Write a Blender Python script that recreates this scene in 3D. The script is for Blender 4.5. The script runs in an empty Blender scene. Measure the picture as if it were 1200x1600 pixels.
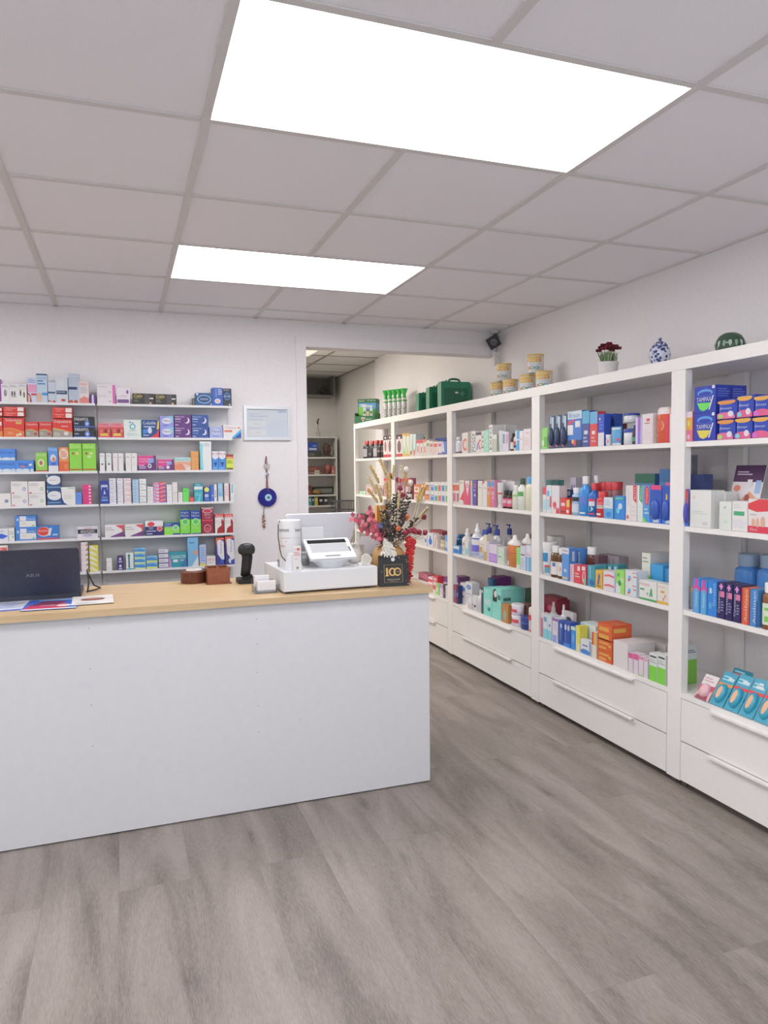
import bpy, math, random
from math import sin, cos, pi
from mathutils import Matrix, Vector
random.seed(7)
SC = bpy.context.scene
COL = SC.collection
# ---------------------------------------------------------------- camera
cam_d = bpy.data.cameras.new('camera'); cam = bpy.data.objects.new('camera', cam_d); COL.objects.link(cam)
cam_d.sensor_fit = 'VERTICAL'; cam_d.sensor_height = 24.0; cam_d.lens = 17.093; cam_d.clip_start = 0.05
YAW, PITCH, ROLL = 0.343392, -0.059411, -0.0098
fw = Vector((sin(YAW)*cos(PITCH), cos(YAW)*cos(PITCH), sin(PITCH)))
r0 = Vector((cos(YAW), -sin(YAW), 0)); u0 = r0.cross(fw)
rr = cos(ROLL)*r0 + sin(ROLL)*u0; uu = -sin(ROLL)*r0 + cos(ROLL)*u0
M = Matrix((( rr.x, uu.x, -fw.x, -0.25296), (rr.y, uu.y, -fw.y, -2.18135), (rr.z, uu.z, -fw.z, 1.41), (0,0,0,1)))
cam.matrix_world = M
SC.camera = cam
# ---------------------------------------------------------------- view, world, daylight
SC.view_settings.view_transform = 'Standard'; SC.view_settings.look = 'None'
SC.view_settings.gamma = 1.0; SC.view_settings.use_curve_mapping = False
SC.view_settings.exposure = 0.12
W = bpy.data.worlds.new('sky'); SC.world = W; W.use_nodes = True
W.node_tree.nodes['Background'].inputs[0].default_value = (0.75, 0.87, 1.0, 1)
W.node_tree.nodes['Background'].inputs[1].default_value = 1.0
def area(name, loc, rot, sx, sy, power, color=(1,1,1)):
    l = bpy.data.lights.new(name, 'AREA'); l.shape = 'RECTANGLE'; l.size = sx; l.size_y = sy; l.energy = power; l.color = color
    o = bpy.data.objects.new(name, l); o.location = loc; o.rotation_euler = rot; COL.objects.link(o); return o
area('shopfront_daylight', (0.1, -3.9, 1.5), (pi/2, 0, 0), 3.6, 2.2, 22, (0.88, 0.94, 1.0))
area('back_room_lamp_light', (0.45, 4.75, 2.55), (0, 0, 0), 1.0, 0.9, 60, (1.0, 0.94, 0.86))
area('far_room_fill_light', (1.1, 6.0, 2.55), (0, 0, 0), 0.8, 0.8, 14, (1.0, 0.94, 0.86))  # fill added to brighten the far zone, no lamp hangs there
PANEL_E = 9.0
CEIL = 2.408
# ---------------------------------------------------------------- materials
def lin(c): return c/12.92 if c <= 0.04045 else ((c+0.055)/1.055)**2.4
def lit(c):
    k = min(1.18, .70/max(max(c), .01)); g = .3*c[0]+.6*c[1]+.1*c[2]; return tuple((v*.90+g*.10)*k+.008 for v in c)
def rgb(h):
    if len(h) == 3: h = ''.join(c*2 for c in h)
    return tuple(lin(int(h[i:i+2], 16)/255) for i in (0, 2, 4))
MATS = {}
def mat(h, rough=0.5, metal=0.0, trans=0.0, alpha=None, ior=1.45):
    k = (h, rough, metal, trans)
    if k in MATS: return MATS[k]
    m = bpy.data.materials.new('paint_'+h); m.use_nodes = True
    b = m.node_tree.nodes['Principled BSDF']
    b.inputs['Base Color'].default_value = lit(rgb(h))+(1,); b.inputs['Roughness'].default_value = rough
    b.inputs['Metallic'].default_value = metal; b.inputs['Transmission Weight'].default_value = trans
    b.inputs['IOR'].default_value = ior
    MATS[k] = m; return m
def nodes(m): return m.node_tree.nodes, m.node_tree.links
def ramp(n, l, src, stops):
    r = n.new('ShaderNodeValToRGB'); l.new(src, r.inputs[0])
    e = r.color_ramp.elements
    while len(e) < len(stops): e.new(0.5)
    for i, (p, h) in enumerate(stops): e[i].position = p; e[i].color = (rgb(h) if isinstance(h, str) else h)+(1,)
    return r
def noisy(name, h1, h2, scale, stretch=(1,1,1), rough=0.6, bump=0.0, detail=6, lo=0.3, hi=0.7):
    m = bpy.data.materials.new(name); m.use_nodes = True; n, l = nodes(m); b = n['Principled BSDF']
    tc = n.new('ShaderNodeTexCoord'); mp = n.new('ShaderNodeMapping'); mp.inputs['Scale'].default_value = stretch
    l.new(tc.outputs['Object'], mp.inputs[0])
    nz = n.new('ShaderNodeTexNoise'); nz.inputs['Scale'].default_value = scale; nz.inputs['Detail'].default_value = detail
    l.new(mp.outputs[0], nz.inputs['Vector'])
    r = ramp(n, l, nz.outputs[0], [(lo, h1), (hi, h2)]); l.new(r.outputs[0], b.inputs['Base Color'])
    b.inputs['Roughness'].default_value = rough
    if bump:
        bp = n.new('ShaderNodeBump'); bp.inputs['Strength'].default_value = bump; bp.inputs['Distance'].default_value = 0.003
        l.new(nz.outputs[0], bp.inputs['Height']); l.new(bp.outputs[0], b.inputs['Normal'])
    return m
WALL = noisy('wall_paint', 'E6E2E3', 'EAE6E7', 60, rough=0.75, bump=0.05)
BWALL = noisy('back_room_paint', 'DEDBD7', 'E2DFDB', 60, rough=0.8)
TILE = noisy('ceiling_tile', 'EEEBEF', 'F5F2F6', 260, rough=0.9, bump=0.12, detail=3)
TEE = mat('C9C5C3', 0.6)
LAM = noisy('white_laminate', 'D2D2D5', 'D5D5D8', 30, rough=0.42)
CAB = noisy('cabinet_white', 'E4E1DE', 'E7E4E1', 30, rough=0.45)
RACK = mat('D8D8DA', 0.45)
OAK = noisy('oak_worktop', 'BFA27A', 'CEB48E', 7, (0.8, 14, 14), rough=0.38, detail=8)
def floor_mat():
    m = bpy.data.materials.new('grey_plank_vinyl'); m.use_nodes = True; n, l = nodes(m); b = n['Principled BSDF']
    tc = n.new('ShaderNodeTexCoord')
    mp = n.new('ShaderNodeMapping'); mp.inputs['Rotation'].default_value = (0, 0, pi/2); mp.inputs['Location'].default_value = (0.35, 0.07, 0)
    l.new(tc.outputs['Object'], mp.inputs[0])
    br = n.new('ShaderNodeTexBrick'); br.inputs['Scale'].default_value = 1.0
    br.inputs['Brick Width'].default_value = 1.5; br.inputs['Row Height'].default_value = 0.235
    br.inputs['Mortar Size'].default_value = 0.0012; br.inputs['Mortar Smooth'].default_value = 0.3; br.offset = 0.37
    br.inputs['Color1'].default_value = (0.35, 0.35, 0.35, 1); br.inputs['Color2'].default_value = (0.65, 0.65, 0.65, 1); br.inputs['Mortar'].default_value = (0.5,0.5,0.5, 1)
    l.new(mp.outputs[0], br.inputs['Vector'])
    add = n.new('ShaderNodeVectorMath'); add.operation = 'MULTIPLY_ADD'
    l.new(br.outputs['Color'], add.inputs[0]); add.inputs[1].default_value = (7, 7, 7)
    l.new(tc.outputs['Object'], add.inputs[2])
    def nz(sx, sy, sc, det, dist=0.0):
        mm = n.new('ShaderNodeMapping'); mm.inputs['Scale'].default_value = (sx, sy, 1); l.new(add.outputs[0], mm.inputs[0])
        t = n.new('ShaderNodeTexNoise'); t.inputs['Scale'].default_value = sc; t.inputs['Detail'].default_value = det; t.inputs['Distortion'].default_value = dist
        l.new(mm.outputs[0], t.inputs['Vector']); return t
    a = nz(4.6, 0.8, 1.6, 5, 0.9); c = nz(70, 9.0, 4.0, 12, 0.6)
    kn = n.new('ShaderNodeTexVoronoi'); kn.inputs['Scale'].default_value = 1.0; km = n.new('ShaderNodeMapping'); km.inputs['Scale'].default_value = (6.5, 1.9, 1); l.new(add.outputs[0], km.inputs[0]); l.new(km.outputs[0], kn.inputs['Vector'])
    kr = ramp(n, l, kn.outputs['Distance'], [(0.0, (0.13, 0.13, 0.13)), (0.16, (0.0, 0.0, 0.0))])
    mx = n.new('ShaderNodeMix'); mx.data_type = 'FLOAT'; mx.inputs[0].default_value = 0.36
    l.new(a.outputs[0], mx.inputs[2]); l.new(c.outputs[0], mx.inputs[3])
    mx2 = n.new('ShaderNodeMix'); mx2.data_type = 'FLOAT'; mx2.inputs[0].default_value = 0.11
    l.new(mx.outputs[0], mx2.inputs[2]); l.new(br.outputs['Color'], mx2.inputs[3])
    sb = n.new('ShaderNodeMath'); sb.operation = 'SUBTRACT'; l.new(mx2.outputs[0], sb.inputs[0]); l.new(kr.outputs[0], sb.inputs[1])
    r = ramp(n, l, sb.outputs[0], [(0.34, '655C57'), (0.48, '857C75'), (0.62, '9B918B')])
    mo = n.new('ShaderNodeMix'); mo.data_type = 'RGBA'; l.new(br.outputs['Fac'], mo.inputs[0])
    l.new(r.outputs[0], mo.inputs[6]); mo.inputs[7].default_value = rgb('7E7672')+(1,)
    l.new(mo.outputs[2], b.inputs['Base Color']); b.inputs['Roughness'].default_value = 0.42
    bp = n.new('ShaderNodeBump'); bp.inputs['Strength'].default_value = 0.15; bp.inputs['Distance'].default_value = 0.002
    l.new(c.outputs[0], bp.inputs['Height']); l.new(bp.outputs[0], b.inputs['Normal'])
    return m
FLOOR = floor_mat()
def emis(name, color, e):
    m = bpy.data.materials.new(name); m.use_nodes = True; b = m.node_tree.nodes['Principled BSDF']
    b.inputs['Base Color'].default_value = (0.9, 0.9, 0.9, 1); b.inputs['Emission Color'].default_value = color+(1,); b.inputs['Emission Strength'].default_value = e
    return m
# ---------------------------------------------------------------- text as outlines
TXT = {}
def text_geo(s):
    if s in TXT: return TXT[s]
    cu = bpy.data.curves.new('t', 'FONT'); cu.body = s; cu.resolution_u = 2
    ob = bpy.data.objects.new('t', cu); me = bpy.data.meshes.new_from_object(ob)
    vs = [v.co.copy() for v in me.vertices]; fs = [tuple(p.vertices) for p in me.polygons]
    bpy.data.objects.remove(ob); bpy.data.meshes.remove(me); bpy.data.curves.remove(cu)
    if not vs: TXT[s] = ([], []); return TXT[s]
    x0 = min(v.x for v in vs); x1 = max(v.x for v in vs); y0 = min(v.y for v in vs); y1 = max(v.y for v in vs)
    TXT[s] = ([((v.x-x0)/(x1-x0+1e-9), (v.y-y0)/(y1-y0+1e-9)) for v in vs], fs); return TXT[s]
# ---------------------------------------------------------------- mesh builder
class MB:
    def __init__(s): s.v = []; s.f = []; s.m = []; s.mats = []; s.sm = []
    def mi(s, m):
        if isinstance(m, str): m = mat(m)
        if m not in s.mats: s.mats.append(m)
        return s.mats.index(m)
    def add(s, vs, fs, m, smooth=False):
        b = len(s.v); s.v += [tuple(v) for v in vs]; i = s.mi(m)
        for f in fs: s.f.append(tuple(b+k for k in f)); s.m.append(i); s.sm.append(smooth)
        return s
    def box(s, x0, y0, z0, x1, y1, z1, m):
        v = [(x, y, z) for z in (z0, z1) for y in (y0, y1) for x in (x0, x1)]
        return s.add(v, [(0,2,3,1), (4,5,7,6), (0,1,5,4), (2,6,7,3), (0,4,6,2), (1,3,7,5)], m)
    def rbox(s, x0, y0, z0, x1, y1, z1, r, m, seg=3):   # rounded in plan
        pts = []
        for cx, cy, a0 in ((x1-r, y1-r, 0), (x0+r, y1-r, pi/2), (x0+r, y0+r, pi), (x1-r, y0+r, 1.5*pi)):
            for k in range(seg+1):
                a = a0+k*pi/2/seg; pts.append((cx+r*cos(a), cy+r*sin(a)))
        return s.prism(pts, z0, z1, m)
    def prism(s, pts, z0, z1, m):
        n = len(pts); v = [(x, y, z0) for x, y in pts]+[(x, y, z1) for x, y in pts]
        f = [tuple(range(n))[::-1], tuple(range(n, 2*n))]+[(i, (i+1) % n, n+(i+1) % n, n+i) for i in range(n)]
        return s.add(v, f, m)
    def prism_y(s, pts, y0, y1, m):   # outline in x,z extruded along y
        n = len(pts); v = [(x, y0, z) for x, z in pts]+[(x, y1, z) for x, z in pts]
        f = [tuple(range(n)), tuple(range(n, 2*n))[::-1]]+[(i, n+i, n+(i+1) % n, (i+1) % n) for i in range(n)]
        return s.add(v, f, m)
    def lathe(s, prof, m, cx=0, cy=0, cz=0, n=20, ry=1.0, smooth=True):
        b = []; 
        for r, z in prof:
            for k in range(n):
                a = 2*pi*k/n; b.append((cx+r*cos(a), cy+r*ry*sin(a), cz+z))
        f = []
        for j in range(len(prof)-1):
            for k in range(n): f.append((j*n+k, j*n+(k+1) % n, (j+1)*n+(k+1) % n, (j+1)*n+k))
        s.add(b, f, m, smooth)
        L = len(prof)-1
        s.add(b[:n], [tuple(range(n))[::-1]], m); s.add(b[L*n:], [tuple(range(n))], m)
        return s
    def tube(s, pts, r, m, n=8, r2=None):
        pts = [Vector(p) for p in pts]; vs = []; N = len(pts)
        for i, p in enumerate(pts):
            d = (pts[min(i+1, N-1)]-pts[max(i-1, 0)]).normalized()
            a = d.cross(Vector((0, 0, 1))) if abs(d.z) < 0.95 else d.cross(Vector((1, 0, 0)))
            a.normalize(); c = d.cross(a); q = r if r2 is None else r+(r2-r)*i/(N-1)
            for k in range(n): t = 2*pi*k/n; vs.append(p+q*(cos(t)*a+sin(t)*c))
        f = [(i*n+k, i*n+(k+1) % n, (i+1)*n+(k+1) % n, (i+1)*n+k) for i in range(N-1) for k in range(n)]
        f += [tuple(range(n))[::-1], tuple((N-1)*n+k for k in range(n))]
        return s.add(vs, f, m, True)
    def data(s, name):
        me = bpy.data.meshes.new(name); me.from_pydata(s.v, [], s.f)
        for m in s.mats: me.materials.append(m)
        me.polygons.foreach_set('material_index', s.m); me.polygons.foreach_set('use_smooth', s.sm)
        me.update(); return me
    def build(s, name, parent=None, loc=None, rz=0.0):
        o = bpy.data.objects.new(name, s.data(name)); COL.objects.link(o); o.parent = parent
        if loc is not None: o.location = loc
        o.rotation_euler = (0, 0, rz); return o
def tag(o, label=None, cat=None, group=None, kind=None):
    if label: o['label'] = label
    if cat: o['category'] = cat
    if group: o['group'] = group
    if kind: o['kind'] = kind
    return o
def empty(name, loc, rz=0.0, label=None, cat=None, group=None):
    o = bpy.data.objects.new(name, None); o.empty_display_size = 0.05; COL.objects.link(o)
    o.location = loc; o.rotation_euler = (0, 0, rz); return tag(o, label, cat, group)
def struct(name, mb): return tag(mb.build(name), kind='structure')
def copy_tree(o, parent=None):
    c = o.copy(); COL.objects.link(c); c.parent = parent
    for ch in [x for x in bpy.data.objects if x.parent == o]: copy_tree(ch, c)
    return c
# printed design: ops are laid over the face map(u, v, layer) -> point
def decorate(mb, dec, fmap_, curved=False, aspect=1.0):
    k = 0
    fmap = lambda u, v, kk: fmap_(min(1, max(0, u)), min(1, max(0, v)), kk)
    for op in dec.split(';'):
        if not op: continue
        k += 1; a = op.split(','); t = a[0]
        if t == 'r':
            u0, v0, u1, v1 = map(float, a[1:5]); n = max(1, int(8*(u1-u0)+1)) if curved else 1
            vs = [fmap(u0+(u1-u0)*i/n, v, k) for v in (v0, v1) for i in range(n+1)]
            mb.add(vs, [(i, i+1, n+2+i, n+1+i) for i in range(n)], a[5])
        elif t == 'e':
            cu, cv, ru, rv = map(float, a[1:5]); n = 18
            mb.add([fmap(cu+ru*cos(2*pi*i/n), cv+rv*sin(2*pi*i/n), k) for i in range(n)], [tuple(range(n))], a[5])
        elif t == 'p':
            q = list(map(float, a[2:])); pts = [(q[i], q[i+1]) for i in range(0, len(q), 2)]
            mb.add([fmap(u, v, k) for u, v in pts], [tuple(range(len(pts)))], a[1])
        elif t in 'tT':
            u0, v0, u1, v1 = map(float, a[1:5]); vs, fs = text_geo(a[6])
            if t == 't': pts = [fmap(u0+(u1-u0)*x, v0+(v1-v0)*y, k) for x, y in vs]
            else: pts = [fmap(u1-(u1-u0)*y, v0+(v1-v0)*x, k) for x, y in vs]
            mb.add(pts, fs, a[5])
        elif t == 'l':
            u0, v0, u1, v1 = map(float, a[1:5]); n = int(a[6]); h = (v1-v0)/n
            for i in range(n):
                w = (u1-u0)*(0.75+0.25*((i*7) % 4)/3); z = v1-h*(i+0.5); q = h*0.22
                mb.add([fmap(u0, z-q, k), fmap(u0+w, z-q, k), fmap(u0+w, z+q, k), fmap(u0, z+q, k)], [(0, 1, 2, 3)], a[5])
# ================================================================ the setting
YB, XR, XL, YF = 2.66, 2.369, -3.0, -3.6
XF = 2.012                      # front of the cabinet row
mb = MB(); mb.box(XL-.1, YF-.1, -.06, 2.6, 7.4, 0, FLOOR); struct('floor', mb)
mb = MB(); mb.box(XL, YB, 0, .926, YB+.12, CEIL+.25, WALL); mb.box(.926, YB, 2.231, XR, YB+.12, CEIL+.25, WALL); struct('wall_back', mb)
mb = MB(); mb.box(.86, YB-.012, 0, .926, YB, 2.3, WALL); mb.box(.926, YB-.012, 2.231, XR, YB, 2.3, WALL); mb.box(.926,YB-.012,0,.93,YB+.125,2.231,WALL); struct('trim_1', mb)
mb = MB(); mb.box(XR, YF, 0, XR+.1, 5.40, 2.75, WALL); struct('wall_right', mb)
mb = MB(); mb.box(XL-.1, YF, 0, XL, YB+.12, CEIL+.1, WALL); struct('wall_left', mb)
mb = MB(); mb.box(XL-.1, YF-.1, 0, -1.7, YF, CEIL+.1, WALL); mb.box(1.9, YF-.1, 0, XR+.1, YF, CEIL+.1, WALL); mb.box(-1.7, YF-.1, 2.3, 1.9, YF, CEIL+.1, WALL); mb.box(-1.7, YF-.1, 0, 1.9, YF, .35, WALL); struct('wall_front', mb)
# ceiling with its light openings (boards) and the metal grid
cols = [-3.0+.6*i for i in range(10)]; 
lights = [(0.0, -.6), (0.0, 1.2), (0.0, -2.4), (-2.4, -.6), (-2.4, 1.2), (-2.4, -2.4)]  # last three panels are unseen, added to light the right wall and cabinets
mb = MB()
ys = [-3.6+.6*j for j in range(11)]
for x in cols:
    for y in ys:
        if any(lx-.01 <= x < lx+1.19 and abs(y-ly) < .01 for lx, ly in lights): continue
        x1 = min(x+.6, XR); y1 = min(y+.6, YB)
        if x1-x > .01 and y1-y > .01: mb.box(x, y, CEIL, x1, y1, CEIL+.02, TILE)
struct('ceiling', mb)
mb = MB(); w = .012
for x in cols:
    segs = [(YF, YB)]
    if abs(x-.6) < .01: segs = [(YF, -2.4), (-1.8, -.6), (0, 1.2), (1.8, YB)]
    if abs(x+1.8) < .01: segs = [(YF, -2.4), (-1.8, -.6), (0, 1.2), (1.8, YB)]
    for a, c in segs: mb.box(x-w, a, CEIL-.006, x+w, c, CEIL, TEE)
for y in ys:
    for x in cols:
        mb.box(x+w if min(abs(x-.6), abs(x+1.8)) > .01 else x-w, y-w, CEIL-.005, min(x+.6-w, XR), y+w, CEIL-.0005, TEE)
mb.box(XL, YB-.02, CEIL-.006, XR, YB, CEIL, mat('CFCBC8')); mb.box(XR-.02, YF, CEIL-.006, XR, YB-.02, CEIL, mat('CFCBC8'))
struct('trim_2', mb)
DIFF = emis('light_diffuser', (1.0, 0.985, 1.0), PANEL_E)
for (lx, ly), nm in zip(lights, ('large front ceiling panel light crossing the top of the view', 'smaller rear ceiling panel light near the back wall', 'ceiling panel light behind the viewpoint near the shopfront','ceiling panel light added out of view over the left side','ceiling panel light added out of view above the wall rack end','ceiling panel light added out of view at the front left')):
    t = empty('ceiling_light', (lx, ly, CEIL), 0, 'white lit rectangular '+nm, 'ceiling light', 'ceiling panel lights')
    mb = MB(); mb.box(w, w, .004, 1.2-w, .6-w, .008, DIFF); mb.build('diffuser', t)
    mb = MB(); mb.box(w-.002, w-.002, .009, 1.2-w+.002, .6-w+.002, .02, 'EEEEEE'); mb.build('frame', t)
# back room
BC = 2.6
mb = MB(); mb.box(-.6, 5.38, 0, 1.56, 5.46, BC, BWALL); struct('wall_light_blocker', mb)  # unseen wall added to keep the near lamp's light off the far wall
mb = MB(); mb.box(-.6, 7.15, 0, 2.6, 7.25, BC+.1, BWALL); struct('wall_far', mb)
mb = MB(); mb.box(XR+.05, 5.40, 0, XR+.15, 7.15, BC+.1, BWALL); struct('wall_far_right', mb)
mb = MB(); mb.box(-.7, YB+.12, 0, -.6, 7.15, BC+.1, BWALL); struct('wall_far_left', mb)
mb = MB(); mb.box(-.7, YB+.12, BC, XR+.15, 7.15, BC+.05, BWALL)
for k in range(9): mb.box(-.6, 2.9+.6*k-w, BC-.005, XR+.05, 2.9+.6*k+w, BC, mat('8E8882'))
for k in range(6): mb.box(-.6+.6*k-w, 2.78, BC-.006, -.6+.6*k+w, 7.15, BC, mat('8E8882'))
struct('ceiling_back', mb)
# ================================================================ right-hand cabinets
BY = [-2.0, -.81, .372, 1.527, 2.715, 3.905, 5.06]
SZ = [.42, .787, 1.150, 1.512]; CT = 1.872
names = ['nearest', 'second', 'third', 'fourth', 'farthest']
def cabinet(y0, y1, label):
    W_ = y1-y0; D = XR-XF-.004
    t = empty('display_cabinet', (XF, y1, 0), -pi/2, label, 'cabinet', 'white display cabinets along the right wall')
    # local: x along the front, y into the depth
    m = MB(); p = .042
    for px_, py_, q_ in ((0, 0, .035), (W_-p, 0, .035), (0, D-.03, .03), (W_-p, D-.03, .03)):
        m = MB(); m.box(px_, py_, .03, px_+p, py_+q_, CT-.053, CAB); m.build('post', t)
    m = MB(); m.box(0, 0, CT-.052, W_, D, CT, CAB); m.build('top_board', t)
    for z in SZ[1:]:
        m = MB(); m.box(p, .006, z-.022, W_-p, D, z, CAB); m.box(0, .04, z-.022, p, D-.034, z, CAB); m.box(W_-p, .04, z-.022, W_, D-.034, z, CAB); m.build('shelf', t)
    m = MB(); m.box(p, .02, .03, W_-p, D, SZ[0], CAB); m.box(0,.035,.03,p,D-.03,SZ[0],CAB); m.box(W_-p,.035,.03,W_,D-.03,SZ[0],CAB); m.box(p, .0, .399, W_-p, .02, SZ[0], CAB); m.build('base', t)
    for z0, z1 in ((.035, .205), (.212, .396)):
        m = MB(); m.box(p+.003, 0, z0, W_-p-.003, .019, z1, CAB); d = m.build('drawer', t)
        m = MB(); m.box(W_*.18, -.016, z1-.001, W_*.77, .01, z1+.003, CAB); m.box(W_*.18, -.018, z1-.006, W_*.77, -.0155, z1+.003, CAB); m.build('handle', d)
    for x in (.03, W_-.03):
        for y in (.04, D-.04):
            m = MB(); m.lathe([(.016, 0), (.016, .03)], '55504E', x, y, n=10); m.build('foot', t)
    return t
cabinet(BY[1], BY[2], 'nearest white display cabinet, cut off by the right edge, holding sanitary packs')
cabinet(BY[2], BY[3], 'second nearest white display cabinet, a flower pot and a ginger jar on top')
cabinet(BY[3], BY[4], 'middle white display cabinet, just before the wide opening in the back wall')
cabinet(BY[4], BY[5], 'white display cabinet just beyond the opening, green first aid cases on top')
cabinet(BY[5], BY[6], 'farthest white display cabinet with a green cardboard display box on top')
# ================================================================ back-wall racks
LZ = [1.815, 1.613, 1.412, 1.213, 1.010, .806]
DEP = .135; LY = YB-DEP
def rack(x0, x1, label):
    t = empty('wall_rack', (x0, YB, 0), 0, label, 'shelf rack', 'white racks on the back wall')
    m = MB(); m.box(0, -.006, .72, x1-x0, 0, LZ[0]+.0, RACK); m.box(0, -.014, .70, .014, -.006, LZ[0], RACK); m.box(x1-x0-.014, -.014, .70, x1-x0, -.006, LZ[0], RACK); m.build('back_panel', t)
    for z in LZ:
        m = MB(); m.box(0, -DEP, z-.004, x1-x0, -.014, z, RACK); m.box(0, -DEP-.002, z-.013, x1-x0, -DEP, z+.001, RACK); m.build('shelf', t)
rack(-1.25, -.394, 'left white wall rack behind the laptop, cut off by the left edge')
rack(-.384, .412, 'right white wall rack beside the framed certificate')
# ================================================================ the counter
mb = MB()
t = empty('counter', (0, 0, 0), 0, 'long white counter panelled down to the floor', 'counter')
mb.box(-1.3, .775, .006, 1.012, .80, .860, LAM); mb.box(.99, .80, .006, 1.012, 1.37, .860, LAM); mb.box(-1.3, .80, .006, -1.28, 1.37, .860, LAM); mb.build('panel', t)
mb = MB()
for x, z in ((-.43,.80),(-.43,.66),(-.43,.5),(-.43,.33),(.22,.80),(.22,.70),(.22,.58),(.22,.42),(.22,.3),(.4,.34),(-.1,.2),(.1,.22)): mb.lathe([(.0022, 0), (.0022, .0015)], '9A9A9C', x, 0, z, n=8)
mb = MB()
for x, z in ((-.39,.815),(-.39,.66),(-.39,.52),(-.39,.36),(.245,.80),(.245,.70),(.245,.58),(.245,.44),(.245,.33),(.42,.36)):
    mb.add([(x+.0025*cos(a*pi/4), .7745, z+.0025*sin(a*pi/4)) for a in range(8)], [tuple(range(8))], '8F8F92')
mb.build('screw_heads', t)
mb = MB(); mb.box(-1.32, .752, .862, 1.022, 1.375, .888, OAK)
tag(mb.build('worktop'), 'light oak worktop lying on the white counter', 'worktop')
# ================================================================ goods: builders (front faces -y, width along x, base at z=0)
MESH = {}
def cached(key, fn):
    if key not in MESH: MESH[key] = fn()
    return MESH[key]
def link(name, data, parent=None):
    o = bpy.data.objects.new(name, data); COL.objects.link(o); o.parent = parent; return o
def carton_data(w, d, h, c, dec, side, lean=0.0):
    m = MB(); m.box(0, 0, 0, w, d, h, mat(c, 0.42))
    decorate(m, dec, lambda u, v, k: (u*w, -0.00025*k, v*h))
    if side: decorate(m, side, lambda u, v, k: (w+0.00025*k, u*d, v*h))
    # closing flap seams on the top
    m.add([(w*.06, d*.5-.0008, h+.0003), (w*.94, d*.5-.0008, h+.0003), (w*.94, d*.5+.0008, h+.0003), (w*.06, d*.5+.0008, h+.0003)], [(0,1,2,3)], 'B9B6B4')
    if lean:
        q = Matrix.Rotation(-lean, 4, 'X'); m.v = [tuple(q @ Vector(p)) for p in m.v]
    return m.data('carton')
# body profile (radius, height) by shape, then the cap profile
SH = {
 'bottle': ([(.47,0),(.5,.01),(.5,.62),(.44,.70),(.24,.76),(.22,.80)], [(.27,.80),(.27,.985),(.25,1)]),
 'wide':   ([(.47,0),(.5,.01),(.5,.68),(.46,.74),(.34,.77),(.34,.79)], [(.38,.79),(.38,.985),(.36,1)]),
 'jar':    ([(.47,0),(.5,.02),(.5,.74),(.46,.78)], [(.52,.76),(.52,.985),(.50,1)]),
 'can':    ([(.48,0),(.5,.015),(.5,.90)], [(.52,.90),(.53,.91),(.53,.985),(.50,1)]),
 'nozzle': ([(.47,0),(.5,.01),(.5,.70)], [(.51,.69),(.5,.74),(.32,.83),(.17,.87),(.15,.97),(.10,1)]),
 'spray':  ([(.47,0),(.5,.01),(.5,.60),(.36,.68),(.2,.72)], [(.24,.72),(.24,.82),(.15,.84),(.15,.97),(.11,1)]),
 'tube':   ([(.36,.0),(.38,.10),(.42,.12),(.47,.5),(.49,.98),(.49,1)], [(.40,0),(.41,.01),(.41,.12)]),
 'capsule':([(.45,0),(.5,.02),(.5,.80)], [(.5,.80),(.48,.95),(.34,1)]),
}
def vessel(shape, w, d, h, c, cap, dec, trans=0.0):
    prof, cp = SH['bottle' if shape == 'pump' else shape]; ry = d/w
    def body():
        m = MB(); pr = [(r*w, z*h) for r, z in prof]
        m.lathe(pr, mat(c, 0.25, 0, trans), w/2, d/2, 0, 18, ry)
        z0, z1 = (.04, .60) if shape in ('bottle','pump','spray') else (.04, .66) if shape in ('wide','nozzle') else (.04, .72) if shape == 'jar' else (.14,.94) if shape=='tube' else (.03, .87) if shape=='can' else (.03,.78)
        R = .5*w
        def fm(u, v, k):
            a = (u-.5)*2.4; rr_ = R*(1.006 if shape!='tube' else .98)+.0003*k; return (w/2+rr_*sin(a), d/2-rr_*ry*cos(a), (z0+(z1-z0)*v)*h)
        decorate(m, dec, fm, True); return m.data('body')
    def capd():
        m = MB(); m.lathe([(r*w, z*h) for r, z in cp], mat(cap, 0.35), w/2, d/2, 0, 16, ry if shape!='tube' else min(1,ry*1.1))
        if shape == 'pump':
            m.lathe([(.06*w, h), (.06*w, h*1.10)], mat(cap, .35), w/2, d/2, 0, 8); m.box(w*.02, d*.4, h*1.09, w*.62, d*.6, h*1.13, mat(cap, .35))
        return m.data('cap')
    return (cached(('b', shape, round(w,3), round(d,3), round(h,3), c, dec, trans), body), cached(('c', shape, round(w,3), round(d,3), round(h,3), cap), capd))
def pouch_data(w, h, c, dec, lean):
    m = MB(); n = 8
    m.prism_y([(0,0),(w,0),(w,h*.96),(w*.96,h),(w*.04,h),(0,h*.96)], 0, .003, mat(c, .35))
    decorate(m, dec, lambda u, v, k: (u*w, -0.0004*k, v*h))
    for (cx, cz, rx, rz, dp) in ((.5,.36,.34,.28,.016),):   # clear-fronted bulge
        pr = [(rx*w, 0), (rx*w*.95, dp*.6), (rx*w*.7, dp)]
        b = []
        for r, y in pr:
            for k in range(16): a = 2*pi*k/16; b.append((cx*w+r*cos(a), -y, cz*h+r*(rz*h/(rx*w))*sin(a)))
        f = [(j*16+k, j*16+(k+1) % 16, (j+1)*16+(k+1) % 16, (j+1)*16+k) for j in range(2) for k in range(16)]+[tuple(32+k for k in range(16))]
        m.add(b, f, mat(c, .25), True)
        decorate(m, 'e,.5,.36,.16,.18,E9B48A' if 'foot' in dec else '', lambda u, v, k: (u*w, -dp-.0006, v*h))
    q = Matrix.Rotation(-lean, 4, 'X'); m.v = [tuple(q @ Vector(p)) for p in m.v]
    return m.data('pack')
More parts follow.
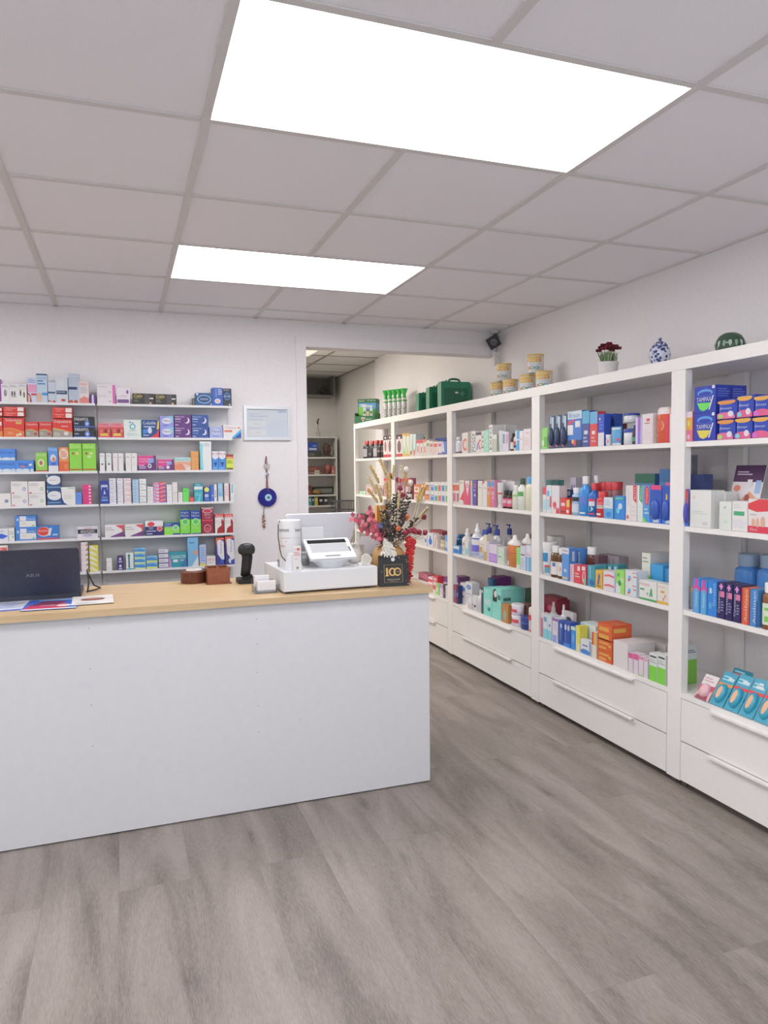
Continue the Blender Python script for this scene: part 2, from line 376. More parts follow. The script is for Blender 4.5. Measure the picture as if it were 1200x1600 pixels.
NAMES = {'c': ('carton', 'carton'), 'bottle': ('bottle', 'bottle'), 'wide': ('bottle', 'bottle'), 'jar': ('jar', 'jar'), 'can': ('tin', 'tin'), 'nozzle': ('nozzle_bottle', 'bottle'),
 'spray': ('spray_bottle', 'bottle'), 'pump': ('pump_bottle', 'bottle'), 'tube': ('cream_tube', 'tube'), 'capsule': ('squeeze_bottle', 'bottle'), 'pouch': ('blister_pack', 'pack'), 'soft': ('soft_pack', 'pack')}
def soft_data(w, d, h, c, dec):
    m = MB(); r = min(d, w)*.22; m.rbox(0, 0, 0, w, d, h*.94, r, mat(c, .35)); m.rbox(w*.06, d*.1, h*.94, w*.94, d*.9, h, r*.8, mat(c, .35))
    decorate(m, dec, lambda u, v, k: (u*w*.96+w*.02, -0.0004*k-.0003, v*h*.94)); return m.data('soft_pack')
# every line: shape, place(x, y, z), w, d, h, colour, cap colour, printed design, side design, lean, label
def put(wall, group, rows):
    rz = 0 if wall == 'L' else -pi/2
    for kind, x, y, z, w, d, h, c, cap, dec, side, lean, label in rows:
        nm, cat = NAMES[kind]
        if kind == 'c':
            o = link(nm, cached(('k', w, d, h, c, dec, side, lean), lambda: carton_data(w, d, h, c, dec, side, lean)))
        elif kind == 'pouch': o = link(nm, cached(('p', w, h, c, dec, lean), lambda: pouch_data(w, h, c, dec, lean)))
        elif kind == 'soft': o = link(nm, cached(('s', w, d, h, c, dec), lambda: soft_data(w, d, h, c, dec)))
        else:
            b, k = vessel(kind, w, d, h, c, cap, dec); o = empty(nm, (0,0,0)); link('body', b, o); link('cap', k, o)
        o.location = (x, y, z); o.rotation_euler = (0, 0, rz); tag(o, label, cat, group)
# ================================================================ goods on the shelves
put('L','packs on the top shelf of the left rack',[
('c',-.939,2.529,1.816,.045,.07,.128,'B9A6C8','EEE','r,.7,0,1,1,7A2C8C','',0,'purple and white carton at picture edge on the top shelf of left rack'),
('c',-.894,2.529,1.816,.042,.07,.1,'E6E2E0','EEE','e,.5,.5,.2,.2,8C8494;r,.42,.3,.55,.45,6A6276;l,.1,.8,.9,.95,8A90A8,2','',0,'slim white carton with dancing figure on the top shelf of left rack'),
('c',-.851,2.529,1.816,.043,.07,.102,'E6E2E0','EEE','e,.3,.45,.1,.16,4A4450;e,.6,.45,.1,.16,4A4450;r,.2,.25,.8,.32,A9A088;l,.1,.8,.9,.95,8A90A8,2','',0,'white carton printed with ballet dancers on the top shelf of left rack'),
('c',-.808,2.529,1.816,.046,.07,.103,'E4E2DC','EEE','e,.3,.5,.09,.18,4A4450;e,.7,.4,.09,.18,5A5450;r,0,.7,1,.74,A9BE8A;l,.1,.85,.9,.97,8A90C8,2','',0,'white carton printed with leaping figures on the top shelf of left rack'),
('c',-.757,2.529,1.816,.047,.07,.141,'CFD6E6','EEE','r,0,.4,1,.72,E39AC0;p,8C2C5C,0,0,.45,0,.3,.3,0,.4;e,.1,.15,.16,.16,E3B49A;r,.4,.28,1,.36,B83A50;l,.1,.78,.9,.96,6C88C0,3','',0,'pink and white carton with a face picture on the top shelf of left rack'),
('c',-.709,2.529,1.816,.057,.07,.165,'C3D9EC','EEE','r,0,.95,1,1,27457A;l,.1,.6,.8,.8,3F6FA8,2;e,.25,.16,.24,.18,E8B79C;r,.5,.25,1,.34,2E8ACF;t,.1,.82,.9,.9,6C88C0,nasal','',0,'tall pale blue carton with face picture on the top shelf of left rack'),
('c',-.649,2.529,1.816,.041,.07,.119,'AEB6C2','EEE','r,.0,.44,.95,.53,3D5878;e,.2,.03,.2,.08,B4402C;e,.75,.03,.2,.08,B4402C;e,.2,.0,.13,.05,AEB6C2','',0,'short silver carton with red waves on the top shelf of left rack'),
('c',-.607,2.529,1.816,.065,.07,.15,'B7BEC8','EEE','r,.05,.33,.92,.47,1F3A66;t,.12,.36,.8,.45,E6EAF2,Hylodex;e,.6,.1,.2,.05,B4402C;e,.5,.75,.3,.15,C9CED6','',0,'silver carton with navy name band on the top shelf of left rack'),
('c',-.538,2.529,1.816,.059,.07,.171,'A2ACBC','EEE','r,0,.46,.8,.55,1F3A66;e,.2,.03,.2,.07,B4402C;e,.65,.03,.2,.07,B4402C;r,0,.9,1,.92,D5DAE2','',0,'tall silver carton with navy band on the top shelf of left rack'),
('c',-.479,2.529,1.816,.052,.07,.128,'E9DAD8','EEE','p,EE8E7C,0,0,1,0,1,.22,.5,.32,0,.2;t,.05,.82,.85,.94,D8423C,Otrix S;l,.1,.45,.9,.75,9AA0B4,4','',0,'white and coral nasal spray carton on the top shelf of left rack'),
('c',-.424,2.529,1.816,.035,.07,.05,'5A2E80','EEE','r,.35,0,.65,1,E0DCE6','',0,'tiny purple and white carton on the top shelf of left rack')])
put('L','packs on the top shelf of the right rack',[
('c',-.381,2.529,1.816,.1,.07,.056,'E8E0E4','EEE','r,.86,0,1,1,DD5CB0;l,.05,.7,.6,.9,B0A8B8,2;l,.65,.15,.82,.35,8A8490,1','',0,'wide white carton with pink end band on the top shelf of right rack, lowest'),
('c',-.381,2.529,1.872,.1,.07,.056,'E8E0E4','EEE','r,.86,0,1,1,DD5CB0;l,.05,.7,.6,.9,B0A8B8,2;l,.65,.15,.82,.35,8A8490,1','',0,'wide white carton with pink end band on the top shelf of right rack, topmost'),
('c',-.273,2.529,1.816,.076,.07,.096,'E6E0E6','EEE','e,.82,.75,.09,.12,8C3AA0;r,.05,.06,.92,.28,6C4A82;t,.1,.42,.8,.56,B090C0,relief','',0,'white carton with purple bar and dot on the top shelf of right rack'),
('c',-.182,2.529,1.816,.126,.08,.065,'35332F','EEE','t,.06,.66,.45,.92,D9C45A,Cialis;t,.06,.52,.4,.64,A89848,together;l,.06,.2,.3,.45,77736C,2;r,.55,0,.78,1,4A484C;r,.78,.5,.95,.62,C8C4BC;e,.82,.12,.05,.09,D8A07A','',0,'black carton with gold lettering on the top shelf of right rack, left one'),
('c',-.053,2.529,1.816,.128,.08,.064,'35332F','EEE','t,.06,.66,.45,.92,D9C45A,Cialis;t,.06,.52,.4,.64,A89848,together;l,.06,.2,.3,.45,77736C,2;r,.55,0,.78,1,4A484C;r,.78,.5,.95,.62,C8C4BC;e,.82,.12,.05,.09,D8A07A','',0,'black carton with gold lettering on the top shelf of right rack, right one'),
('c',.172,2.529,1.816,.017,.07,.044,'44484E','EEE','r,.2,.1,.4,.9,888','',0,'small dark carton beside blue diamond cartons on the top shelf of right rack'),
('c',.192,2.529,1.816,.101,.09,.078,'2A5080','EEE','e,.5,.5,.42,.34,7FA6D0;e,.5,.5,.36,.27,1E4270;t,.27,.42,.75,.58,D8E4F2,NUMORX;r,.03,.8,.14,.98,E8EEF6;r,.88,.05,.95,.14,E8EEF6','',0,'wide blue carton with eye-shaped logo on the top shelf of right rack'),
('c',.294,2.529,1.816,.063,.09,.112,'2C55A8','EEE','e,.5,.26,.3,.14,D5DCEC;e,.5,.26,.16,.08,E9B2A8;l,.55,.6,.95,.95,C9D6EE,4;T,.3,.5,.42,.95,B8CAEA,numorx','',0,'tall blue carton with white disc on the top shelf of right rack'),
('c',.357,2.529,1.816,.055,.09,.109,'2B3442','EEE','e,.5,.55,.34,.22,3A78B8;e,.5,.55,.27,.16,1E3C66;t,.15,.5,.85,.6,D5E4F2,NUMORX;l,.1,.86,.9,.95,8E9AA8,1;r,.7,.04,.85,.12,E8EEF6','',0,'dark carton with blue round emblem on the top shelf of right rack')])
put('L','packs on the second shelf of the left rack',[
('c',-.973,2.529,1.614,.078,.07,.108,'C62A20','EEE','p,E8862A,0,0,1,0,1,.3,0,.35;r,.6,.6,.95,.8,E8E0D8','',0,'large red carton at picture edge on the second shelf of left rack'),
('c',-.97,2.529,1.732,.078,.07,.025,'C62A20','EEE','r,.4,.2,.95,.8,E8E0D8','',0,'flat red carton at picture edge on the second shelf of left rack, lowest'),
('c',-.97,2.529,1.758,.078,.07,.025,'C62A20','EEE','r,.4,.2,.95,.8,E8E0D8','',0,'flat red carton at picture edge on the second shelf of left rack, topmost'),
('c',-.891,2.529,1.614,.109,.08,.109,'C8281E','EEE','p,E06A1E,0,.35,.4,.42,1,.22,1,0,0,0;p,E8B23A,0,.44,.4,.48,1,.26,1,.22,.4,.44,0,.4;t,.12,.78,.9,.96,F2E8E4,Solpadeine;r,.6,.68,.88,.8,B9A03A;e,.8,.14,.08,.08,EFD8C0;e,.66,.1,.07,.07,EFD8C0;l,.2,.12,.5,.28,E9B28A,2','',0,'large red carton with orange tablets on the second shelf of left rack'),
('c',-.888,2.529,1.732,.109,.08,.027,'C8281E','EEE','t,.1,.5,.6,.85,F0DCD6,Solpadeine;r,.68,.1,.97,.9,E9E4DE;l,.1,.15,.55,.4,E0A890,1','',0,'flat red carton with white label patch on the second shelf of left rack, lowest'),
('c',-.888,2.529,1.76,.109,.08,.027,'C8281E','EEE','t,.1,.5,.6,.85,F0DCD6,Solpadeine;r,.68,.1,.97,.9,E9E4DE;l,.1,.15,.55,.4,E0A890,1','',0,'flat red carton with white label patch on the second shelf of left rack, topmost'),
('c',-.777,2.529,1.614,.069,.07,.088,'C42A24','EEE','p,8C8478,0,0,1,0,1,.3,.5,.48,0,.42;t,.1,.74,.95,.9,F0E2DC,Solpadeine;p,E8B23A,0,.42,.5,.48,1,.3,1,.34,.5,.53,0,.47;e,.78,.2,.13,.09,A83C38;l,.08,.14,.4,.34,B8B0A4,2','',0,'small red and grey soluble carton on the second shelf of left rack, left one'),
('c',-.704,2.529,1.614,.068,.07,.089,'C42A24','EEE','p,8C8478,0,0,1,0,1,.3,.5,.48,0,.42;t,.1,.74,.95,.9,F0E2DC,Solpadeine;p,E8B23A,0,.42,.5,.48,1,.3,1,.34,.5,.53,0,.47;e,.78,.2,.13,.09,A83C38;l,.08,.14,.4,.34,B8B0A4,2','',0,'small red and grey soluble carton on the second shelf of left rack, right one'),
('c',-.632,2.529,1.614,.107,.08,.105,'C8281E','EEE','p,8F8A80,0,0,1,0,1,.22,.5,.38,0,.46;p,E8B23A,0,.46,.5,.38,1,.22,1,.26,.5,.43,0,.52;t,.08,.76,.95,.95,F2E8E4,Solpadeine;l,.45,.55,.9,.66,E8C0B0,1;e,.68,.2,.12,.1,C8C2B8;l,.06,.06,.4,.26,C2BCB0,3','',0,'large red carton with silver lower half on the second shelf of left rack'),
('c',-.629,2.529,1.725,.107,.08,.031,'CA2C22','EEE','t,.15,.55,.55,.85,F0DCD6,Solpadeine;r,.66,.1,.97,.9,E9E4DE;l,.2,.2,.5,.4,E0A890,1','',0,'flat red carton with white end label on the second shelf of left rack, lowest'),
('c',-.629,2.529,1.757,.107,.08,.031,'CA2C22','EEE','t,.15,.55,.55,.85,F0DCD6,Solpadeine;r,.66,.1,.97,.9,E9E4DE;l,.2,.2,.5,.4,E0A890,1','',0,'flat red carton with white end label on the second shelf of left rack, topmost'),
('c',-.517,2.529,1.614,.116,.08,.061,'26282F','EEE','t,.05,.6,.72,.9,E8EAEE,PARAMOL;e,.64,.32,.12,.26,5A82D8;e,.64,.32,.06,.13,C8D8F4;r,0,0,1,.08,3E6CC8;l,.04,.2,.3,.45,8C98B8,1','',0,'black carton with blue disc on the second shelf of left rack, lowest'),
('c',-.517,2.529,1.675,.116,.08,.061,'26282F','EEE','t,.05,.6,.72,.9,E8EAEE,PARAMOL;e,.64,.32,.12,.26,5A82D8;e,.64,.32,.06,.13,C8D8F4;r,0,0,1,.08,3E6CC8;l,.04,.2,.3,.45,8C98B8,1','',0,'black carton with blue disc on the second shelf of left rack, topmost')])
put('L','packs on the second shelf of the right rack',[
('c',-.382,2.529,1.614,.069,.07,.085,'C9384A','EEE','r,0,.72,1,1,E58A96;t,.05,.8,.85,.95,A8242C,STREPSIL;r,0,.3,1,.62,B84A3C;e,.25,.45,.12,.14,D8695A;e,.6,.45,.12,.14,7A2430;e,.85,.45,.1,.12,E8825A;r,.15,.1,.8,.28,E8C948','',0,'pink-red carton with fruit band on the second shelf of right rack, left one'),
('c',-.308,2.529,1.614,.068,.07,.086,'C9384A','EEE','r,0,.72,1,1,E58A96;t,.05,.8,.85,.95,A8242C,STREPSIL;r,0,.3,1,.62,B84A3C;e,.25,.45,.12,.14,D8695A;e,.6,.45,.12,.14,7A2430;e,.85,.45,.1,.12,E8825A;r,.15,.1,.8,.28,E8C948','',0,'pink-red carton with fruit band on the second shelf of right rack, right one'),
('c',-.237,2.529,1.614,.101,.07,.107,'DFE8E2','EEE','e,.5,.62,.17,.17,3F9AA8;e,.5,.62,.11,.11,DFE8E2;e,.36,.86,.05,.05,4A8A98;e,.5,.84,.04,.04,4A8A98;t,.3,.36,.7,.44,6AA6A8,melato;l,.2,.1,.8,.28,A8BAB4,2;r,.97,0,1,1,5AB88A','',0,'white carton with teal ring logo on the second shelf of right rack'),
('c',-.132,2.529,1.614,.1,.08,.108,'27427E','EEE','t,.06,.74,.8,.92,E8F0FA,Codasible;r,.1,.58,.75,.64,AFC4DC;p,D8303C,.45,0,.95,.0,1,.5,.8,.2;p,E8C83A,.85,.45,1,.5,1,1,.92,.95;p,3A78C0,.05,.2,.4,.28,.4,.5,.05,.45;e,.45,.4,.12,.18,DDE6F0;l,.06,.08,.5,.18,D8E0F0,1','',0,'navy carton with rainbow swoosh on the second shelf of right rack'),
('c',-.027,2.529,1.614,.081,.08,.066,'8C90D8','EEE','p,7AB8D8,.5,1,1,1,1,.3;e,.5,.56,.36,.28,ECEEFA;t,.25,.42,.78,.68,3A3C78,Nytol;l,.2,.08,.7,.22,4A4CA0,1','',0,'lilac carton with white oval on the second shelf of right rack, lowest'),
('c',-.027,2.529,1.68,.081,.08,.066,'8C90D8','EEE','p,7AB8D8,.5,1,1,1,1,.3;e,.5,.56,.36,.28,ECEEFA;t,.25,.42,.78,.68,3A3C78,Nytol;l,.2,.08,.7,.22,4A4CA0,1','',0,'lilac carton with white oval on the second shelf of right rack, topmost'),
('c',.059,2.529,1.614,.101,.085,.071,'5C2F74','EEE','e,.74,.5,.16,.26,EEEAF2;e,.67,.56,.14,.24,5C2F74;t,.04,.74,.6,.88,E4D8EC,Nightcalm;l,.04,.54,.5,.7,D8C8E2,1;t,.04,.34,.36,.46,E4D8EC,one a night;l,.04,.04,.3,.2,C8B4D4,1','',0,'purple carton with white moon on the second shelf of right rack, lowest'),
('c',.059,2.529,1.685,.101,.085,.071,'5C2F74','EEE','e,.74,.5,.16,.26,EEEAF2;e,.67,.56,.14,.24,5C2F74;t,.04,.74,.6,.88,E4D8EC,Nightcalm;l,.04,.54,.5,.7,D8C8E2,1;t,.04,.34,.36,.46,E4D8EC,one a night;l,.04,.04,.3,.2,C8B4D4,1','',0,'purple carton with white moon on the second shelf of right rack, topmost'),
('c',.164,2.529,1.614,.101,.085,.071,'2A4A8E','EEE','e,.72,.5,.16,.26,EEEAF2;e,.65,.56,.14,.24,2A4A8E;t,.04,.74,.6,.88,D8E0F4,Nightcalm;l,.04,.54,.5,.7,C8D4EE,1;t,.04,.34,.36,.46,D8E0F4,one a night;l,.04,.04,.3,.2,B4C4E4,1','',0,'royal blue carton with white moon on the second shelf of right rack, lowest'),
('c',.164,2.529,1.686,.101,.085,.071,'2A4A8E','EEE','e,.72,.5,.16,.26,EEEAF2;e,.65,.56,.14,.24,2A4A8E;t,.04,.74,.6,.88,D8E0F4,Nightcalm;l,.04,.54,.5,.7,C8D4EE,1;t,.04,.34,.36,.46,D8E0F4,one a night;l,.04,.04,.3,.2,B4C4E4,1','',0,'royal blue carton with white moon on the second shelf of right rack, topmost'),
('c',.271,2.529,1.614,.081,.07,.069,'A4AEE2','EEE','e,.5,.55,.38,.3,C9D0F4;t,.16,.42,.86,.7,4A5088,Nytol;l,.2,.1,.8,.25,6A70B8,1','',0,'lone lilac carton with sleep lettering on the second shelf of right rack'),
('c',.356,2.529,1.614,.112,.07,.082,'E9E6E6','EEE','p,2E9AC8,.45,0,1,.7,1,0;p,2A4C9C,.62,0,1,.45,1,0;t,.08,.72,.7,.88,B46A78,Cuticera;r,.05,.46,.5,.6,D8705A;r,.8,.72,.95,.86,E8A07A','',0,'white carton with blue diagonal corner on the second shelf of right rack')])
put('L','packs on the third shelf of the left rack',[
('c',-.948,2.529,1.413,.112,.08,.066,'3F7FD0','EEE','t,.3,.55,.95,.8,2A4A9A,fybogel;e,.2,.12,.2,.16,C9DCEA;e,.6,.1,.22,.16,D8E4EC;e,.9,.12,.14,.14,C9DCEA','',0,'blue carton with white seashell strip on the third shelf of left rack, lowest'),
('c',-.948,2.529,1.479,.112,.08,.066,'3F7FD0','EEE','t,.3,.55,.95,.8,2A4A9A,fybogel;e,.2,.12,.2,.16,C9DCEA;e,.6,.1,.22,.16,D8E4EC;e,.9,.12,.14,.14,C9DCEA','',0,'blue carton with white seashell strip on the third shelf of left rack, topmost'),
('c',-.835,2.529,1.413,.095,.08,.066,'3F7FD0','EEE','t,.15,.5,.8,.8,2A3A8A,fybogel;e,.2,.12,.2,.16,C9DCEA;e,.55,.1,.22,.16,D8E4EC;e,.4,.45,.1,.1,E06A6A;e,.9,.12,.1,.14,C9DCEA;e,.82,.6,.1,.1,E8EEF4','',0,'single blue carton beside the blue stack on the third shelf of left rack'),
('c',-.728,2.529,1.413,.061,.07,.111,'7DB83A','EEE','t,.1,.78,.85,.95,D8EEC0,Buttercup;e,.45,.45,.3,.2,C8D8A0;e,.45,.45,.15,.12,A85A4A;r,0,0,1,.06,B8382C','',0,'short green carton with red base line on the third shelf of left rack'),
('c',-.661,2.529,1.413,.053,.07,.141,'4C86CC','EEE','t,.1,.86,.9,.97,DCE8F4,Dioral;r,0,0,1,.24,E6E8EC;e,.5,.55,.3,.16,D8E0EC;e,.55,.5,.15,.09,E07A4A;r,.3,.26,.75,.38,3A5CC0','',0,'blue and white carton with small figures on the third shelf of left rack'),
('c',-.604,2.529,1.413,.055,.07,.141,'EE9048','EEE','r,0,0,1,.4,E8642C;e,.5,.72,.46,.24,F0D6C0;l,.2,.6,.8,.85,D8504A,3;e,.7,.2,.2,.12,EE8A4A','',0,'orange carton with pale round label on the third shelf of left rack'),
('c',-.546,2.529,1.413,.068,.08,.164,'7AC024','EEE','t,.08,.84,.9,.95,D4F09A,Zirtek;l,.08,.74,.9,.8,4E9A2C,1;e,.3,.64,.1,.05,9A5A2C;e,.65,.64,.12,.05,D8C88A;r,.05,.04,.95,.08,B83A2C','',0,'tall lime green carton on the third shelf of left rack, left one'),
('c',-.474,2.529,1.413,.074,.08,.164,'7AC024','EEE','t,.08,.84,.9,.95,D4F09A,Zirtek;l,.08,.74,.9,.8,4E9A2C,1;e,.3,.64,.1,.05,9A5A2C;e,.65,.64,.12,.05,D8C88A;e,.5,.52,.15,.05,C8E8A0;r,.05,.04,.95,.08,B83A2C','',0,'tall lime green carton on the third shelf of left rack, right one')])
put('L','packs on the third shelf of the right rack',[
('c',-.379,2.529,1.413,.028,.06,.106,'E9E8E8','EEE','e,.5,.38,.22,.06,6A6C74;l,.15,.8,.85,.9,8AA49A,2;r,.1,.54,.9,.58,A8D0C4','',0,'slim white carton with grey dot on the third shelf of right rack, left one'),
('c',-.343,2.529,1.413,.03,.06,.106,'E9E8E8','EEE','e,.5,.38,.22,.06,6A6C74;l,.15,.8,.85,.9,8AA49A,2;r,.1,.54,.9,.58,A8D0C4','',0,'slim white carton with grey dot on the third shelf of right rack, right one'),
('c',-.305,2.529,1.413,.028,.06,.106,'EBE4E4','EEE','l,.15,.72,.85,.8,A08088,1','',0,'slim plain white carton on the third shelf of right rack, left one'),
('c',-.274,2.529,1.413,.029,.06,.106,'EBE4E4','EEE','l,.15,.72,.85,.8,A08088,1','',0,'slim plain white carton on the third shelf of right rack, right one'),
('c',-.232,2.529,1.413,.031,.06,.106,'E9E6E4','EEE','l,.15,.72,.85,.82,8A8488,1;l,.2,.3,.8,.5,C0BCC0,3','',0,'narrow white carton with fine print on the third shelf of right rack, left one'),
('c',-.199,2.529,1.413,.031,.06,.106,'E9E6E4','EEE','l,.15,.72,.85,.82,8A8488,1;l,.2,.3,.8,.5,C0BCC0,3','',0,'narrow white carton with fine print on the third shelf of right rack, right one'),
('c',-.162,2.529,1.413,.106,.06,.09,'5A2C6A','EEE','p,D8368A,0,.3,.5,.4,.85,.9,.85,1,0,1;p,8AA0E0,.55,.45,.88,.55,.88,.85,.6,.8;t,.06,.72,.7,.86,F0D8E8,Unisom duo;t,.06,.56,.6,.68,F0D8E8,cold flu;e,.64,.3,.11,.15,D8D0DC;e,.64,.3,.06,.08,5A5A80;l,.06,.1,.45,.4,DCC0D4,3','',0,'larger purple carton with pink corner on the third shelf of right rack'),
('c',-.048,2.529,1.413,.096,.06,.066,'6A2C70','EEE','p,D8368A,0,.3,.5,.4,.85,.9,.85,1,0,1;p,8AA0E0,.55,.45,.88,.55,.88,.85,.6,.8;t,.06,.7,.7,.86,F0D8E8,Unisom duo;e,.64,.28,.11,.16,D8D0DC;l,.06,.1,.45,.4,DCC0D4,3','',0,'smaller purple carton with pink corner on the third shelf of right rack'),
('c',.053,2.529,1.413,.098,.06,.078,'E9C8B8','EEE','r,0,.72,1,1,A4D0CC;t,.05,.76,.92,.93,3C6A74,Dulcol N3;p,E8906A,0,0,.7,0,.5,.5,0,.6;r,.68,.02,.98,.2,EDE6DE;p,E8A88A,0,.4,.5,.55,1,.3,1,.66,0,.66','',0,'peach and teal carton on the third shelf of right rack'),
('c',.153,2.529,1.413,.046,.06,.023,'E69A3C','EEE','r,0,.9,1,1,F2D4A4;l,.1,.3,.6,.6,F4C88A,1','',0,'flat orange carton on the third shelf of right rack, lowest'),
('c',.153,2.529,1.436,.046,.06,.023,'E69A3C','EEE','r,0,.9,1,1,F2D4A4;l,.1,.3,.6,.6,F4C88A,1','',0,'flat orange carton on the third shelf of right rack, fourth from top'),
('c',.153,2.529,1.46,.046,.06,.023,'E69A3C','EEE','r,0,.9,1,1,F2D4A4;l,.1,.3,.6,.6,F4C88A,1','',0,'flat orange carton on the third shelf of right rack, third from top'),
('c',.153,2.529,1.483,.046,.06,.023,'E69A3C','EEE','r,0,.9,1,1,F2D4A4;l,.1,.3,.6,.6,F4C88A,1','',0,'flat orange carton on the third shelf of right rack, second from top'),
('c',.153,2.529,1.507,.046,.06,.023,'E69A3C','EEE','r,0,.9,1,1,F2D4A4;l,.1,.3,.6,.6,F4C88A,1','',0,'flat orange carton on the third shelf of right rack, topmost'),
('c',.209,2.529,1.413,.07,.08,.179,'E4E6E6','EEE','p,6FC0CC,0,0,.28,0,.22,.5,.28,.9,0,.95;l,.35,.82,.9,.95,9AA8B0,3;r,.1,.03,.2,.06,3C8AA0','',0,'tall white carton with teal edge on the third shelf of right rack'),
('c',.283,2.529,1.413,.039,.06,.117,'3F8FE0','EEE','r,0,.72,1,1,E8EAF0;p,E8EAF0,0,.66,.5,.55,1,.66,1,.74,0,.74;t,.1,.82,.9,.9,D04A4A,N;p,24408A,.2,.4,.8,.4,.5,.18;l,.1,.05,.9,.12,C8DCF4,1','',0,'blue and white boxed antacid on the third shelf of right rack, left one'),
('c',.324,2.529,1.413,.043,.06,.117,'3F8FE0','EEE','r,0,.72,1,1,E8EAF0;p,E8EAF0,0,.66,.5,.55,1,.66,1,.74,0,.74;t,.1,.82,.9,.9,D04A4A,N;p,24408A,.2,.4,.8,.4,.5,.18;l,.1,.05,.9,.12,C8DCF4,1','',0,'blue and white boxed antacid on the third shelf of right rack, right one'),
('c',.37,2.529,1.413,.046,.06,.097,'C8D42E','EEE','r,0,.86,1,1,8A3A20;r,0,.7,1,.86,D87A4C;t,.1,.72,.9,.84,F0E0C0,Senokot;l,.1,.4,.9,.62,5A8A20,3;r,.05,0,.9,.12,6A5A20','',0,'yellow-green carton with brown top on the third shelf of right rack')])
put('L','packs on the fourth shelf of the left rack',[
('c',-.969,2.529,1.214,.102,.075,.074,'E8E4E2','EEE','e,.78,.4,.1,.14,6C7CA0;l,.1,.7,.6,.85,A8A4A8,1','',0,'white stoma-care carton at picture edge on the fourth shelf of left rack'),
('c',-.864,2.529,1.214,.088,.09,.071,'E8E4E2','EEE','e,.78,.38,.1,.14,5A78A8;e,.78,.38,.06,.08,E8E4E2;l,.08,.62,.6,.88,A8A4A8,3;r,.05,.02,.2,.1,C83A3A','',0,'white carton with blue clover logo on the fourth shelf of left rack, lowest'),
('c',-.864,2.529,1.285,.088,.09,.071,'E8E4E2','EEE','e,.78,.38,.1,.14,5A78A8;e,.78,.38,.06,.08,E8E4E2;l,.08,.62,.6,.88,A8A4A8,3;r,.05,.02,.2,.1,C83A3A','',0,'white carton with blue clover logo on the fourth shelf of left rack, topmost'),
('c',-.773,2.529,1.214,.09,.09,.07,'E8E4E2','EEE','e,.78,.38,.1,.14,6CB078;e,.78,.38,.06,.08,E8E4E2;l,.08,.62,.6,.88,A8A4A8,3;r,.05,.02,.2,.1,C83A3A','',0,'white carton with green clover logo on the fourth shelf of left rack, lowest'),
('c',-.773,2.529,1.285,.09,.09,.07,'E8E4E2','EEE','e,.78,.38,.1,.14,6CB078;e,.78,.38,.06,.08,E8E4E2;l,.08,.62,.6,.88,A8A4A8,3;r,.05,.02,.2,.1,C83A3A','',0,'white carton with green clover logo on the fourth shelf of left rack, topmost'),
('c',-.675,2.529,1.214,.075,.08,.09,'2C4A78','EEE','e,.55,.62,.52,.3,E2E4E8;r,0,.12,1,.2,5A86B0;l,.2,.55,.8,.7,A8ACB4,1;r,0,.8,.1,1,9AB0C8','',0,'navy carton with large white oval on the fourth shelf of left rack, lowest'),
('c',-.675,2.529,1.305,.075,.08,.09,'2C4A78','EEE','e,.55,.62,.52,.3,E2E4E8;r,0,.12,1,.2,5A86B0;l,.2,.55,.8,.7,A8ACB4,1;r,0,.8,.1,1,9AB0C8','',0,'navy carton with large white oval on the fourth shelf of left rack, topmost'),
('c',-.599,2.529,1.214,.078,.075,.105,'E6E4E0','EEE','p,263C78,0,1,0,0,.45,0,.2,.12,.06,.4,.02,.9;l,.2,.3,.8,.6,B8B4B0,4;r,.5,.9,.98,.96,8AB4A0','',0,'white carton with navy curved corner on the fourth shelf of left rack'),
('c',-.519,2.529,1.214,.033,.075,.073,'5A8AD8','EEE','l,.1,.2,.9,.8,4A78C8,4','',0,'small plain light blue carton on the fourth shelf of left rack'),
('c',-.481,2.529,1.214,.051,.06,.019,'DA2F80','EEE','r,.68,.25,.92,.75,F0C8D8;l,.08,.3,.55,.7,A81C5C,1','',0,'flat magenta carton on the fourth shelf of left rack, lowest'),
('c',-.481,2.529,1.234,.051,.06,.019,'DA2F80','EEE','r,.68,.25,.92,.75,F0C8D8;l,.08,.3,.55,.7,A81C5C,1','',0,'flat magenta carton on the fourth shelf of left rack, fifth from top'),
('c',-.481,2.529,1.253,.051,.06,.019,'DA2F80','EEE','r,.68,.25,.92,.75,F0C8D8;l,.08,.3,.55,.7,A81C5C,1','',0,'flat magenta carton on the fourth shelf of left rack, fourth from top'),
('c',-.481,2.529,1.273,.051,.06,.019,'DA2F80','EEE','r,.68,.25,.92,.75,F0C8D8;l,.08,.3,.55,.7,A81C5C,1','',0,'flat magenta carton on the fourth shelf of left rack, third from top'),
('c',-.481,2.529,1.293,.051,.06,.019,'DA2F80','EEE','r,.68,.25,.92,.75,F0C8D8;l,.08,.3,.55,.7,A81C5C,1','',0,'flat magenta carton on the fourth shelf of left rack, second from top'),
('c',-.481,2.529,1.312,.051,.06,.019,'DA2F80','EEE','r,.68,.25,.92,.75,F0C8D8;l,.08,.3,.55,.7,A81C5C,1','',0,'flat magenta carton on the fourth shelf of left rack, topmost')])
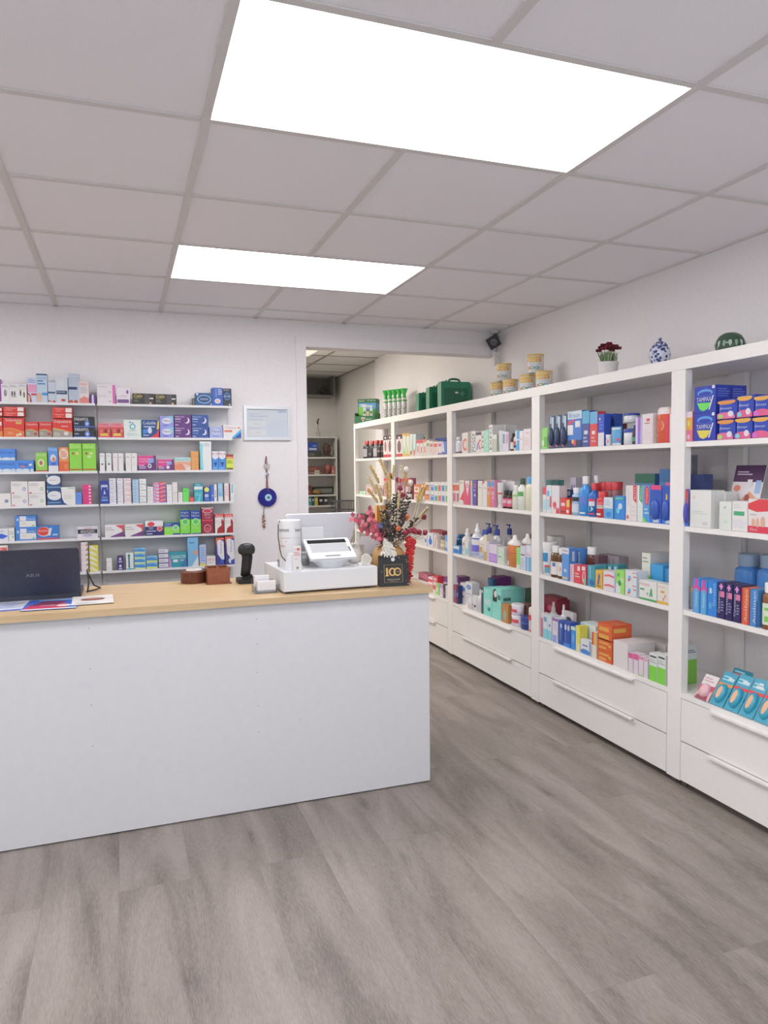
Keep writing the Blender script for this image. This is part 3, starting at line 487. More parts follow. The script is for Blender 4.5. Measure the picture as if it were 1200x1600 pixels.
put('L','packs on the fourth shelf of the right rack',[
('c',-.384,2.529,1.214,.052,.06,.14,'24388C','EEE','r,.15,.72,.85,.82,C8D4EE;r,.15,.6,.2,.82,C8D4EE;r,.8,.6,.85,.82,C8D4EE;p,D8E0F4,.38,.42,.62,.42,.5,.62;r,.15,.12,.85,.2,6A9AD8;t,.2,.24,.8,.34,B8C8EE,Zant','',0,'dark blue tall carton with anchor print on the fourth shelf of right rack'),
('c',-.33,2.529,1.214,.038,.06,.025,'E4E4EA','EEE','l,.12,.3,.85,.75,9AA0CC,1;r,0,.92,1,1,B8BCC8','',0,'flat white and lilac carton on the fourth shelf of right rack, lowest'),
('c',-.33,2.529,1.24,.038,.06,.025,'E4E4EA','EEE','l,.12,.3,.85,.75,9AA0CC,1;r,0,.92,1,1,B8BCC8','',0,'flat white and lilac carton on the fourth shelf of right rack, fifth from top'),
('c',-.33,2.529,1.265,.038,.06,.025,'E4E4EA','EEE','l,.12,.3,.85,.75,9AA0CC,1;r,0,.92,1,1,B8BCC8','',0,'flat white and lilac carton on the fourth shelf of right rack, fourth from top'),
('c',-.33,2.529,1.291,.038,.06,.025,'E4E4EA','EEE','l,.12,.3,.85,.75,9AA0CC,1;r,0,.92,1,1,B8BCC8','',0,'flat white and lilac carton on the fourth shelf of right rack, third from top'),
('c',-.33,2.529,1.317,.038,.06,.025,'E4E4EA','EEE','l,.12,.3,.85,.75,9AA0CC,1;r,0,.92,1,1,B8BCC8','',0,'flat white and lilac carton on the fourth shelf of right rack, second from top'),
('c',-.33,2.529,1.343,.038,.06,.025,'E4E4EA','EEE','l,.12,.3,.85,.75,9AA0CC,1;r,0,.92,1,1,B8BCC8','',0,'flat white and lilac carton on the fourth shelf of right rack, topmost'),
('c',-.286,2.529,1.214,.034,.06,.025,'E8E6EC','EEE','l,.12,.3,.85,.75,A8A4C4,1;r,0,.92,1,1,C4C0C8','',0,'flat white carton beside lilac ones on the fourth shelf of right rack, lowest'),
('c',-.286,2.529,1.239,.034,.06,.025,'E8E6EC','EEE','l,.12,.3,.85,.75,A8A4C4,1;r,0,.92,1,1,C4C0C8','',0,'flat white carton beside lilac ones on the fourth shelf of right rack, fifth from top'),
('c',-.286,2.529,1.265,.034,.06,.025,'E8E6EC','EEE','l,.12,.3,.85,.75,A8A4C4,1;r,0,.92,1,1,C4C0C8','',0,'flat white carton beside lilac ones on the fourth shelf of right rack, fourth from top'),
('c',-.286,2.529,1.291,.034,.06,.025,'E8E6EC','EEE','l,.12,.3,.85,.75,A8A4C4,1;r,0,.92,1,1,C4C0C8','',0,'flat white carton beside lilac ones on the fourth shelf of right rack, third from top'),
('c',-.286,2.529,1.317,.034,.06,.025,'E8E6EC','EEE','l,.12,.3,.85,.75,A8A4C4,1;r,0,.92,1,1,C4C0C8','',0,'flat white carton beside lilac ones on the fourth shelf of right rack, second from top'),
('c',-.286,2.529,1.342,.034,.06,.025,'E8E6EC','EEE','l,.12,.3,.85,.75,A8A4C4,1;r,0,.92,1,1,C4C0C8','',0,'flat white carton beside lilac ones on the fourth shelf of right rack, topmost'),
('c',-.248,2.529,1.214,.042,.06,.03,'EDE2E2','EEE','p,E4A0AC,0,.3,.5,.6,1,.45,1,.6,.5,.75,0,.42;r,0,.94,1,1,C4B8BC','',0,'flat white carton with pink wave on the fourth shelf of right rack, lowest'),
('c',-.248,2.529,1.245,.042,.06,.03,'EDE2E2','EEE','p,E4A0AC,0,.3,.5,.6,1,.45,1,.6,.5,.75,0,.42;r,0,.94,1,1,C4B8BC','',0,'flat white carton with pink wave on the fourth shelf of right rack, fourth from top'),
('c',-.248,2.529,1.275,.042,.06,.03,'EDE2E2','EEE','p,E4A0AC,0,.3,.5,.6,1,.45,1,.6,.5,.75,0,.42;r,0,.94,1,1,C4B8BC','',0,'flat white carton with pink wave on the fourth shelf of right rack, third from top'),
('c',-.248,2.529,1.306,.042,.06,.03,'EDE2E2','EEE','p,E4A0AC,0,.3,.5,.6,1,.45,1,.6,.5,.75,0,.42;r,0,.94,1,1,C4B8BC','',0,'flat white carton with pink wave on the fourth shelf of right rack, second from top'),
('c',-.248,2.529,1.337,.042,.06,.03,'EDE2E2','EEE','p,E4A0AC,0,.3,.5,.6,1,.45,1,.6,.5,.75,0,.42;r,0,.94,1,1,C4B8BC','',0,'flat white carton with pink wave on the fourth shelf of right rack, topmost'),
('c',-.198,2.529,1.214,.036,.06,.018,'B4D4EC','EEE','l,.12,.3,.75,.75,4A90C8,1;r,0,.88,1,1,8AA8C8','',0,'thin pale blue carton on the fourth shelf of right rack, lowest'),
('c',-.198,2.529,1.232,.036,.06,.018,'B4D4EC','EEE','l,.12,.3,.75,.75,4A90C8,1;r,0,.88,1,1,8AA8C8','',0,'thin pale blue carton on the fourth shelf of right rack, seventh from top'),
('c',-.198,2.529,1.25,.036,.06,.018,'B4D4EC','EEE','l,.12,.3,.75,.75,4A90C8,1;r,0,.88,1,1,8AA8C8','',0,'thin pale blue carton on the fourth shelf of right rack, sixth from top'),
('c',-.198,2.529,1.268,.036,.06,.018,'B4D4EC','EEE','l,.12,.3,.75,.75,4A90C8,1;r,0,.88,1,1,8AA8C8','',0,'thin pale blue carton on the fourth shelf of right rack, fifth from top'),
('c',-.198,2.529,1.286,.036,.06,.018,'B4D4EC','EEE','l,.12,.3,.75,.75,4A90C8,1;r,0,.88,1,1,8AA8C8','',0,'thin pale blue carton on the fourth shelf of right rack, fourth from top'),
('c',-.198,2.529,1.305,.036,.06,.018,'B4D4EC','EEE','l,.12,.3,.75,.75,4A90C8,1;r,0,.88,1,1,8AA8C8','',0,'thin pale blue carton on the fourth shelf of right rack, third from top'),
('c',-.198,2.529,1.323,.036,.06,.018,'B4D4EC','EEE','l,.12,.3,.75,.75,4A90C8,1;r,0,.88,1,1,8AA8C8','',0,'thin pale blue carton on the fourth shelf of right rack, second from top'),
('c',-.198,2.529,1.341,.036,.06,.018,'B4D4EC','EEE','l,.12,.3,.75,.75,4A90C8,1;r,0,.88,1,1,8AA8C8','',0,'thin pale blue carton on the fourth shelf of right rack, topmost'),
('c',-.158,2.529,1.214,.04,.06,.037,'E2E4E4','EEE','p,5A7A6A,.05,.12,.5,.2,.95,.1,.95,.02,.5,.1,.05,.05;l,.1,.5,.7,.7,A4A8B0,1','',0,'white carton with dark wave line on the fourth shelf of right rack, lowest'),
('c',-.158,2.529,1.251,.04,.06,.037,'E2E4E4','EEE','p,5A7A6A,.05,.12,.5,.2,.95,.1,.95,.02,.5,.1,.05,.05;l,.1,.5,.7,.7,A4A8B0,1','',0,'white carton with dark wave line on the fourth shelf of right rack, third from top'),
('c',-.158,2.529,1.288,.04,.06,.037,'E2E4E4','EEE','p,5A7A6A,.05,.12,.5,.2,.95,.1,.95,.02,.5,.1,.05,.05;l,.1,.5,.7,.7,A4A8B0,1','',0,'white carton with dark wave line on the fourth shelf of right rack, second from top'),
('c',-.158,2.529,1.325,.04,.06,.037,'E2E4E4','EEE','p,5A7A6A,.05,.12,.5,.2,.95,.1,.95,.02,.5,.1,.05,.05;l,.1,.5,.7,.7,A4A8B0,1','',0,'white carton with dark wave line on the fourth shelf of right rack, topmost'),
('c',-.113,2.529,1.214,.035,.06,.025,'E6E4E2','EEE','l,.1,.4,.85,.6,8A8890,1;r,0,.9,1,1,A8A8B0','',0,'small white carton on the fourth shelf of right rack, lowest'),
('c',-.113,2.529,1.239,.035,.06,.025,'E6E4E2','EEE','l,.1,.4,.85,.6,8A8890,1;r,0,.9,1,1,A8A8B0','',0,'small white carton on the fourth shelf of right rack, third from top'),
('c',-.113,2.529,1.264,.035,.06,.025,'E6E4E2','EEE','l,.1,.4,.85,.6,8A8890,1;r,0,.9,1,1,A8A8B0','',0,'small white carton on the fourth shelf of right rack, second from top'),
('c',-.113,2.529,1.289,.035,.06,.025,'E6E4E2','EEE','l,.1,.4,.85,.6,8A8890,1;r,0,.9,1,1,A8A8B0','',0,'small white carton on the fourth shelf of right rack, topmost'),
('c',-.076,2.529,1.214,.034,.06,.02,'DCC8E0','EEE','p,E06A9A,0,.6,1,.3,1,.75,0,1;r,.05,.1,.5,.3,6A70C0','',0,'thin pink and lilac carton on the fourth shelf of right rack, lowest'),
('c',-.076,2.529,1.234,.034,.06,.02,'DCC8E0','EEE','p,E06A9A,0,.6,1,.3,1,.75,0,1;r,.05,.1,.5,.3,6A70C0','',0,'thin pink and lilac carton on the fourth shelf of right rack, fifth from top'),
('c',-.076,2.529,1.255,.034,.06,.02,'DCC8E0','EEE','p,E06A9A,0,.6,1,.3,1,.75,0,1;r,.05,.1,.5,.3,6A70C0','',0,'thin pink and lilac carton on the fourth shelf of right rack, fourth from top'),
('c',-.076,2.529,1.276,.034,.06,.02,'DCC8E0','EEE','p,E06A9A,0,.6,1,.3,1,.75,0,1;r,.05,.1,.5,.3,6A70C0','',0,'thin pink and lilac carton on the fourth shelf of right rack, third from top'),
('c',-.076,2.529,1.296,.034,.06,.02,'DCC8E0','EEE','p,E06A9A,0,.6,1,.3,1,.75,0,1;r,.05,.1,.5,.3,6A70C0','',0,'thin pink and lilac carton on the fourth shelf of right rack, second from top'),
('c',-.076,2.529,1.317,.034,.06,.02,'DCC8E0','EEE','p,E06A9A,0,.6,1,.3,1,.75,0,1;r,.05,.1,.5,.3,6A70C0','',0,'thin pink and lilac carton on the fourth shelf of right rack, topmost'),
('c',-.04,2.529,1.214,.037,.06,.025,'E24A5A','EEE','p,4A6CC8,0,0,1,.35,1,0;p,F0DCE0,0,.4,1,.72,1,.85,0,.55','',0,'red carton with blue wave on the fourth shelf of right rack, lowest'),
('c',-.04,2.529,1.239,.037,.06,.025,'E24A5A','EEE','p,4A6CC8,0,0,1,.35,1,0;p,F0DCE0,0,.4,1,.72,1,.85,0,.55','',0,'red carton with blue wave on the fourth shelf of right rack, fourth from top'),
('c',-.04,2.529,1.265,.037,.06,.025,'E24A5A','EEE','p,4A6CC8,0,0,1,.35,1,0;p,F0DCE0,0,.4,1,.72,1,.85,0,.55','',0,'red carton with blue wave on the fourth shelf of right rack, third from top'),
('c',-.04,2.529,1.29,.037,.06,.025,'E24A5A','EEE','p,4A6CC8,0,0,1,.35,1,0;p,F0DCE0,0,.4,1,.72,1,.85,0,.55','',0,'red carton with blue wave on the fourth shelf of right rack, second from top'),
('c',-.04,2.529,1.315,.037,.06,.025,'E24A5A','EEE','p,4A6CC8,0,0,1,.35,1,0;p,F0DCE0,0,.4,1,.72,1,.85,0,.55','',0,'red carton with blue wave on the fourth shelf of right rack, topmost'),
('c',.002,2.529,1.214,.032,.06,.022,'E9E7EA','EEE','l,.1,.4,.7,.6,9AA0C0,1','',0,'plain white carton on the fourth shelf of right rack, lowest'),
('c',.002,2.529,1.236,.032,.06,.022,'E9E7EA','EEE','l,.1,.4,.7,.6,9AA0C0,1','',0,'plain white carton on the fourth shelf of right rack, fourth from top'),
('c',.002,2.529,1.258,.032,.06,.022,'E9E7EA','EEE','l,.1,.4,.7,.6,9AA0C0,1','',0,'plain white carton on the fourth shelf of right rack, third from top'),
('c',.002,2.529,1.28,.032,.06,.022,'E9E7EA','EEE','l,.1,.4,.7,.6,9AA0C0,1','',0,'plain white carton on the fourth shelf of right rack, second from top'),
('c',.002,2.529,1.302,.032,.06,.022,'E9E7EA','EEE','l,.1,.4,.7,.6,9AA0C0,1','',0,'plain white carton on the fourth shelf of right rack, topmost'),
('c',.036,2.529,1.214,.03,.06,.031,'E9E4E2','EEE','l,.1,.45,.85,.6,C08A90,1;r,0,.9,1,1,B4B8A0','',0,'white carton with faint red line on the fourth shelf of right rack, lowest'),
('c',.036,2.529,1.245,.03,.06,.031,'E9E4E2','EEE','l,.1,.45,.85,.6,C08A90,1;r,0,.9,1,1,B4B8A0','',0,'white carton with faint red line on the fourth shelf of right rack, third from top'),
('c',.036,2.529,1.277,.03,.06,.031,'E9E4E2','EEE','l,.1,.45,.85,.6,C08A90,1;r,0,.9,1,1,B4B8A0','',0,'white carton with faint red line on the fourth shelf of right rack, second from top'),
('c',.036,2.529,1.308,.03,.06,.031,'E9E4E2','EEE','l,.1,.45,.85,.6,C08A90,1;r,0,.9,1,1,B4B8A0','',0,'white carton with faint red line on the fourth shelf of right rack, topmost'),
('c',.07,2.529,1.214,.026,.06,.03,'E8E6E4','EEE','l,.1,.4,.85,.6,9A9CA0,1','',0,'small white carton in a pair on the fourth shelf of right rack, lowest'),
('c',.07,2.529,1.245,.026,.06,.03,'E8E6E4','EEE','l,.1,.4,.85,.6,9A9CA0,1','',0,'small white carton in a pair on the fourth shelf of right rack, topmost'),
('c',.099,2.529,1.214,.036,.06,.085,'4CC83E','EEE','r,.1,.1,.9,.9,58D048;r,.0,.0,.05,1,C8F0C0;l,.2,.75,.8,.85,2E7A30,1','',0,'bright green carton with white border on the fourth shelf of right rack'),
('c',.138,2.529,1.214,.027,.06,.028,'D84A4A','EEE','l,.15,.4,.85,.6,F0C8C0,1','',0,'tiny red carton on the fourth shelf of right rack'),
('c',.168,2.529,1.214,.052,.06,.116,'2F98A8','EEE','r,0,.66,1,.82,E4ECEC;r,0,.86,1,1,2A8898;t,.2,.88,.7,.97,DCF0F0,Aciclo;l,.1,.3,.8,.5,7AD0D8,2;p,5AC0C8,.3,0,.6,0,.9,.6','',0,'teal carton with white upper band on the fourth shelf of right rack'),
('c',.228,2.529,1.214,.037,.06,.091,'2A50A0','EEE','e,.45,.82,.42,.16,D8DC3A;r,.1,.3,.7,.5,C8D8F4;l,.1,.1,.9,.25,7AA0E0,2','',0,'blue carton with yellow cap print on the fourth shelf of right rack'),
('c',.268,2.529,1.214,.019,.05,.102,'3A66C0','EEE','r,.5,.3,.9,.4,E0E8F8','',0,'narrow blue carton on the fourth shelf of right rack'),
('c',.29,2.529,1.214,.017,.06,.106,'E8E6E6','EEE','e,.5,.3,.2,.04,6A6468;e,.5,.45,.2,.04,6A6468;e,.5,.6,.2,.04,6A6468','',0,'narrow white carton with dark flecks on the fourth shelf of right rack'),
('c',.314,2.529,1.214,.031,.06,.114,'9AC8EA','EEE','r,0,0,1,.25,E6EEF4;t,.1,.7,.9,.85,E8F4FC,Opti;l,.1,.3,.9,.5,5A9AD0,2','',0,'pale blue carton with white base on the fourth shelf of right rack'),
('c',.352,2.529,1.214,.032,.06,.113,'E9E4E2','EEE','r,0,0,.08,1,C83A48;r,.9,0,1,1,C83A48;l,.2,.3,.8,.85,B8A8A8,4','',0,'narrow white carton with red edges on the fourth shelf of right rack'),
('c',.392,2.529,1.214,.024,.06,.112,'E6ECEC','EEE','r,.3,.45,.62,.95,3AA8B4;l,.1,.1,.9,.2,B0B8B8,1','',0,'white carton with teal tube print on the fourth shelf of right rack')])
put('L','packs on the fifth shelf of the left rack',[
('c',-.957,2.529,1.011,.069,.075,.074,'E4E4EA','EEE','p,2A60D0,0,.25,.6,.2,1,.4,.5,.6,0,.5;l,.1,.7,.9,.9,9AA8C8,1','',0,'white carton with blue swoosh on the fifth shelf of left rack'),
('c',-.886,2.529,1.011,.031,.075,.075,'E6E8E4','EEE','e,.7,.3,.12,.08,6CB078;l,.1,.5,.9,.8,A0A4A0,2','',0,'small white carton with green fleck on the fifth shelf of left rack'),
('c',-.849,2.529,1.011,.111,.08,.072,'3478C4','EEE','r,.2,.1,.97,.58,E6E4E0;r,.22,.6,.52,.96,E2E2E4;t,.55,.64,.95,.84,CDE0F4,Canesten;e,.12,.7,.06,.12,B8CCE8;e,.85,.2,.05,.07,6CB078;l,.3,.3,.6,.45,B0B0B0,1','',0,'blue carton with white label panel on the fifth shelf of left rack, lowest'),
('c',-.849,2.529,1.083,.111,.08,.072,'3478C4','EEE','r,.2,.1,.97,.58,E6E4E0;r,.22,.6,.52,.96,E2E2E4;t,.55,.64,.95,.84,CDE0F4,Canesten;e,.12,.7,.06,.12,B8CCE8;e,.85,.2,.05,.07,6CB078;l,.3,.3,.6,.45,B0B0B0,1','',0,'blue carton with white label panel on the fifth shelf of left rack, topmost'),
('c',-.737,2.529,1.011,.118,.07,.08,'2A70BC','EEE','e,.32,.6,.3,.36,F0E4E4;e,.3,.62,.27,.32,C8342C;t,.1,.55,.5,.75,F4D8D0,Bonjela;r,0,0,1,.14,B04A60;p,E8E8F0,.5,.3,.62,.3,.7,.9,.55,.8;r,.72,.3,.95,.4,C8E4F4','',0,'blue carton with big red oval on the fifth shelf of left rack'),
('c',-.517,2.529,1.011,.113,.06,.068,'C9C4CC','EEE','r,.02,.4,.98,.78,26242A;t,.15,.45,.88,.72,E4E2E6,ANUGESIC;t,.35,.8,.7,.96,C04A5A,relief;e,.5,.25,.25,.12,A8A0BC','',0,'grey and black carton alone on shelf on the fifth shelf of left rack')])
put('L','packs on the fifth shelf of the right rack',[
('c',-.363,2.529,1.011,.107,.075,.074,'E6E2E2','EEE','p,C8404C,.55,.95,1,.98,1,.15,.9,.65;p,6A3A78,.3,.05,1,.45,1,.0,.3,.0;l,.05,.5,.5,.85,A0A0A4,2','',0,'white carton with red arrow corner on the fifth shelf of right rack, left one'),
('c',-.248,2.529,1.011,.105,.075,.074,'E6E2E2','EEE','p,C8404C,.55,.95,1,.98,1,.15,.9,.65;p,6A3A78,.3,.05,1,.45,1,.0,.3,.0;l,.05,.5,.5,.85,A0A0A4,2','',0,'white carton with red arrow corner on the fifth shelf of right rack, right one'),
('c',-.13,2.529,1.011,.105,.075,.09,'E6E2E6','EEE','r,0,0,1,.62,2A2C6A;e,.32,.78,.2,.16,C8303C;e,.8,.46,.16,.2,E8A4A0;e,.8,.46,.1,.12,C8404C;t,.2,.42,.44,.6,D8D8EC,DUO;r,.05,.28,.6,.34,A8ACC8;l,.05,.05,.5,.2,B8B8D0,1','',0,'navy and white carton with red oval on the fifth shelf of right rack'),
('c',-.019,2.529,1.011,.093,.075,.078,'7CC83A','EEE','r,0,.62,1,1,25428C;t,.06,.78,.48,.94,DCE8F8,Night;t,.06,.62,.5,.76,DCE8F8,Nurse;e,.74,.58,.2,.22,C8E8D0;e,.74,.58,.14,.15,58B868;r,.55,0,1,.12,25428C;l,.06,.3,.6,.45,A8E07A,1','',0,'flat green and navy capsule carton on the fifth shelf of right rack'),
('c',.078,2.529,1.011,.06,.075,.152,'6CC832','EEE','r,0,.62,1,1,25428C;t,.1,.84,.85,.93,DCE8F8,Night;t,.1,.73,.85,.82,DCE8F8,Nurse;e,.5,.52,.34,.14,E0F4D8;e,.5,.52,.27,.11,3EB84A;r,.1,.0,1,.04,25428C;l,.1,.2,.8,.34,A8E07A,2','',0,'tall blue and green syrup carton on the fifth shelf of right rack, left one'),
('c',.142,2.529,1.011,.062,.075,.15,'6CC832','EEE','r,0,.62,1,1,25428C;t,.1,.84,.85,.93,DCE8F8,Night;t,.1,.73,.85,.82,DCE8F8,Nurse;e,.5,.52,.34,.14,E0F4D8;e,.5,.52,.27,.11,3EB84A;r,.1,.0,1,.04,25428C;l,.1,.2,.8,.34,A8E07A,2','',0,'tall blue and green syrup carton on the fifth shelf of right rack, right one'),
('c',.209,2.529,1.011,.071,.075,.164,'8E1F3A','EEE','r,0,.97,1,1,E4DCDC;e,.5,.87,.4,.09,E4D4D8;e,.5,.87,.35,.07,B02A48;t,.22,.68,.8,.76,F0E0E4,Chesty;t,.3,.58,.75,.65,F0E0E4,Cough;r,.02,.48,.98,.53,D8305A;e,.5,.2,.3,.15,E8D4D8;e,.5,.2,.26,.13,8E1F3A;e,.42,.17,.08,.08,C8404C;e,.58,.17,.08,.08,C8404C','',0,'tall burgundy cough syrup carton on the fifth shelf of right rack'),
('c',.291,2.529,1.011,.055,.075,.122,'E8E2E0','EEE','r,0,.82,1,1,D03A3A;t,.1,.84,.9,.96,F4E8E4,Adult;p,9A1C24,.2,0,1,0,1,.6,.8,.75,.7,.6,.75,.4,.3,.25;l,.05,.5,.6,.7,C0B4B0,2','',0,'white carton with red figure silhouette on the fifth shelf of right rack, left one'),
('c',.351,2.529,1.011,.053,.075,.12,'E8E2E0','EEE','r,0,.82,1,1,D03A3A;t,.1,.84,.9,.96,F4E8E4,Adult;p,9A1C24,.2,0,1,0,1,.6,.8,.75,.7,.6,.75,.4,.3,.25;l,.05,.5,.6,.7,C0B4B0,2','',0,'white carton with red figure silhouette on the fifth shelf of right rack, right one')])
put('L','packs on the lowest shelf of the left rack',[
('c',-.976,2.529,.807,.082,.07,.045,'E4DEDA','EEE','r,.1,.3,.95,.7,C8504C;l,.2,.4,.8,.6,F0D8D4,1','',0,'flat white and red carton on the lowest shelf of left rack, lowest'),
('c',-.976,2.529,.852,.082,.07,.045,'E4DEDA','EEE','r,.1,.3,.95,.7,C8504C;l,.2,.4,.8,.6,F0D8D4,1','',0,'flat white and red carton on the lowest shelf of left rack, third from top'),
('c',-.976,2.529,.897,.082,.07,.045,'E4DEDA','EEE','r,.1,.3,.95,.7,C8504C;l,.2,.4,.8,.6,F0D8D4,1','',0,'flat white and red carton on the lowest shelf of left rack, second from top'),
('c',-.976,2.529,.943,.082,.07,.045,'E4DEDA','EEE','r,.1,.3,.95,.7,C8504C;l,.2,.4,.8,.6,F0D8D4,1','',0,'flat white and red carton on the lowest shelf of left rack, topmost'),
('c',-.722,2.529,.921,.114,.07,.019,'E6E2E4','EEE','l,.05,.2,.5,.4,90909C,1','',0,'long white carton above the laptop lid on the lowest shelf of left rack'),
('c',-.725,2.529,.807,.114,.075,.086,'D8D4D6','EEE','l,.05,.2,.5,.4,90909C,1','',0,'grey-white carton supporting the long one on the lowest shelf of left rack'),
('c',-.584,2.529,.871,.035,.05,.066,'7A3038','EEE','r,.5,.3,1,.7,B8484C','',0,'small dark red carton above laptop lid on the lowest shelf of left rack'),
('c',-.597,2.529,.807,.049,.07,.088,'B8A8A4','EEE','l,.05,.2,.5,.4,90909C,1','',0,'grey carton hidden behind laptop lid on the lowest shelf of left rack'),
('c',-.502,2.529,.807,.04,.06,.03,'E8E0E4','EEE','p,A8783C,.6,.3,.98,.9,.98,.2;r,0,0,.05,1,C04A78;l,.1,.2,.5,.7,BDB4BC,1','',0,'white carton with brown corner on the lowest shelf of left rack, lowest'),
('c',-.502,2.529,.837,.04,.06,.03,'E8E0E4','EEE','p,A8783C,.6,.3,.98,.9,.98,.2;r,0,0,.05,1,C04A78;l,.1,.2,.5,.7,BDB4BC,1','',0,'white carton with brown corner on the lowest shelf of left rack, fifth from top'),
('c',-.502,2.529,.867,.04,.06,.03,'E8E0E4','EEE','p,A8783C,.6,.3,.98,.9,.98,.2;r,0,0,.05,1,C04A78;l,.1,.2,.5,.7,BDB4BC,1','',0,'white carton with brown corner on the lowest shelf of left rack, fourth from top'),
('c',-.502,2.529,.897,.04,.06,.03,'E8E0E4','EEE','p,A8783C,.6,.3,.98,.9,.98,.2;r,0,0,.05,1,C04A78;l,.1,.2,.5,.7,BDB4BC,1','',0,'white carton with brown corner on the lowest shelf of left rack, third from top'),
('c',-.502,2.529,.927,.04,.06,.03,'E8E0E4','EEE','p,A8783C,.6,.3,.98,.9,.98,.2;r,0,0,.05,1,C04A78;l,.1,.2,.5,.7,BDB4BC,1','',0,'white carton with brown corner on the lowest shelf of left rack, second from top'),
('c',-.502,2.529,.957,.04,.06,.03,'E8E0E4','EEE','p,A8783C,.6,.3,.98,.9,.98,.2;r,0,0,.05,1,C04A78;l,.1,.2,.5,.7,BDB4BC,1','',0,'white carton with brown corner on the lowest shelf of left rack, topmost'),
('c',-.454,2.529,.807,.048,.06,.031,'D9D028','EEE','p,ECEAD8,0,.6,.7,0,1,0,.3,1,0,1;l,.55,.5,.95,.8,C8B040,1','',0,'yellow and white carton on the lowest shelf of left rack, lowest'),
('c',-.454,2.529,.839,.048,.06,.031,'D9D028','EEE','p,ECEAD8,0,.6,.7,0,1,0,.3,1,0,1;l,.55,.5,.95,.8,C8B040,1','',0,'yellow and white carton on the lowest shelf of left rack, fourth from top'),
('c',-.454,2.529,.87,.048,.06,.031,'D9D028','EEE','p,ECEAD8,0,.6,.7,0,1,0,.3,1,0,1;l,.55,.5,.95,.8,C8B040,1','',0,'yellow and white carton on the lowest shelf of left rack, third from top'),
('c',-.454,2.529,.902,.048,.06,.031,'D9D028','EEE','p,ECEAD8,0,.6,.7,0,1,0,.3,1,0,1;l,.55,.5,.95,.8,C8B040,1','',0,'yellow and white carton on the lowest shelf of left rack, second from top'),
('c',-.454,2.529,.934,.048,.06,.031,'D9D028','EEE','p,ECEAD8,0,.6,.7,0,1,0,.3,1,0,1;l,.55,.5,.95,.8,C8B040,1','',0,'yellow and white carton on the lowest shelf of left rack, topmost')])
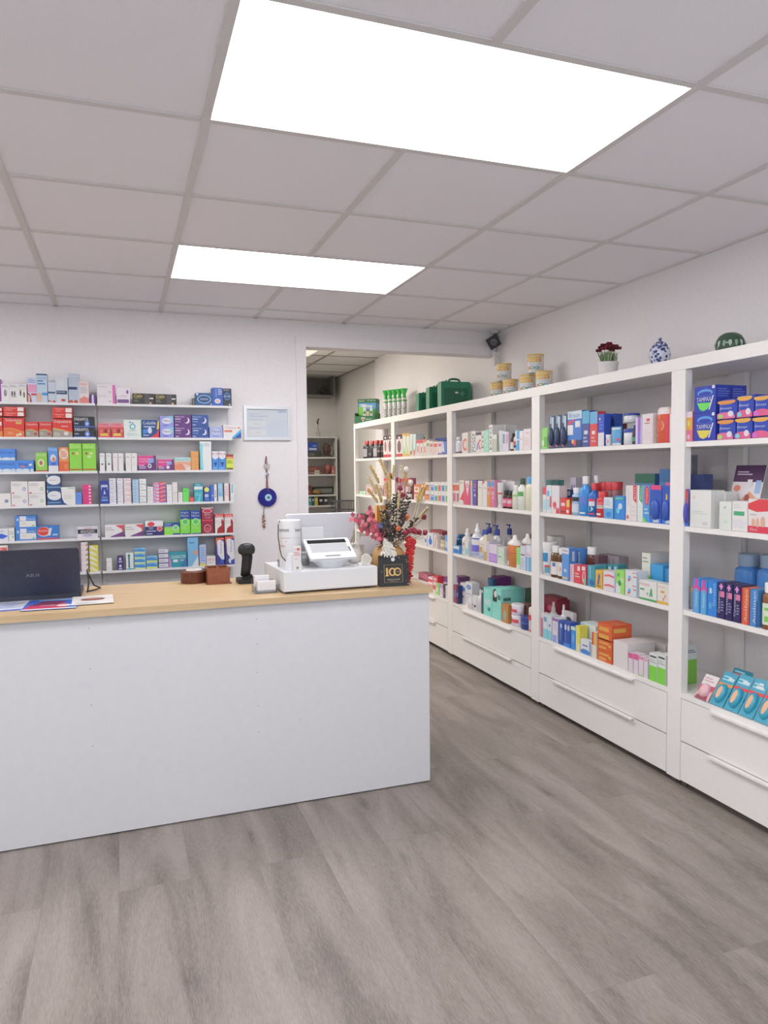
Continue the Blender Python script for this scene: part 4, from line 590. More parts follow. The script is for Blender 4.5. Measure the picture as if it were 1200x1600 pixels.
put('L','packs on the lowest shelf of the right rack',[
('c',-.36,2.529,.807,.03,.06,.036,'E8E6E8','EEE','l,.15,.4,.8,.6,A8A4A8,1','',0,'small white carton on the lowest shelf of right rack, lowest'),
('c',-.36,2.529,.843,.03,.06,.036,'E8E6E8','EEE','l,.15,.4,.8,.6,A8A4A8,1','',0,'small white carton on the lowest shelf of right rack, topmost'),
('c',-.299,2.529,.807,.036,.06,.042,'3E3068','EEE','e,.5,.6,.2,.22,C4BCDC;r,.2,.1,.8,.3,A8A0CC','',0,'dark purple carton with white clover on the lowest shelf of right rack, lowest'),
('c',-.299,2.529,.85,.036,.06,.042,'3E3068','EEE','e,.5,.6,.2,.22,C4BCDC;r,.2,.1,.8,.3,A8A0CC','',0,'dark purple carton with white clover on the lowest shelf of right rack, topmost'),
('c',-.248,2.529,.807,.044,.06,.102,'DDE4E6','EEE','r,.3,.1,.5,.8,2F6A70;e,.4,.85,.16,.08,2F6A70;r,.1,0,.9,.08,3A9AB0','',0,'white carton with dark teal tube on the lowest shelf of right rack'),
('c',-.199,2.529,.807,.065,.06,.032,'7AB4D4','EEE','p,3A80C0,0,.4,.9,.3,1,.6,.6,.85,0,.75;p,C8D88A,0,0,1,0,1,.2,0,.3','',0,'striped blue and yellow carton on the lowest shelf of right rack, lowest'),
('c',-.199,2.529,.84,.065,.06,.032,'7AB4D4','EEE','p,3A80C0,0,.4,.9,.3,1,.6,.6,.85,0,.75;p,C8D88A,0,0,1,0,1,.2,0,.3','',0,'striped blue and yellow carton on the lowest shelf of right rack, third from top'),
('c',-.199,2.529,.872,.065,.06,.032,'7AB4D4','EEE','p,3A80C0,0,.4,.9,.3,1,.6,.6,.85,0,.75;p,C8D88A,0,0,1,0,1,.2,0,.3','',0,'striped blue and yellow carton on the lowest shelf of right rack, second from top'),
('c',-.199,2.529,.905,.065,.06,.032,'7AB4D4','EEE','p,3A80C0,0,.4,.9,.3,1,.6,.6,.85,0,.75;p,C8D88A,0,0,1,0,1,.2,0,.3','',0,'striped blue and yellow carton on the lowest shelf of right rack, topmost'),
('c',-.129,2.529,.807,.065,.06,.038,'7AB4D4','EEE','p,3A80C0,0,.4,.9,.3,1,.6,.6,.85,0,.75;p,C4D46A,0,0,1,0,1,.25,0,.3','',0,'low blue and yellow-green carton on the lowest shelf of right rack, lowest'),
('c',-.129,2.529,.845,.065,.06,.038,'7AB4D4','EEE','p,3A80C0,0,.4,.9,.3,1,.6,.6,.85,0,.75;p,C4D46A,0,0,1,0,1,.25,0,.3','',0,'low blue and yellow-green carton on the lowest shelf of right rack, topmost'),
('c',-.056,2.529,.807,.057,.06,.03,'DDDCE6','EEE','r,0,.0,1,.14,6A5C94;r,0,.9,1,1,4C4474;l,.1,.3,.8,.7,8C9CA8,1','',0,'white carton with violet bands on the lowest shelf of right rack, lowest'),
('c',-.056,2.529,.837,.057,.06,.03,'DDDCE6','EEE','r,0,.0,1,.14,6A5C94;r,0,.9,1,1,4C4474;l,.1,.3,.8,.7,8C9CA8,1','',0,'white carton with violet bands on the lowest shelf of right rack, third from top'),
('c',-.056,2.529,.867,.057,.06,.03,'DDDCE6','EEE','r,0,.0,1,.14,6A5C94;r,0,.9,1,1,4C4474;l,.1,.3,.8,.7,8C9CA8,1','',0,'white carton with violet bands on the lowest shelf of right rack, second from top'),
('c',-.056,2.529,.897,.057,.06,.03,'DDDCE6','EEE','r,0,.0,1,.14,6A5C94;r,0,.9,1,1,4C4474;l,.1,.3,.8,.7,8C9CA8,1','',0,'white carton with violet bands on the lowest shelf of right rack, topmost'),
('c',.004,2.529,.807,.108,.07,.093,'1F8C9A','EEE','p,B878B8,0,0,.12,0,.1,.5,.0,.9;t,.14,.6,.94,.82,E4F0F0,GUAIACOR;r,.24,.34,.5,.52,E8ECEC;r,.62,.42,.9,.5,B090C8;p,2C6CA0,.6,0,1,0,1,.7','',0,'wide teal cough remedy carton on the lowest shelf of right rack'),
('c',.118,2.529,.807,.066,.08,.189,'7ABCE8','EEE','r,0,.97,1,1,2A5A9C;e,.74,.46,.18,.08,E89C6A;p,DCE4E8,.35,0,1,0,1,.35;l,.15,.76,.75,.82,2A5A9C,1','',0,'tall sky blue carton with orange disc on the lowest shelf of right rack'),
('c',.19,2.529,.807,.041,.06,.134,'AEBEE0','EEE','r,0,0,1,.1,DCD03A;l,.15,.2,.85,.9,7A94CC,6','',0,'slim pale blue carton with yellow base on the lowest shelf of right rack'),
('c',.234,2.529,.807,.055,.06,.058,'E8E4E4','EEE','t,.1,.5,.9,.78,B8404C,ZINCO;l,.1,.2,.9,.4,B0A8A8,1','',0,'small white carton with red lettering on the lowest shelf of right rack'),
('c',.293,2.529,.807,.052,.06,.174,'3C3C84','EEE','p,E8E6EA,.15,.9,.45,.95,.95,.85,1,.2,.7,.18,.2,.4;p,E0603C,0,1,0,.7,.25,.92,1,.92,1,1;T,.5,.42,.68,.85,3C4C94,Solucare;e,.7,.12,.2,.08,2A50B0','',0,'carton with white curve and orange top on the lowest shelf of right rack'),
('c',.351,2.529,.807,.058,.06,.18,'3C3C84','EEE','p,E8E6EA,.15,.9,.45,.95,.95,.85,1,.2,.7,.18,.2,.4;p,E0603C,0,1,0,.7,.2,.92,1,.94,1,1;T,.55,.45,.73,.88,3C4C94,Solucare;e,.6,.14,.26,.1,E4E4EC;e,.75,.1,.16,.07,2A50B0','',0,'rightmost carton with white curve on the lowest shelf of right rack')])
put('R','packs on the top shelf of the farthest cabinet',[
('bottle',2.02,4.827,1.513,.143,.07,.174,'2E2A30','B8282C','r,.1,.1,.9,.9,8A8890','',0,'slim dark bottle with red cap on the top shelf, farthest cabinet'),
('bottle',2.02,4.663,1.513,.137,.07,.168,'26242A','B8282C','r,.2,.2,.8,.5,55525C','',0,'black bottle with red cap on the top shelf, farthest cabinet'),
('bottle',2.02,4.506,1.513,.113,.07,.168,'5A5660','B8282C','r,.1,.1,.9,.9,9A98A0','',0,'grey bottle with red cap on the top shelf, farthest cabinet'),
('bottle',2.02,4.374,1.513,.091,.07,.163,'2A1C20','B8282C','r,.2,.5,.8,.7,8A6A6C','',0,'dark brown bottle with red cap on the top shelf, farthest cabinet'),
('bottle',2.02,4.274,1.513,.088,.07,.159,'221A1E','B8282C','r,.2,.5,.8,.7,6A4A4C','',0,'near-black bottle with red cap on the top shelf, farthest cabinet'),
('c',2.02,4.176,1.513,.112,.07,.196,'E4DAD8','EEE','r,0,.8,1,1,2C2428;e,.5,.9,.2,.05,E0D8D8;e,.5,.5,.25,.25,8A6068;r,0,0,1,.13,B8283C','',0,'hair dye carton left of the post on the top shelf, farthest cabinet'),
('c',2.02,4.055,1.513,.106,.07,.196,'E4DAD8','EEE','r,0,.8,1,1,4C2428;e,.5,.9,.2,.05,E0D8D8;e,.5,.5,.3,.28,7A5058;r,0,0,1,.13,B8283C','',0,'hair dye carton against the post on the top shelf, farthest cabinet')])
put('R','packs on the top shelf of the fourth cabinet',[
('c',2.02,3.841,1.513,.148,.07,.191,'E4DAD8','EEE','r,0,.8,1,1,3C2428;e,.5,.86,.2,.05,E0D8D8;e,.5,.45,.3,.28,6A4850;r,0,0,1,.13,B8283C','',0,'white hair dye carton with red base on the top shelf, fourth cabinet'),
('c',2.02,3.685,1.513,.075,.07,.196,'DCE4D4','EEE','p,7AA83A,.2,0,.8,0,.5,.5;r,0,.88,1,1,D8A83C;r,0,0,1,.1,C8A040','',0,'cream carton with green leaf print on the top shelf, fourth cabinet'),
('c',2.02,3.602,1.513,.08,.07,.192,'DCE4D4','EEE','p,A8B83A,.2,0,.8,0,.5,.5;r,0,.88,1,1,D8A83C;r,0,0,1,.1,C8A040','',0,'cream carton with yellow leaf print on the top shelf, fourth cabinet'),
('c',2.02,3.515,1.513,.064,.07,.183,'DCE4E0','EEE','p,6AA89C,.6,0,1,.3,1,1;e,.4,.15,.3,.1,B84A4C','',0,'white carton with teal edge on the top shelf, fourth cabinet'),
('c',2.02,3.443,1.513,.062,.07,.179,'D4E0E0','EEE','p,6AA89C,.6,0,1,.3,1,1;e,.4,.15,.3,.14,D8704A','',0,'white carton with orange foot print on the top shelf, fourth cabinet'),
('c',2.02,3.374,1.513,.068,.07,.129,'EAE0DE','EEE','r,0,.78,1,1,D83A50;r,.35,.2,.65,.6,D8485A','',0,'white carton with red top patch on the top shelf, fourth cabinet'),
('c',2.02,3.299,1.513,.066,.07,.126,'EAE0DE','EEE','r,0,.78,1,1,D83A50;r,.35,.15,.65,.55,D8485A','',0,'white carton with red bar print on the top shelf, fourth cabinet'),
('c',2.02,3.225,1.513,.058,.07,.129,'EAE0DE','EEE','r,0,.8,1,1,DC7A3C;r,.35,.15,.65,.55,D8585A','',0,'white carton with orange top patch on the top shelf, fourth cabinet'),
('c',2.02,3.16,1.513,.057,.07,.116,'EAE4DE','EEE','e,.5,.7,.42,.14,5AA84A;r,.4,.15,.6,.5,D8A08A','',0,'white carton with green dot on the top shelf, fourth cabinet'),
('c',2.02,3.096,1.513,.062,.07,.108,'EAE0E0','EEE','e,.5,.7,.42,.14,D84A6A;r,.4,.15,.6,.5,D86A7A','',0,'white carton with pink dot on the top shelf, fourth cabinet'),
('c',2.02,3.027,1.513,.085,.07,.1,'EAE0DE','EEE','e,.5,.72,.42,.16,E0643C;l,.2,.1,.8,.5,D88A7A,4','',0,'white carton with orange dot on the top shelf, fourth cabinet'),
('c',2.02,2.936,1.513,.065,.07,.097,'E8E0E6','EEE','e,.5,.75,.42,.14,C04AA8;r,0,0,1,.12,6A4CB0','',0,'white carton with magenta dot on the top shelf, fourth cabinet'),
('c',2.02,2.865,1.513,.08,.07,.094,'3A6CC0','EEE','p,E8E8F0,0,.2,.6,.2,.3,1,0,1;r,0,0,1,.1,3A4CA0','',0,'white and blue carton beside post on the top shelf, fourth cabinet'),
('jar',2.16,3.687,1.513,.093,.04,.164,'2A2630','1E1A24','r,.2,.2,.8,.6,D8D4D8','',0,'small dark jar behind white cartons on the top shelf, fourth cabinet'),
('c',2.14,3.263,1.513,.223,.08,.137,'2C4C9C','EEE','l,.1,.6,.9,.9,A8BCE8,1','',0,'dark blue carton at the back on the top shelf, fourth cabinet')])
put('R','packs on the second shelf of the farthest cabinet',[
('c',2.02,4.907,1.151,.187,.06,.031,'E0E6E0','EEE','r,.2,.2,.9,.7,5AC87A','',0,'low white carton with green strip on the second shelf, farthest cabinet'),
('c',2.02,4.698,1.151,.197,.06,.105,'D8B0B4','EEE','e,.5,.4,.3,.2,C83A4C;r,0,.8,1,1,A89C98','',0,'pink and grey carton behind wheat on the second shelf, farthest cabinet'),
('c',2.02,4.482,1.151,.131,.06,.059,'E2DCD8','EEE','l,.1,.3,.9,.8,B86A6C,3','',0,'white carton behind wheat stems on the second shelf, farthest cabinet'),
('c',2.12,4.599,1.151,.131,.06,.098,'D8C4BC','EEE','r,.2,.3,.8,.6,B85A4C','',0,'beige carton behind dried flowers on the second shelf, farthest cabinet'),
('c',2.06,4.281,1.151,.191,.06,.171,'B87A84','EEE','r,.2,.3,.8,.6,E0D4D4;r,0,.85,1,1,C8303C','',0,'dusty red carton beside the post on the second shelf, farthest cabinet')])
put('R','packs on the second shelf of the fourth cabinet',[
('c',2.02,3.85,1.151,.094,.06,.169,'9A6A80','EEE','r,0,.82,1,1,A82C38;r,.2,.3,.8,.6,B8A0B8','',0,'dusty purple carton beside the post on the second shelf, fourth cabinet'),
('c',2.02,3.748,1.151,.099,.06,.17,'8C6078','EEE','r,0,.82,1,1,A82C38;r,.2,.3,.8,.6,D0C0D0','',0,'purple carton with red top on the second shelf, fourth cabinet'),
('c',2.02,3.641,1.151,.11,.06,.177,'9A5060','EEE','r,0,.82,1,1,B82C38;r,.2,.3,.8,.6,B8A0B8','',0,'red and purple carton on the second shelf, fourth cabinet'),
('c',2.02,3.43,1.151,.11,.06,.063,'E6DCD8','EEE','r,0,.7,1,1,D86A3C;e,.5,.4,.3,.2,E08A5A','',0,'white and orange carton on the second shelf, fourth cabinet, lowest'),
('c',2.02,3.43,1.214,.11,.06,.063,'E6DCD8','EEE','r,0,.7,1,1,D86A3C;e,.5,.4,.3,.2,E08A5A','',0,'white and orange carton on the second shelf, fourth cabinet, topmost'),
('c',2.02,3.312,1.151,.106,.06,.066,'DC7048','EEE','r,.15,.1,1,.55,EADFD8','',0,'orange-red carton on the second shelf, fourth cabinet, lowest'),
('c',2.02,3.312,1.217,.106,.06,.066,'DC7048','EEE','r,.15,.1,1,.55,EADFD8','',0,'orange-red carton on the second shelf, fourth cabinet, topmost'),
('c',2.02,3.192,1.151,.09,.06,.073,'E8E2DC','EEE','r,0,.92,1,1,C8C8C4;r,.1,.1,.9,.64,E08040;r,.1,.6,.9,.72,8A4A3C','',0,'white carton with orange flask on the second shelf, fourth cabinet, lowest'),
('c',2.02,3.192,1.225,.09,.06,.073,'E8E2DC','EEE','r,0,.92,1,1,C8C8C4;r,.1,.1,.9,.64,E08040;r,.1,.6,.9,.72,8A4A3C','',0,'white carton with orange flask on the second shelf, fourth cabinet, topmost'),
('c',2.02,3.088,1.151,.074,.06,.075,'E8E6E4','EEE','r,.1,.1,.9,.7,3C78C8;r,.2,.5,.9,.6,E4ECF4','',0,'white carton with blue flask on the second shelf, fourth cabinet, lowest'),
('c',2.02,3.088,1.227,.074,.06,.075,'E8E6E4','EEE','r,.1,.1,.9,.7,3C78C8;r,.2,.5,.9,.6,E4ECF4','',0,'white carton with blue flask on the second shelf, fourth cabinet, topmost'),
('c',2.02,3.007,1.151,.06,.06,.076,'E8E6E4','EEE','r,.1,.1,.9,.62,3C9A8C','',0,'white carton with teal flask on the second shelf, fourth cabinet, lowest'),
('c',2.02,3.007,1.227,.06,.06,.076,'E8E6E4','EEE','r,.1,.1,.9,.62,3C9A8C','',0,'white carton with teal flask on the second shelf, fourth cabinet, topmost'),
('c',2.02,2.94,1.151,.059,.06,.076,'E8E6E4','EEE','r,.1,.1,.9,.66,DC5A44','',0,'white carton with red flask on the second shelf, fourth cabinet, lowest'),
('c',2.02,2.94,1.228,.059,.06,.076,'E8E6E4','EEE','r,.1,.1,.9,.66,DC5A44','',0,'white carton with red flask on the second shelf, fourth cabinet, topmost'),
('c',2.02,2.875,1.151,.058,.06,.077,'E8E6E4','EEE','r,.1,.1,.9,.66,3C86D8','',0,'white carton with sky blue flask on the second shelf, fourth cabinet, lowest'),
('c',2.02,2.875,1.228,.058,.06,.077,'E8E6E4','EEE','r,.1,.1,.9,.66,3C86D8','',0,'white carton with sky blue flask on the second shelf, fourth cabinet, topmost'),
('c',2.02,2.811,1.151,.051,.06,.077,'E8E6E0','EEE','r,.2,.1,.8,.66,5AA04A','',0,'white carton with green leaf on the second shelf, fourth cabinet, lowest'),
('c',2.02,2.811,1.228,.051,.06,.077,'E8E6E0','EEE','r,.2,.1,.8,.66,5AA04A','',0,'white carton with green leaf on the second shelf, fourth cabinet, topmost')])
put('R','packs on the third shelf of the farthest cabinet',[
('c',2.02,4.961,.788,.211,.2,.165,'4A4440','EEE','r,.1,.2,.9,.8,8C8A84','',0,'dark cardboard box on the third shelf, farthest cabinet'),
('c',2.02,4.433,.788,.056,.1,.27,'E09A3C','EEE','r,0,0,1,.3,C8782C','',0,'thin orange box on the third shelf, farthest cabinet'),
('c',2.02,4.361,.788,.145,.1,.106,'3A4C8C','EEE','r,.2,.2,.8,.6,8A9CD0','',0,'small navy carton on the third shelf, farthest cabinet'),
('c',2.02,4.181,.788,.172,.1,.095,'8A4A5A','EEE','r,.2,.2,.8,.6,D0A0A8','',0,'small maroon carton on the third shelf, farthest cabinet')])
put('R','packs on the third shelf of the fourth cabinet',[
('c',2.02,3.218,.788,.052,.05,.087,'E6E6EA','EEE','e,.5,.5,.3,.2,3A70C8','',0,'thin white carton with blue mark on the third shelf, fourth cabinet'),
('c',2.02,3.152,.788,.114,.05,.11,'E4E8EC','EEE','e,.5,.4,.3,.24,2A6CC8;r,.4,.6,.6,.8,2A50B8','',0,'white carton with blue flask picture on the third shelf, fourth cabinet'),
('c',2.02,3.025,.788,.061,.05,.103,'EAE2E2','EEE','p,C8404C,.3,.1,.5,.1,.8,.9,.6,.9','',0,'white carton with red stripe on the third shelf, fourth cabinet'),
('jar',2.02,2.933,.788,.1,.07,.103,'B8AC84','6A6058','r,0,.3,1,.6,D0C8A8','',0,'tan glass jar with dark lid on the third shelf, fourth cabinet'),
('c',2.02,2.821,.788,.057,.05,.12,'5C8CC8','EEE','r,.2,.2,.8,.6,D0DCEC','',0,'light blue carton beside the post on the third shelf, fourth cabinet'),
('c',2.15,3.402,.788,.246,.08,.112,'8A2C3C','EEE','r,.2,.2,.8,.6,B04A58','',0,'dark red carton at the back on the third shelf, fourth cabinet')])
put('R','packs in the bottom bay of the fourth cabinet',[
('c',2.22,3.831,.421,.204,.08,.062,'B85A70','EEE','r,0,0,1,.3,8C4458','',0,'dusty pink box at the back in the bottom bay, fourth cabinet'),
('c',2.14,3.426,.421,.094,.1,.08,'E0D4D8','EEE','r,0,.5,1,.8,D83A50;r,0,.1,1,.3,D88A9A','',0,'pink striped carton in the bottom bay, fourth cabinet'),
('c',2.12,3.272,.421,.09,.055,.113,'C8283C','EEE','r,0,.3,1,.55,ECDCDC;r,.1,.65,.7,.85,E8C8CC','',0,'red and white carton in the bottom bay, fourth cabinet'),
('soft',2.04,3.051,.421,.074,.04,.086,'8CC068','EEE','r,.2,.3,.8,.7,DDE8D4','',0,'small green and white sachet in the bottom bay, fourth cabinet'),
('c',2.03,2.942,.421,.059,.06,.096,'E6DCE6','EEE','r,0,.7,1,1,B08AC0;r,.3,.2,.7,.6,C8B0D0','',0,'white carton with violet edge in the bottom bay, fourth cabinet'),
('c',2.03,2.877,.421,.035,.06,.104,'4A3040','EEE','r,.2,.2,.8,.5,8A6A7A','',0,'thin dark plum carton in the bottom bay, fourth cabinet'),
('c',2.03,2.835,.421,.046,.06,.101,'E8E2E4','EEE','l,.2,.2,.8,.8,B8A8B4,3','',0,'thin white carton beside the post in the bottom bay, fourth cabinet'),
('c',2.17,3.218,.421,.148,.08,.106,'7A4880','EEE','r,0,.4,1,.7,C8B0D0','',0,'purple box behind the post in the bottom bay, fourth cabinet')])
put('R','packs on the top shelf of the middle cabinet',[
('jar',2.02,2.667,1.513,.138,.07,.118,'B4B4C0','8C8C94','r,0,0,1,.12,5A2838;r,.35,.1,.65,.95,D8D8E0','',0,'silvery jar with maroon base on the top shelf, middle cabinet'),
('c',2.02,2.517,1.513,.091,.06,.143,'EAE4E0','EEE','e,.5,.42,.4,.3,E0602C;e,.62,.42,.3,.2,EAE4E0;T,.6,.1,.8,.7,E08A6A,cellu','',0,'white carton with orange letter C on the top shelf, middle cabinet'),
('c',2.02,2.416,1.513,.107,.05,.147,'E6E2E0','EEE','r,0,0,.4,1,8E8A88;T,.5,.05,.95,.92,2A2828,POSSY','',0,'grey-sided carton with tall black lettering on the top shelf, middle cabinet'),
('c',2.02,2.303,1.513,.08,.06,.133,'EAE6E4','EEE','r,0,.88,1,1,2C2828;p,3A8CD0,.1,.1,.35,.15,.5,.55,.3,.5;e,.75,.4,.28,.25,E0602C;e,.85,.4,.2,.17,EAE6E4','',0,'white carton with blue stroke on the top shelf, middle cabinet'),
('c',2.02,2.22,1.513,.033,.06,.139,'E8E4E2','EEE','T,.1,.2,.9,.85,2A2828,EYE','',0,'thin white carton with black lettering on the top shelf, middle cabinet'),
('c',2.02,2.184,1.513,.064,.06,.144,'8ED4B8','EEE','e,.3,.3,.2,.06,C8ECDC;e,.7,.5,.2,.06,C8ECDC;e,.3,.7,.2,.06,C8ECDC;e,.7,.15,.2,.06,C8ECDC;e,.7,.85,.2,.06,C8ECDC','',0,'mint green patterned carton on the top shelf, middle cabinet'),
('c',2.02,2.114,1.513,.048,.09,.175,'E8E6E4','EEE','T,.15,.08,.85,.92,3A3836,EXFO','',0,'tall white carton with black lettering on the top shelf, middle cabinet'),
('c',2.02,2.061,1.513,.051,.06,.11,'A8B0A0','EEE','r,0,.75,1,1,D8D8D0','',0,'grey-green carton on the top shelf, middle cabinet'),
('tube',2.02,2.005,1.513,.063,.06,.131,'E6E8EA','D8D8DC','l,.2,.5,.8,.8,90A0B0,3','',0,'white cream tube on the top shelf, middle cabinet'),
('c',2.02,1.934,1.513,.077,.05,.119,'C8C4D4','EEE','r,.08,.4,.42,.9,5A8CA0;r,.6,.4,.9,.9,D88A9A','',0,'lilac-grey carton with teal patch on the top shelf, middle cabinet'),
('bottle',2.02,1.844,1.513,.035,.036,.108,'3C2A24','26201E','r,0,.1,1,.8,C8C0B0','',0,'small brown dropper bottle on the top shelf, middle cabinet'),
('bottle',2.02,1.805,1.513,.034,.035,.117,'E4DCDC','E8E4E4','r,0,.5,1,.8,C8303C;r,0,.2,1,.45,2A3478','',0,'white bottle with red and navy label on the top shelf, middle cabinet'),
('c',2.02,1.766,1.513,.038,.05,.123,'3C96C8','EEE','r,.0,.3,.3,1,E6EAEE;r,.3,.5,1,.56,E6EAEE','',0,'blue and white strip carton on the top shelf, middle cabinet'),
('c',2.02,1.724,1.513,.045,.06,.117,'EAE6E8','EEE','l,.2,.5,.8,.7,B0A0B0,2','',0,'plain white carton on the top shelf, middle cabinet'),
('c',2.02,1.675,1.513,.083,.06,.125,'ECE2E4','EEE','t,.35,.75,.8,.84,B04A5C,Regn;l,.1,.2,.8,.6,D8B8C0,4','',0,'white carton with pink print beside post on the top shelf, middle cabinet'),
('c',2.14,2.285,1.513,.177,.08,.18,'DCDCDC','EEE','r,.5,.1,.9,.9,CFD2D2','',0,'pale grey carton at the back on the top shelf, middle cabinet')])
put('R','packs on the second shelf of the middle cabinet',[
('c',2.02,2.67,1.151,.043,.05,.152,'DCD4D4','EEE','r,0,.62,1,.9,E05A2C;r,.1,.1,.9,.5,B85A70','',0,'white carton with orange top and pink base on the second shelf, middle cabinet'),
('c',2.02,2.621,1.151,.048,.05,.153,'E2D8D6','EEE','r,0,.62,1,.9,E05A2C;r,.3,.1,.9,.5,A04A60','',0,'white carton with orange top on the second shelf, middle cabinet'),
('c',2.02,2.562,1.151,.072,.05,.172,'EAE6E0','EEE','p,D82A48,0,.15,1,.1,1,.6;t,.15,.85,.8,.93,5A5854,Pre;r,0,.0,1,.1,F0EAE4','',0,'white carton with red triangle on the second shelf, middle cabinet'),
('c',2.014,2.561,1.151,.062,.005,.031,'EDE9E6','EEE','l,.2,.3,.8,.6,C0B8B8,1','',0,'tiny white card at the shelf edge on the second shelf, middle cabinet'),
('c',2.02,2.484,1.151,.095,.05,.169,'DC3468','EEE','p,EAE4E6,.1,1,.9,1,.55,.35;l,.3,.7,.75,.9,8A5A6A,3','',0,'pink carton with white V on the second shelf, middle cabinet'),
('c',2.02,2.383,1.151,.024,.05,.17,'A8D0E8','EEE','e,.5,.88,.5,.08,E0D83A','',0,'pale blue carton with yellow disc on the second shelf, middle cabinet'),
('c',2.02,2.349,1.151,.057,.05,.175,'5A3C90','EEE','e,.5,.4,.2,.05,ECE4F4;r,.1,.7,.9,.85,8A5A8C;l,.2,.55,.8,.65,B8A0D0,1','',0,'purple carton with white disc on the second shelf, middle cabinet'),
('c',2.02,2.276,1.151,.065,.05,.171,'E8E6DC','EEE','r,0,0,.1,1,D8D44A;p,C8C8D0,.1,.6,.95,.95,.5,.95;t,.3,.7,.8,.76,5A5854,Pre','',0,'white carton with yellow side edge on the second shelf, middle cabinet'),
('c',2.02,2.206,1.151,.063,.05,.168,'EAE4E4','EEE','p,C84048,0,.85,.6,1,0,1;t,.3,.7,.8,.76,5A5854,Pre','',0,'white carton with small red corner on the second shelf, middle cabinet'),
('c',2.02,2.137,1.151,.044,.05,.177,'E8A040','EEE','r,0,0,1,.45,E89428;r,0,.45,1,.75,F0B8A0;p,2A8CD0,.1,.8,.9,.72,.9,.9,.4,1,.1,.9;e,.5,.64,.35,.07,E05A4A','',0,'orange carton with blue top on the second shelf, middle cabinet'),
('c',2.02,2.088,1.151,.048,.05,.178,'E89CB8','EEE','r,0,0,1,.45,DC6CA0;p,2A8CD0,.1,.8,.9,.72,.9,.9,.4,1,.1,.9;e,.5,.64,.35,.07,E05A5A;e,.6,.35,.16,.05,F4D8E4','',0,'pink carton with blue top on the second shelf, middle cabinet'),
('tube',2.02,2.019,1.151,.055,.05,.162,'EAE8E6','ECECEC','r,0,.5,1,.58,D04A3C;l,.2,.7,.8,.8,C0B0B0,1','',0,'white tube with red ring on the second shelf, middle cabinet'),
('wide',2.02,1.951,1.151,.057,.05,.114,'3A2420','1E1A1A','r,0,.1,1,.85,E0587C;r,.1,.4,.9,.7,F0C0D0','',0,'dark bottle with pink label on the second shelf, middle cabinet, left one'),
('wide',2.02,1.889,1.151,.056,.05,.112,'3A2420','1E1A1A','r,0,.1,1,.85,E0587C;r,.1,.4,.9,.7,F0C0D0','',0,'dark bottle with pink label on the second shelf, middle cabinet, right one'),
('wide',2.02,1.828,1.151,.055,.05,.149,'E6ECD8','ECEEE4','r,0,.8,1,.9,7AB05A;r,0,.7,.5,.76,7AB05A','',0,'white bottle with green bands on the second shelf, middle cabinet'),
('bottle',2.02,1.769,1.151,.083,.05,.193,'ECEEE4','2F4A3A','r,.1,.7,.9,.95,4A9A4A;l,.2,.1,.8,.6,C0CCB8,5','',0,'white bottle with dark green cap on the second shelf, middle cabinet'),
('wide',2.02,1.674,1.151,.084,.05,.202,'EEEACB','4A98C8','l,.2,.2,.8,.9,A8B890,6','',0,'cream bottle with sky blue cap on the second shelf, middle cabinet'),
('c',2.09,2.157,1.151,.138,.05,.176,'D8D4D4','EEE','r,.1,.1,.9,.3,C0BCC0','',0,'grey-white carton behind tube on the second shelf, middle cabinet'),
('c',2.1,2.028,1.151,.107,.05,.169,'E4E2E4','EEE','r,.1,.5,.9,.7,B8C0CC','',0,'white carton behind dark bottles on the second shelf, middle cabinet')])
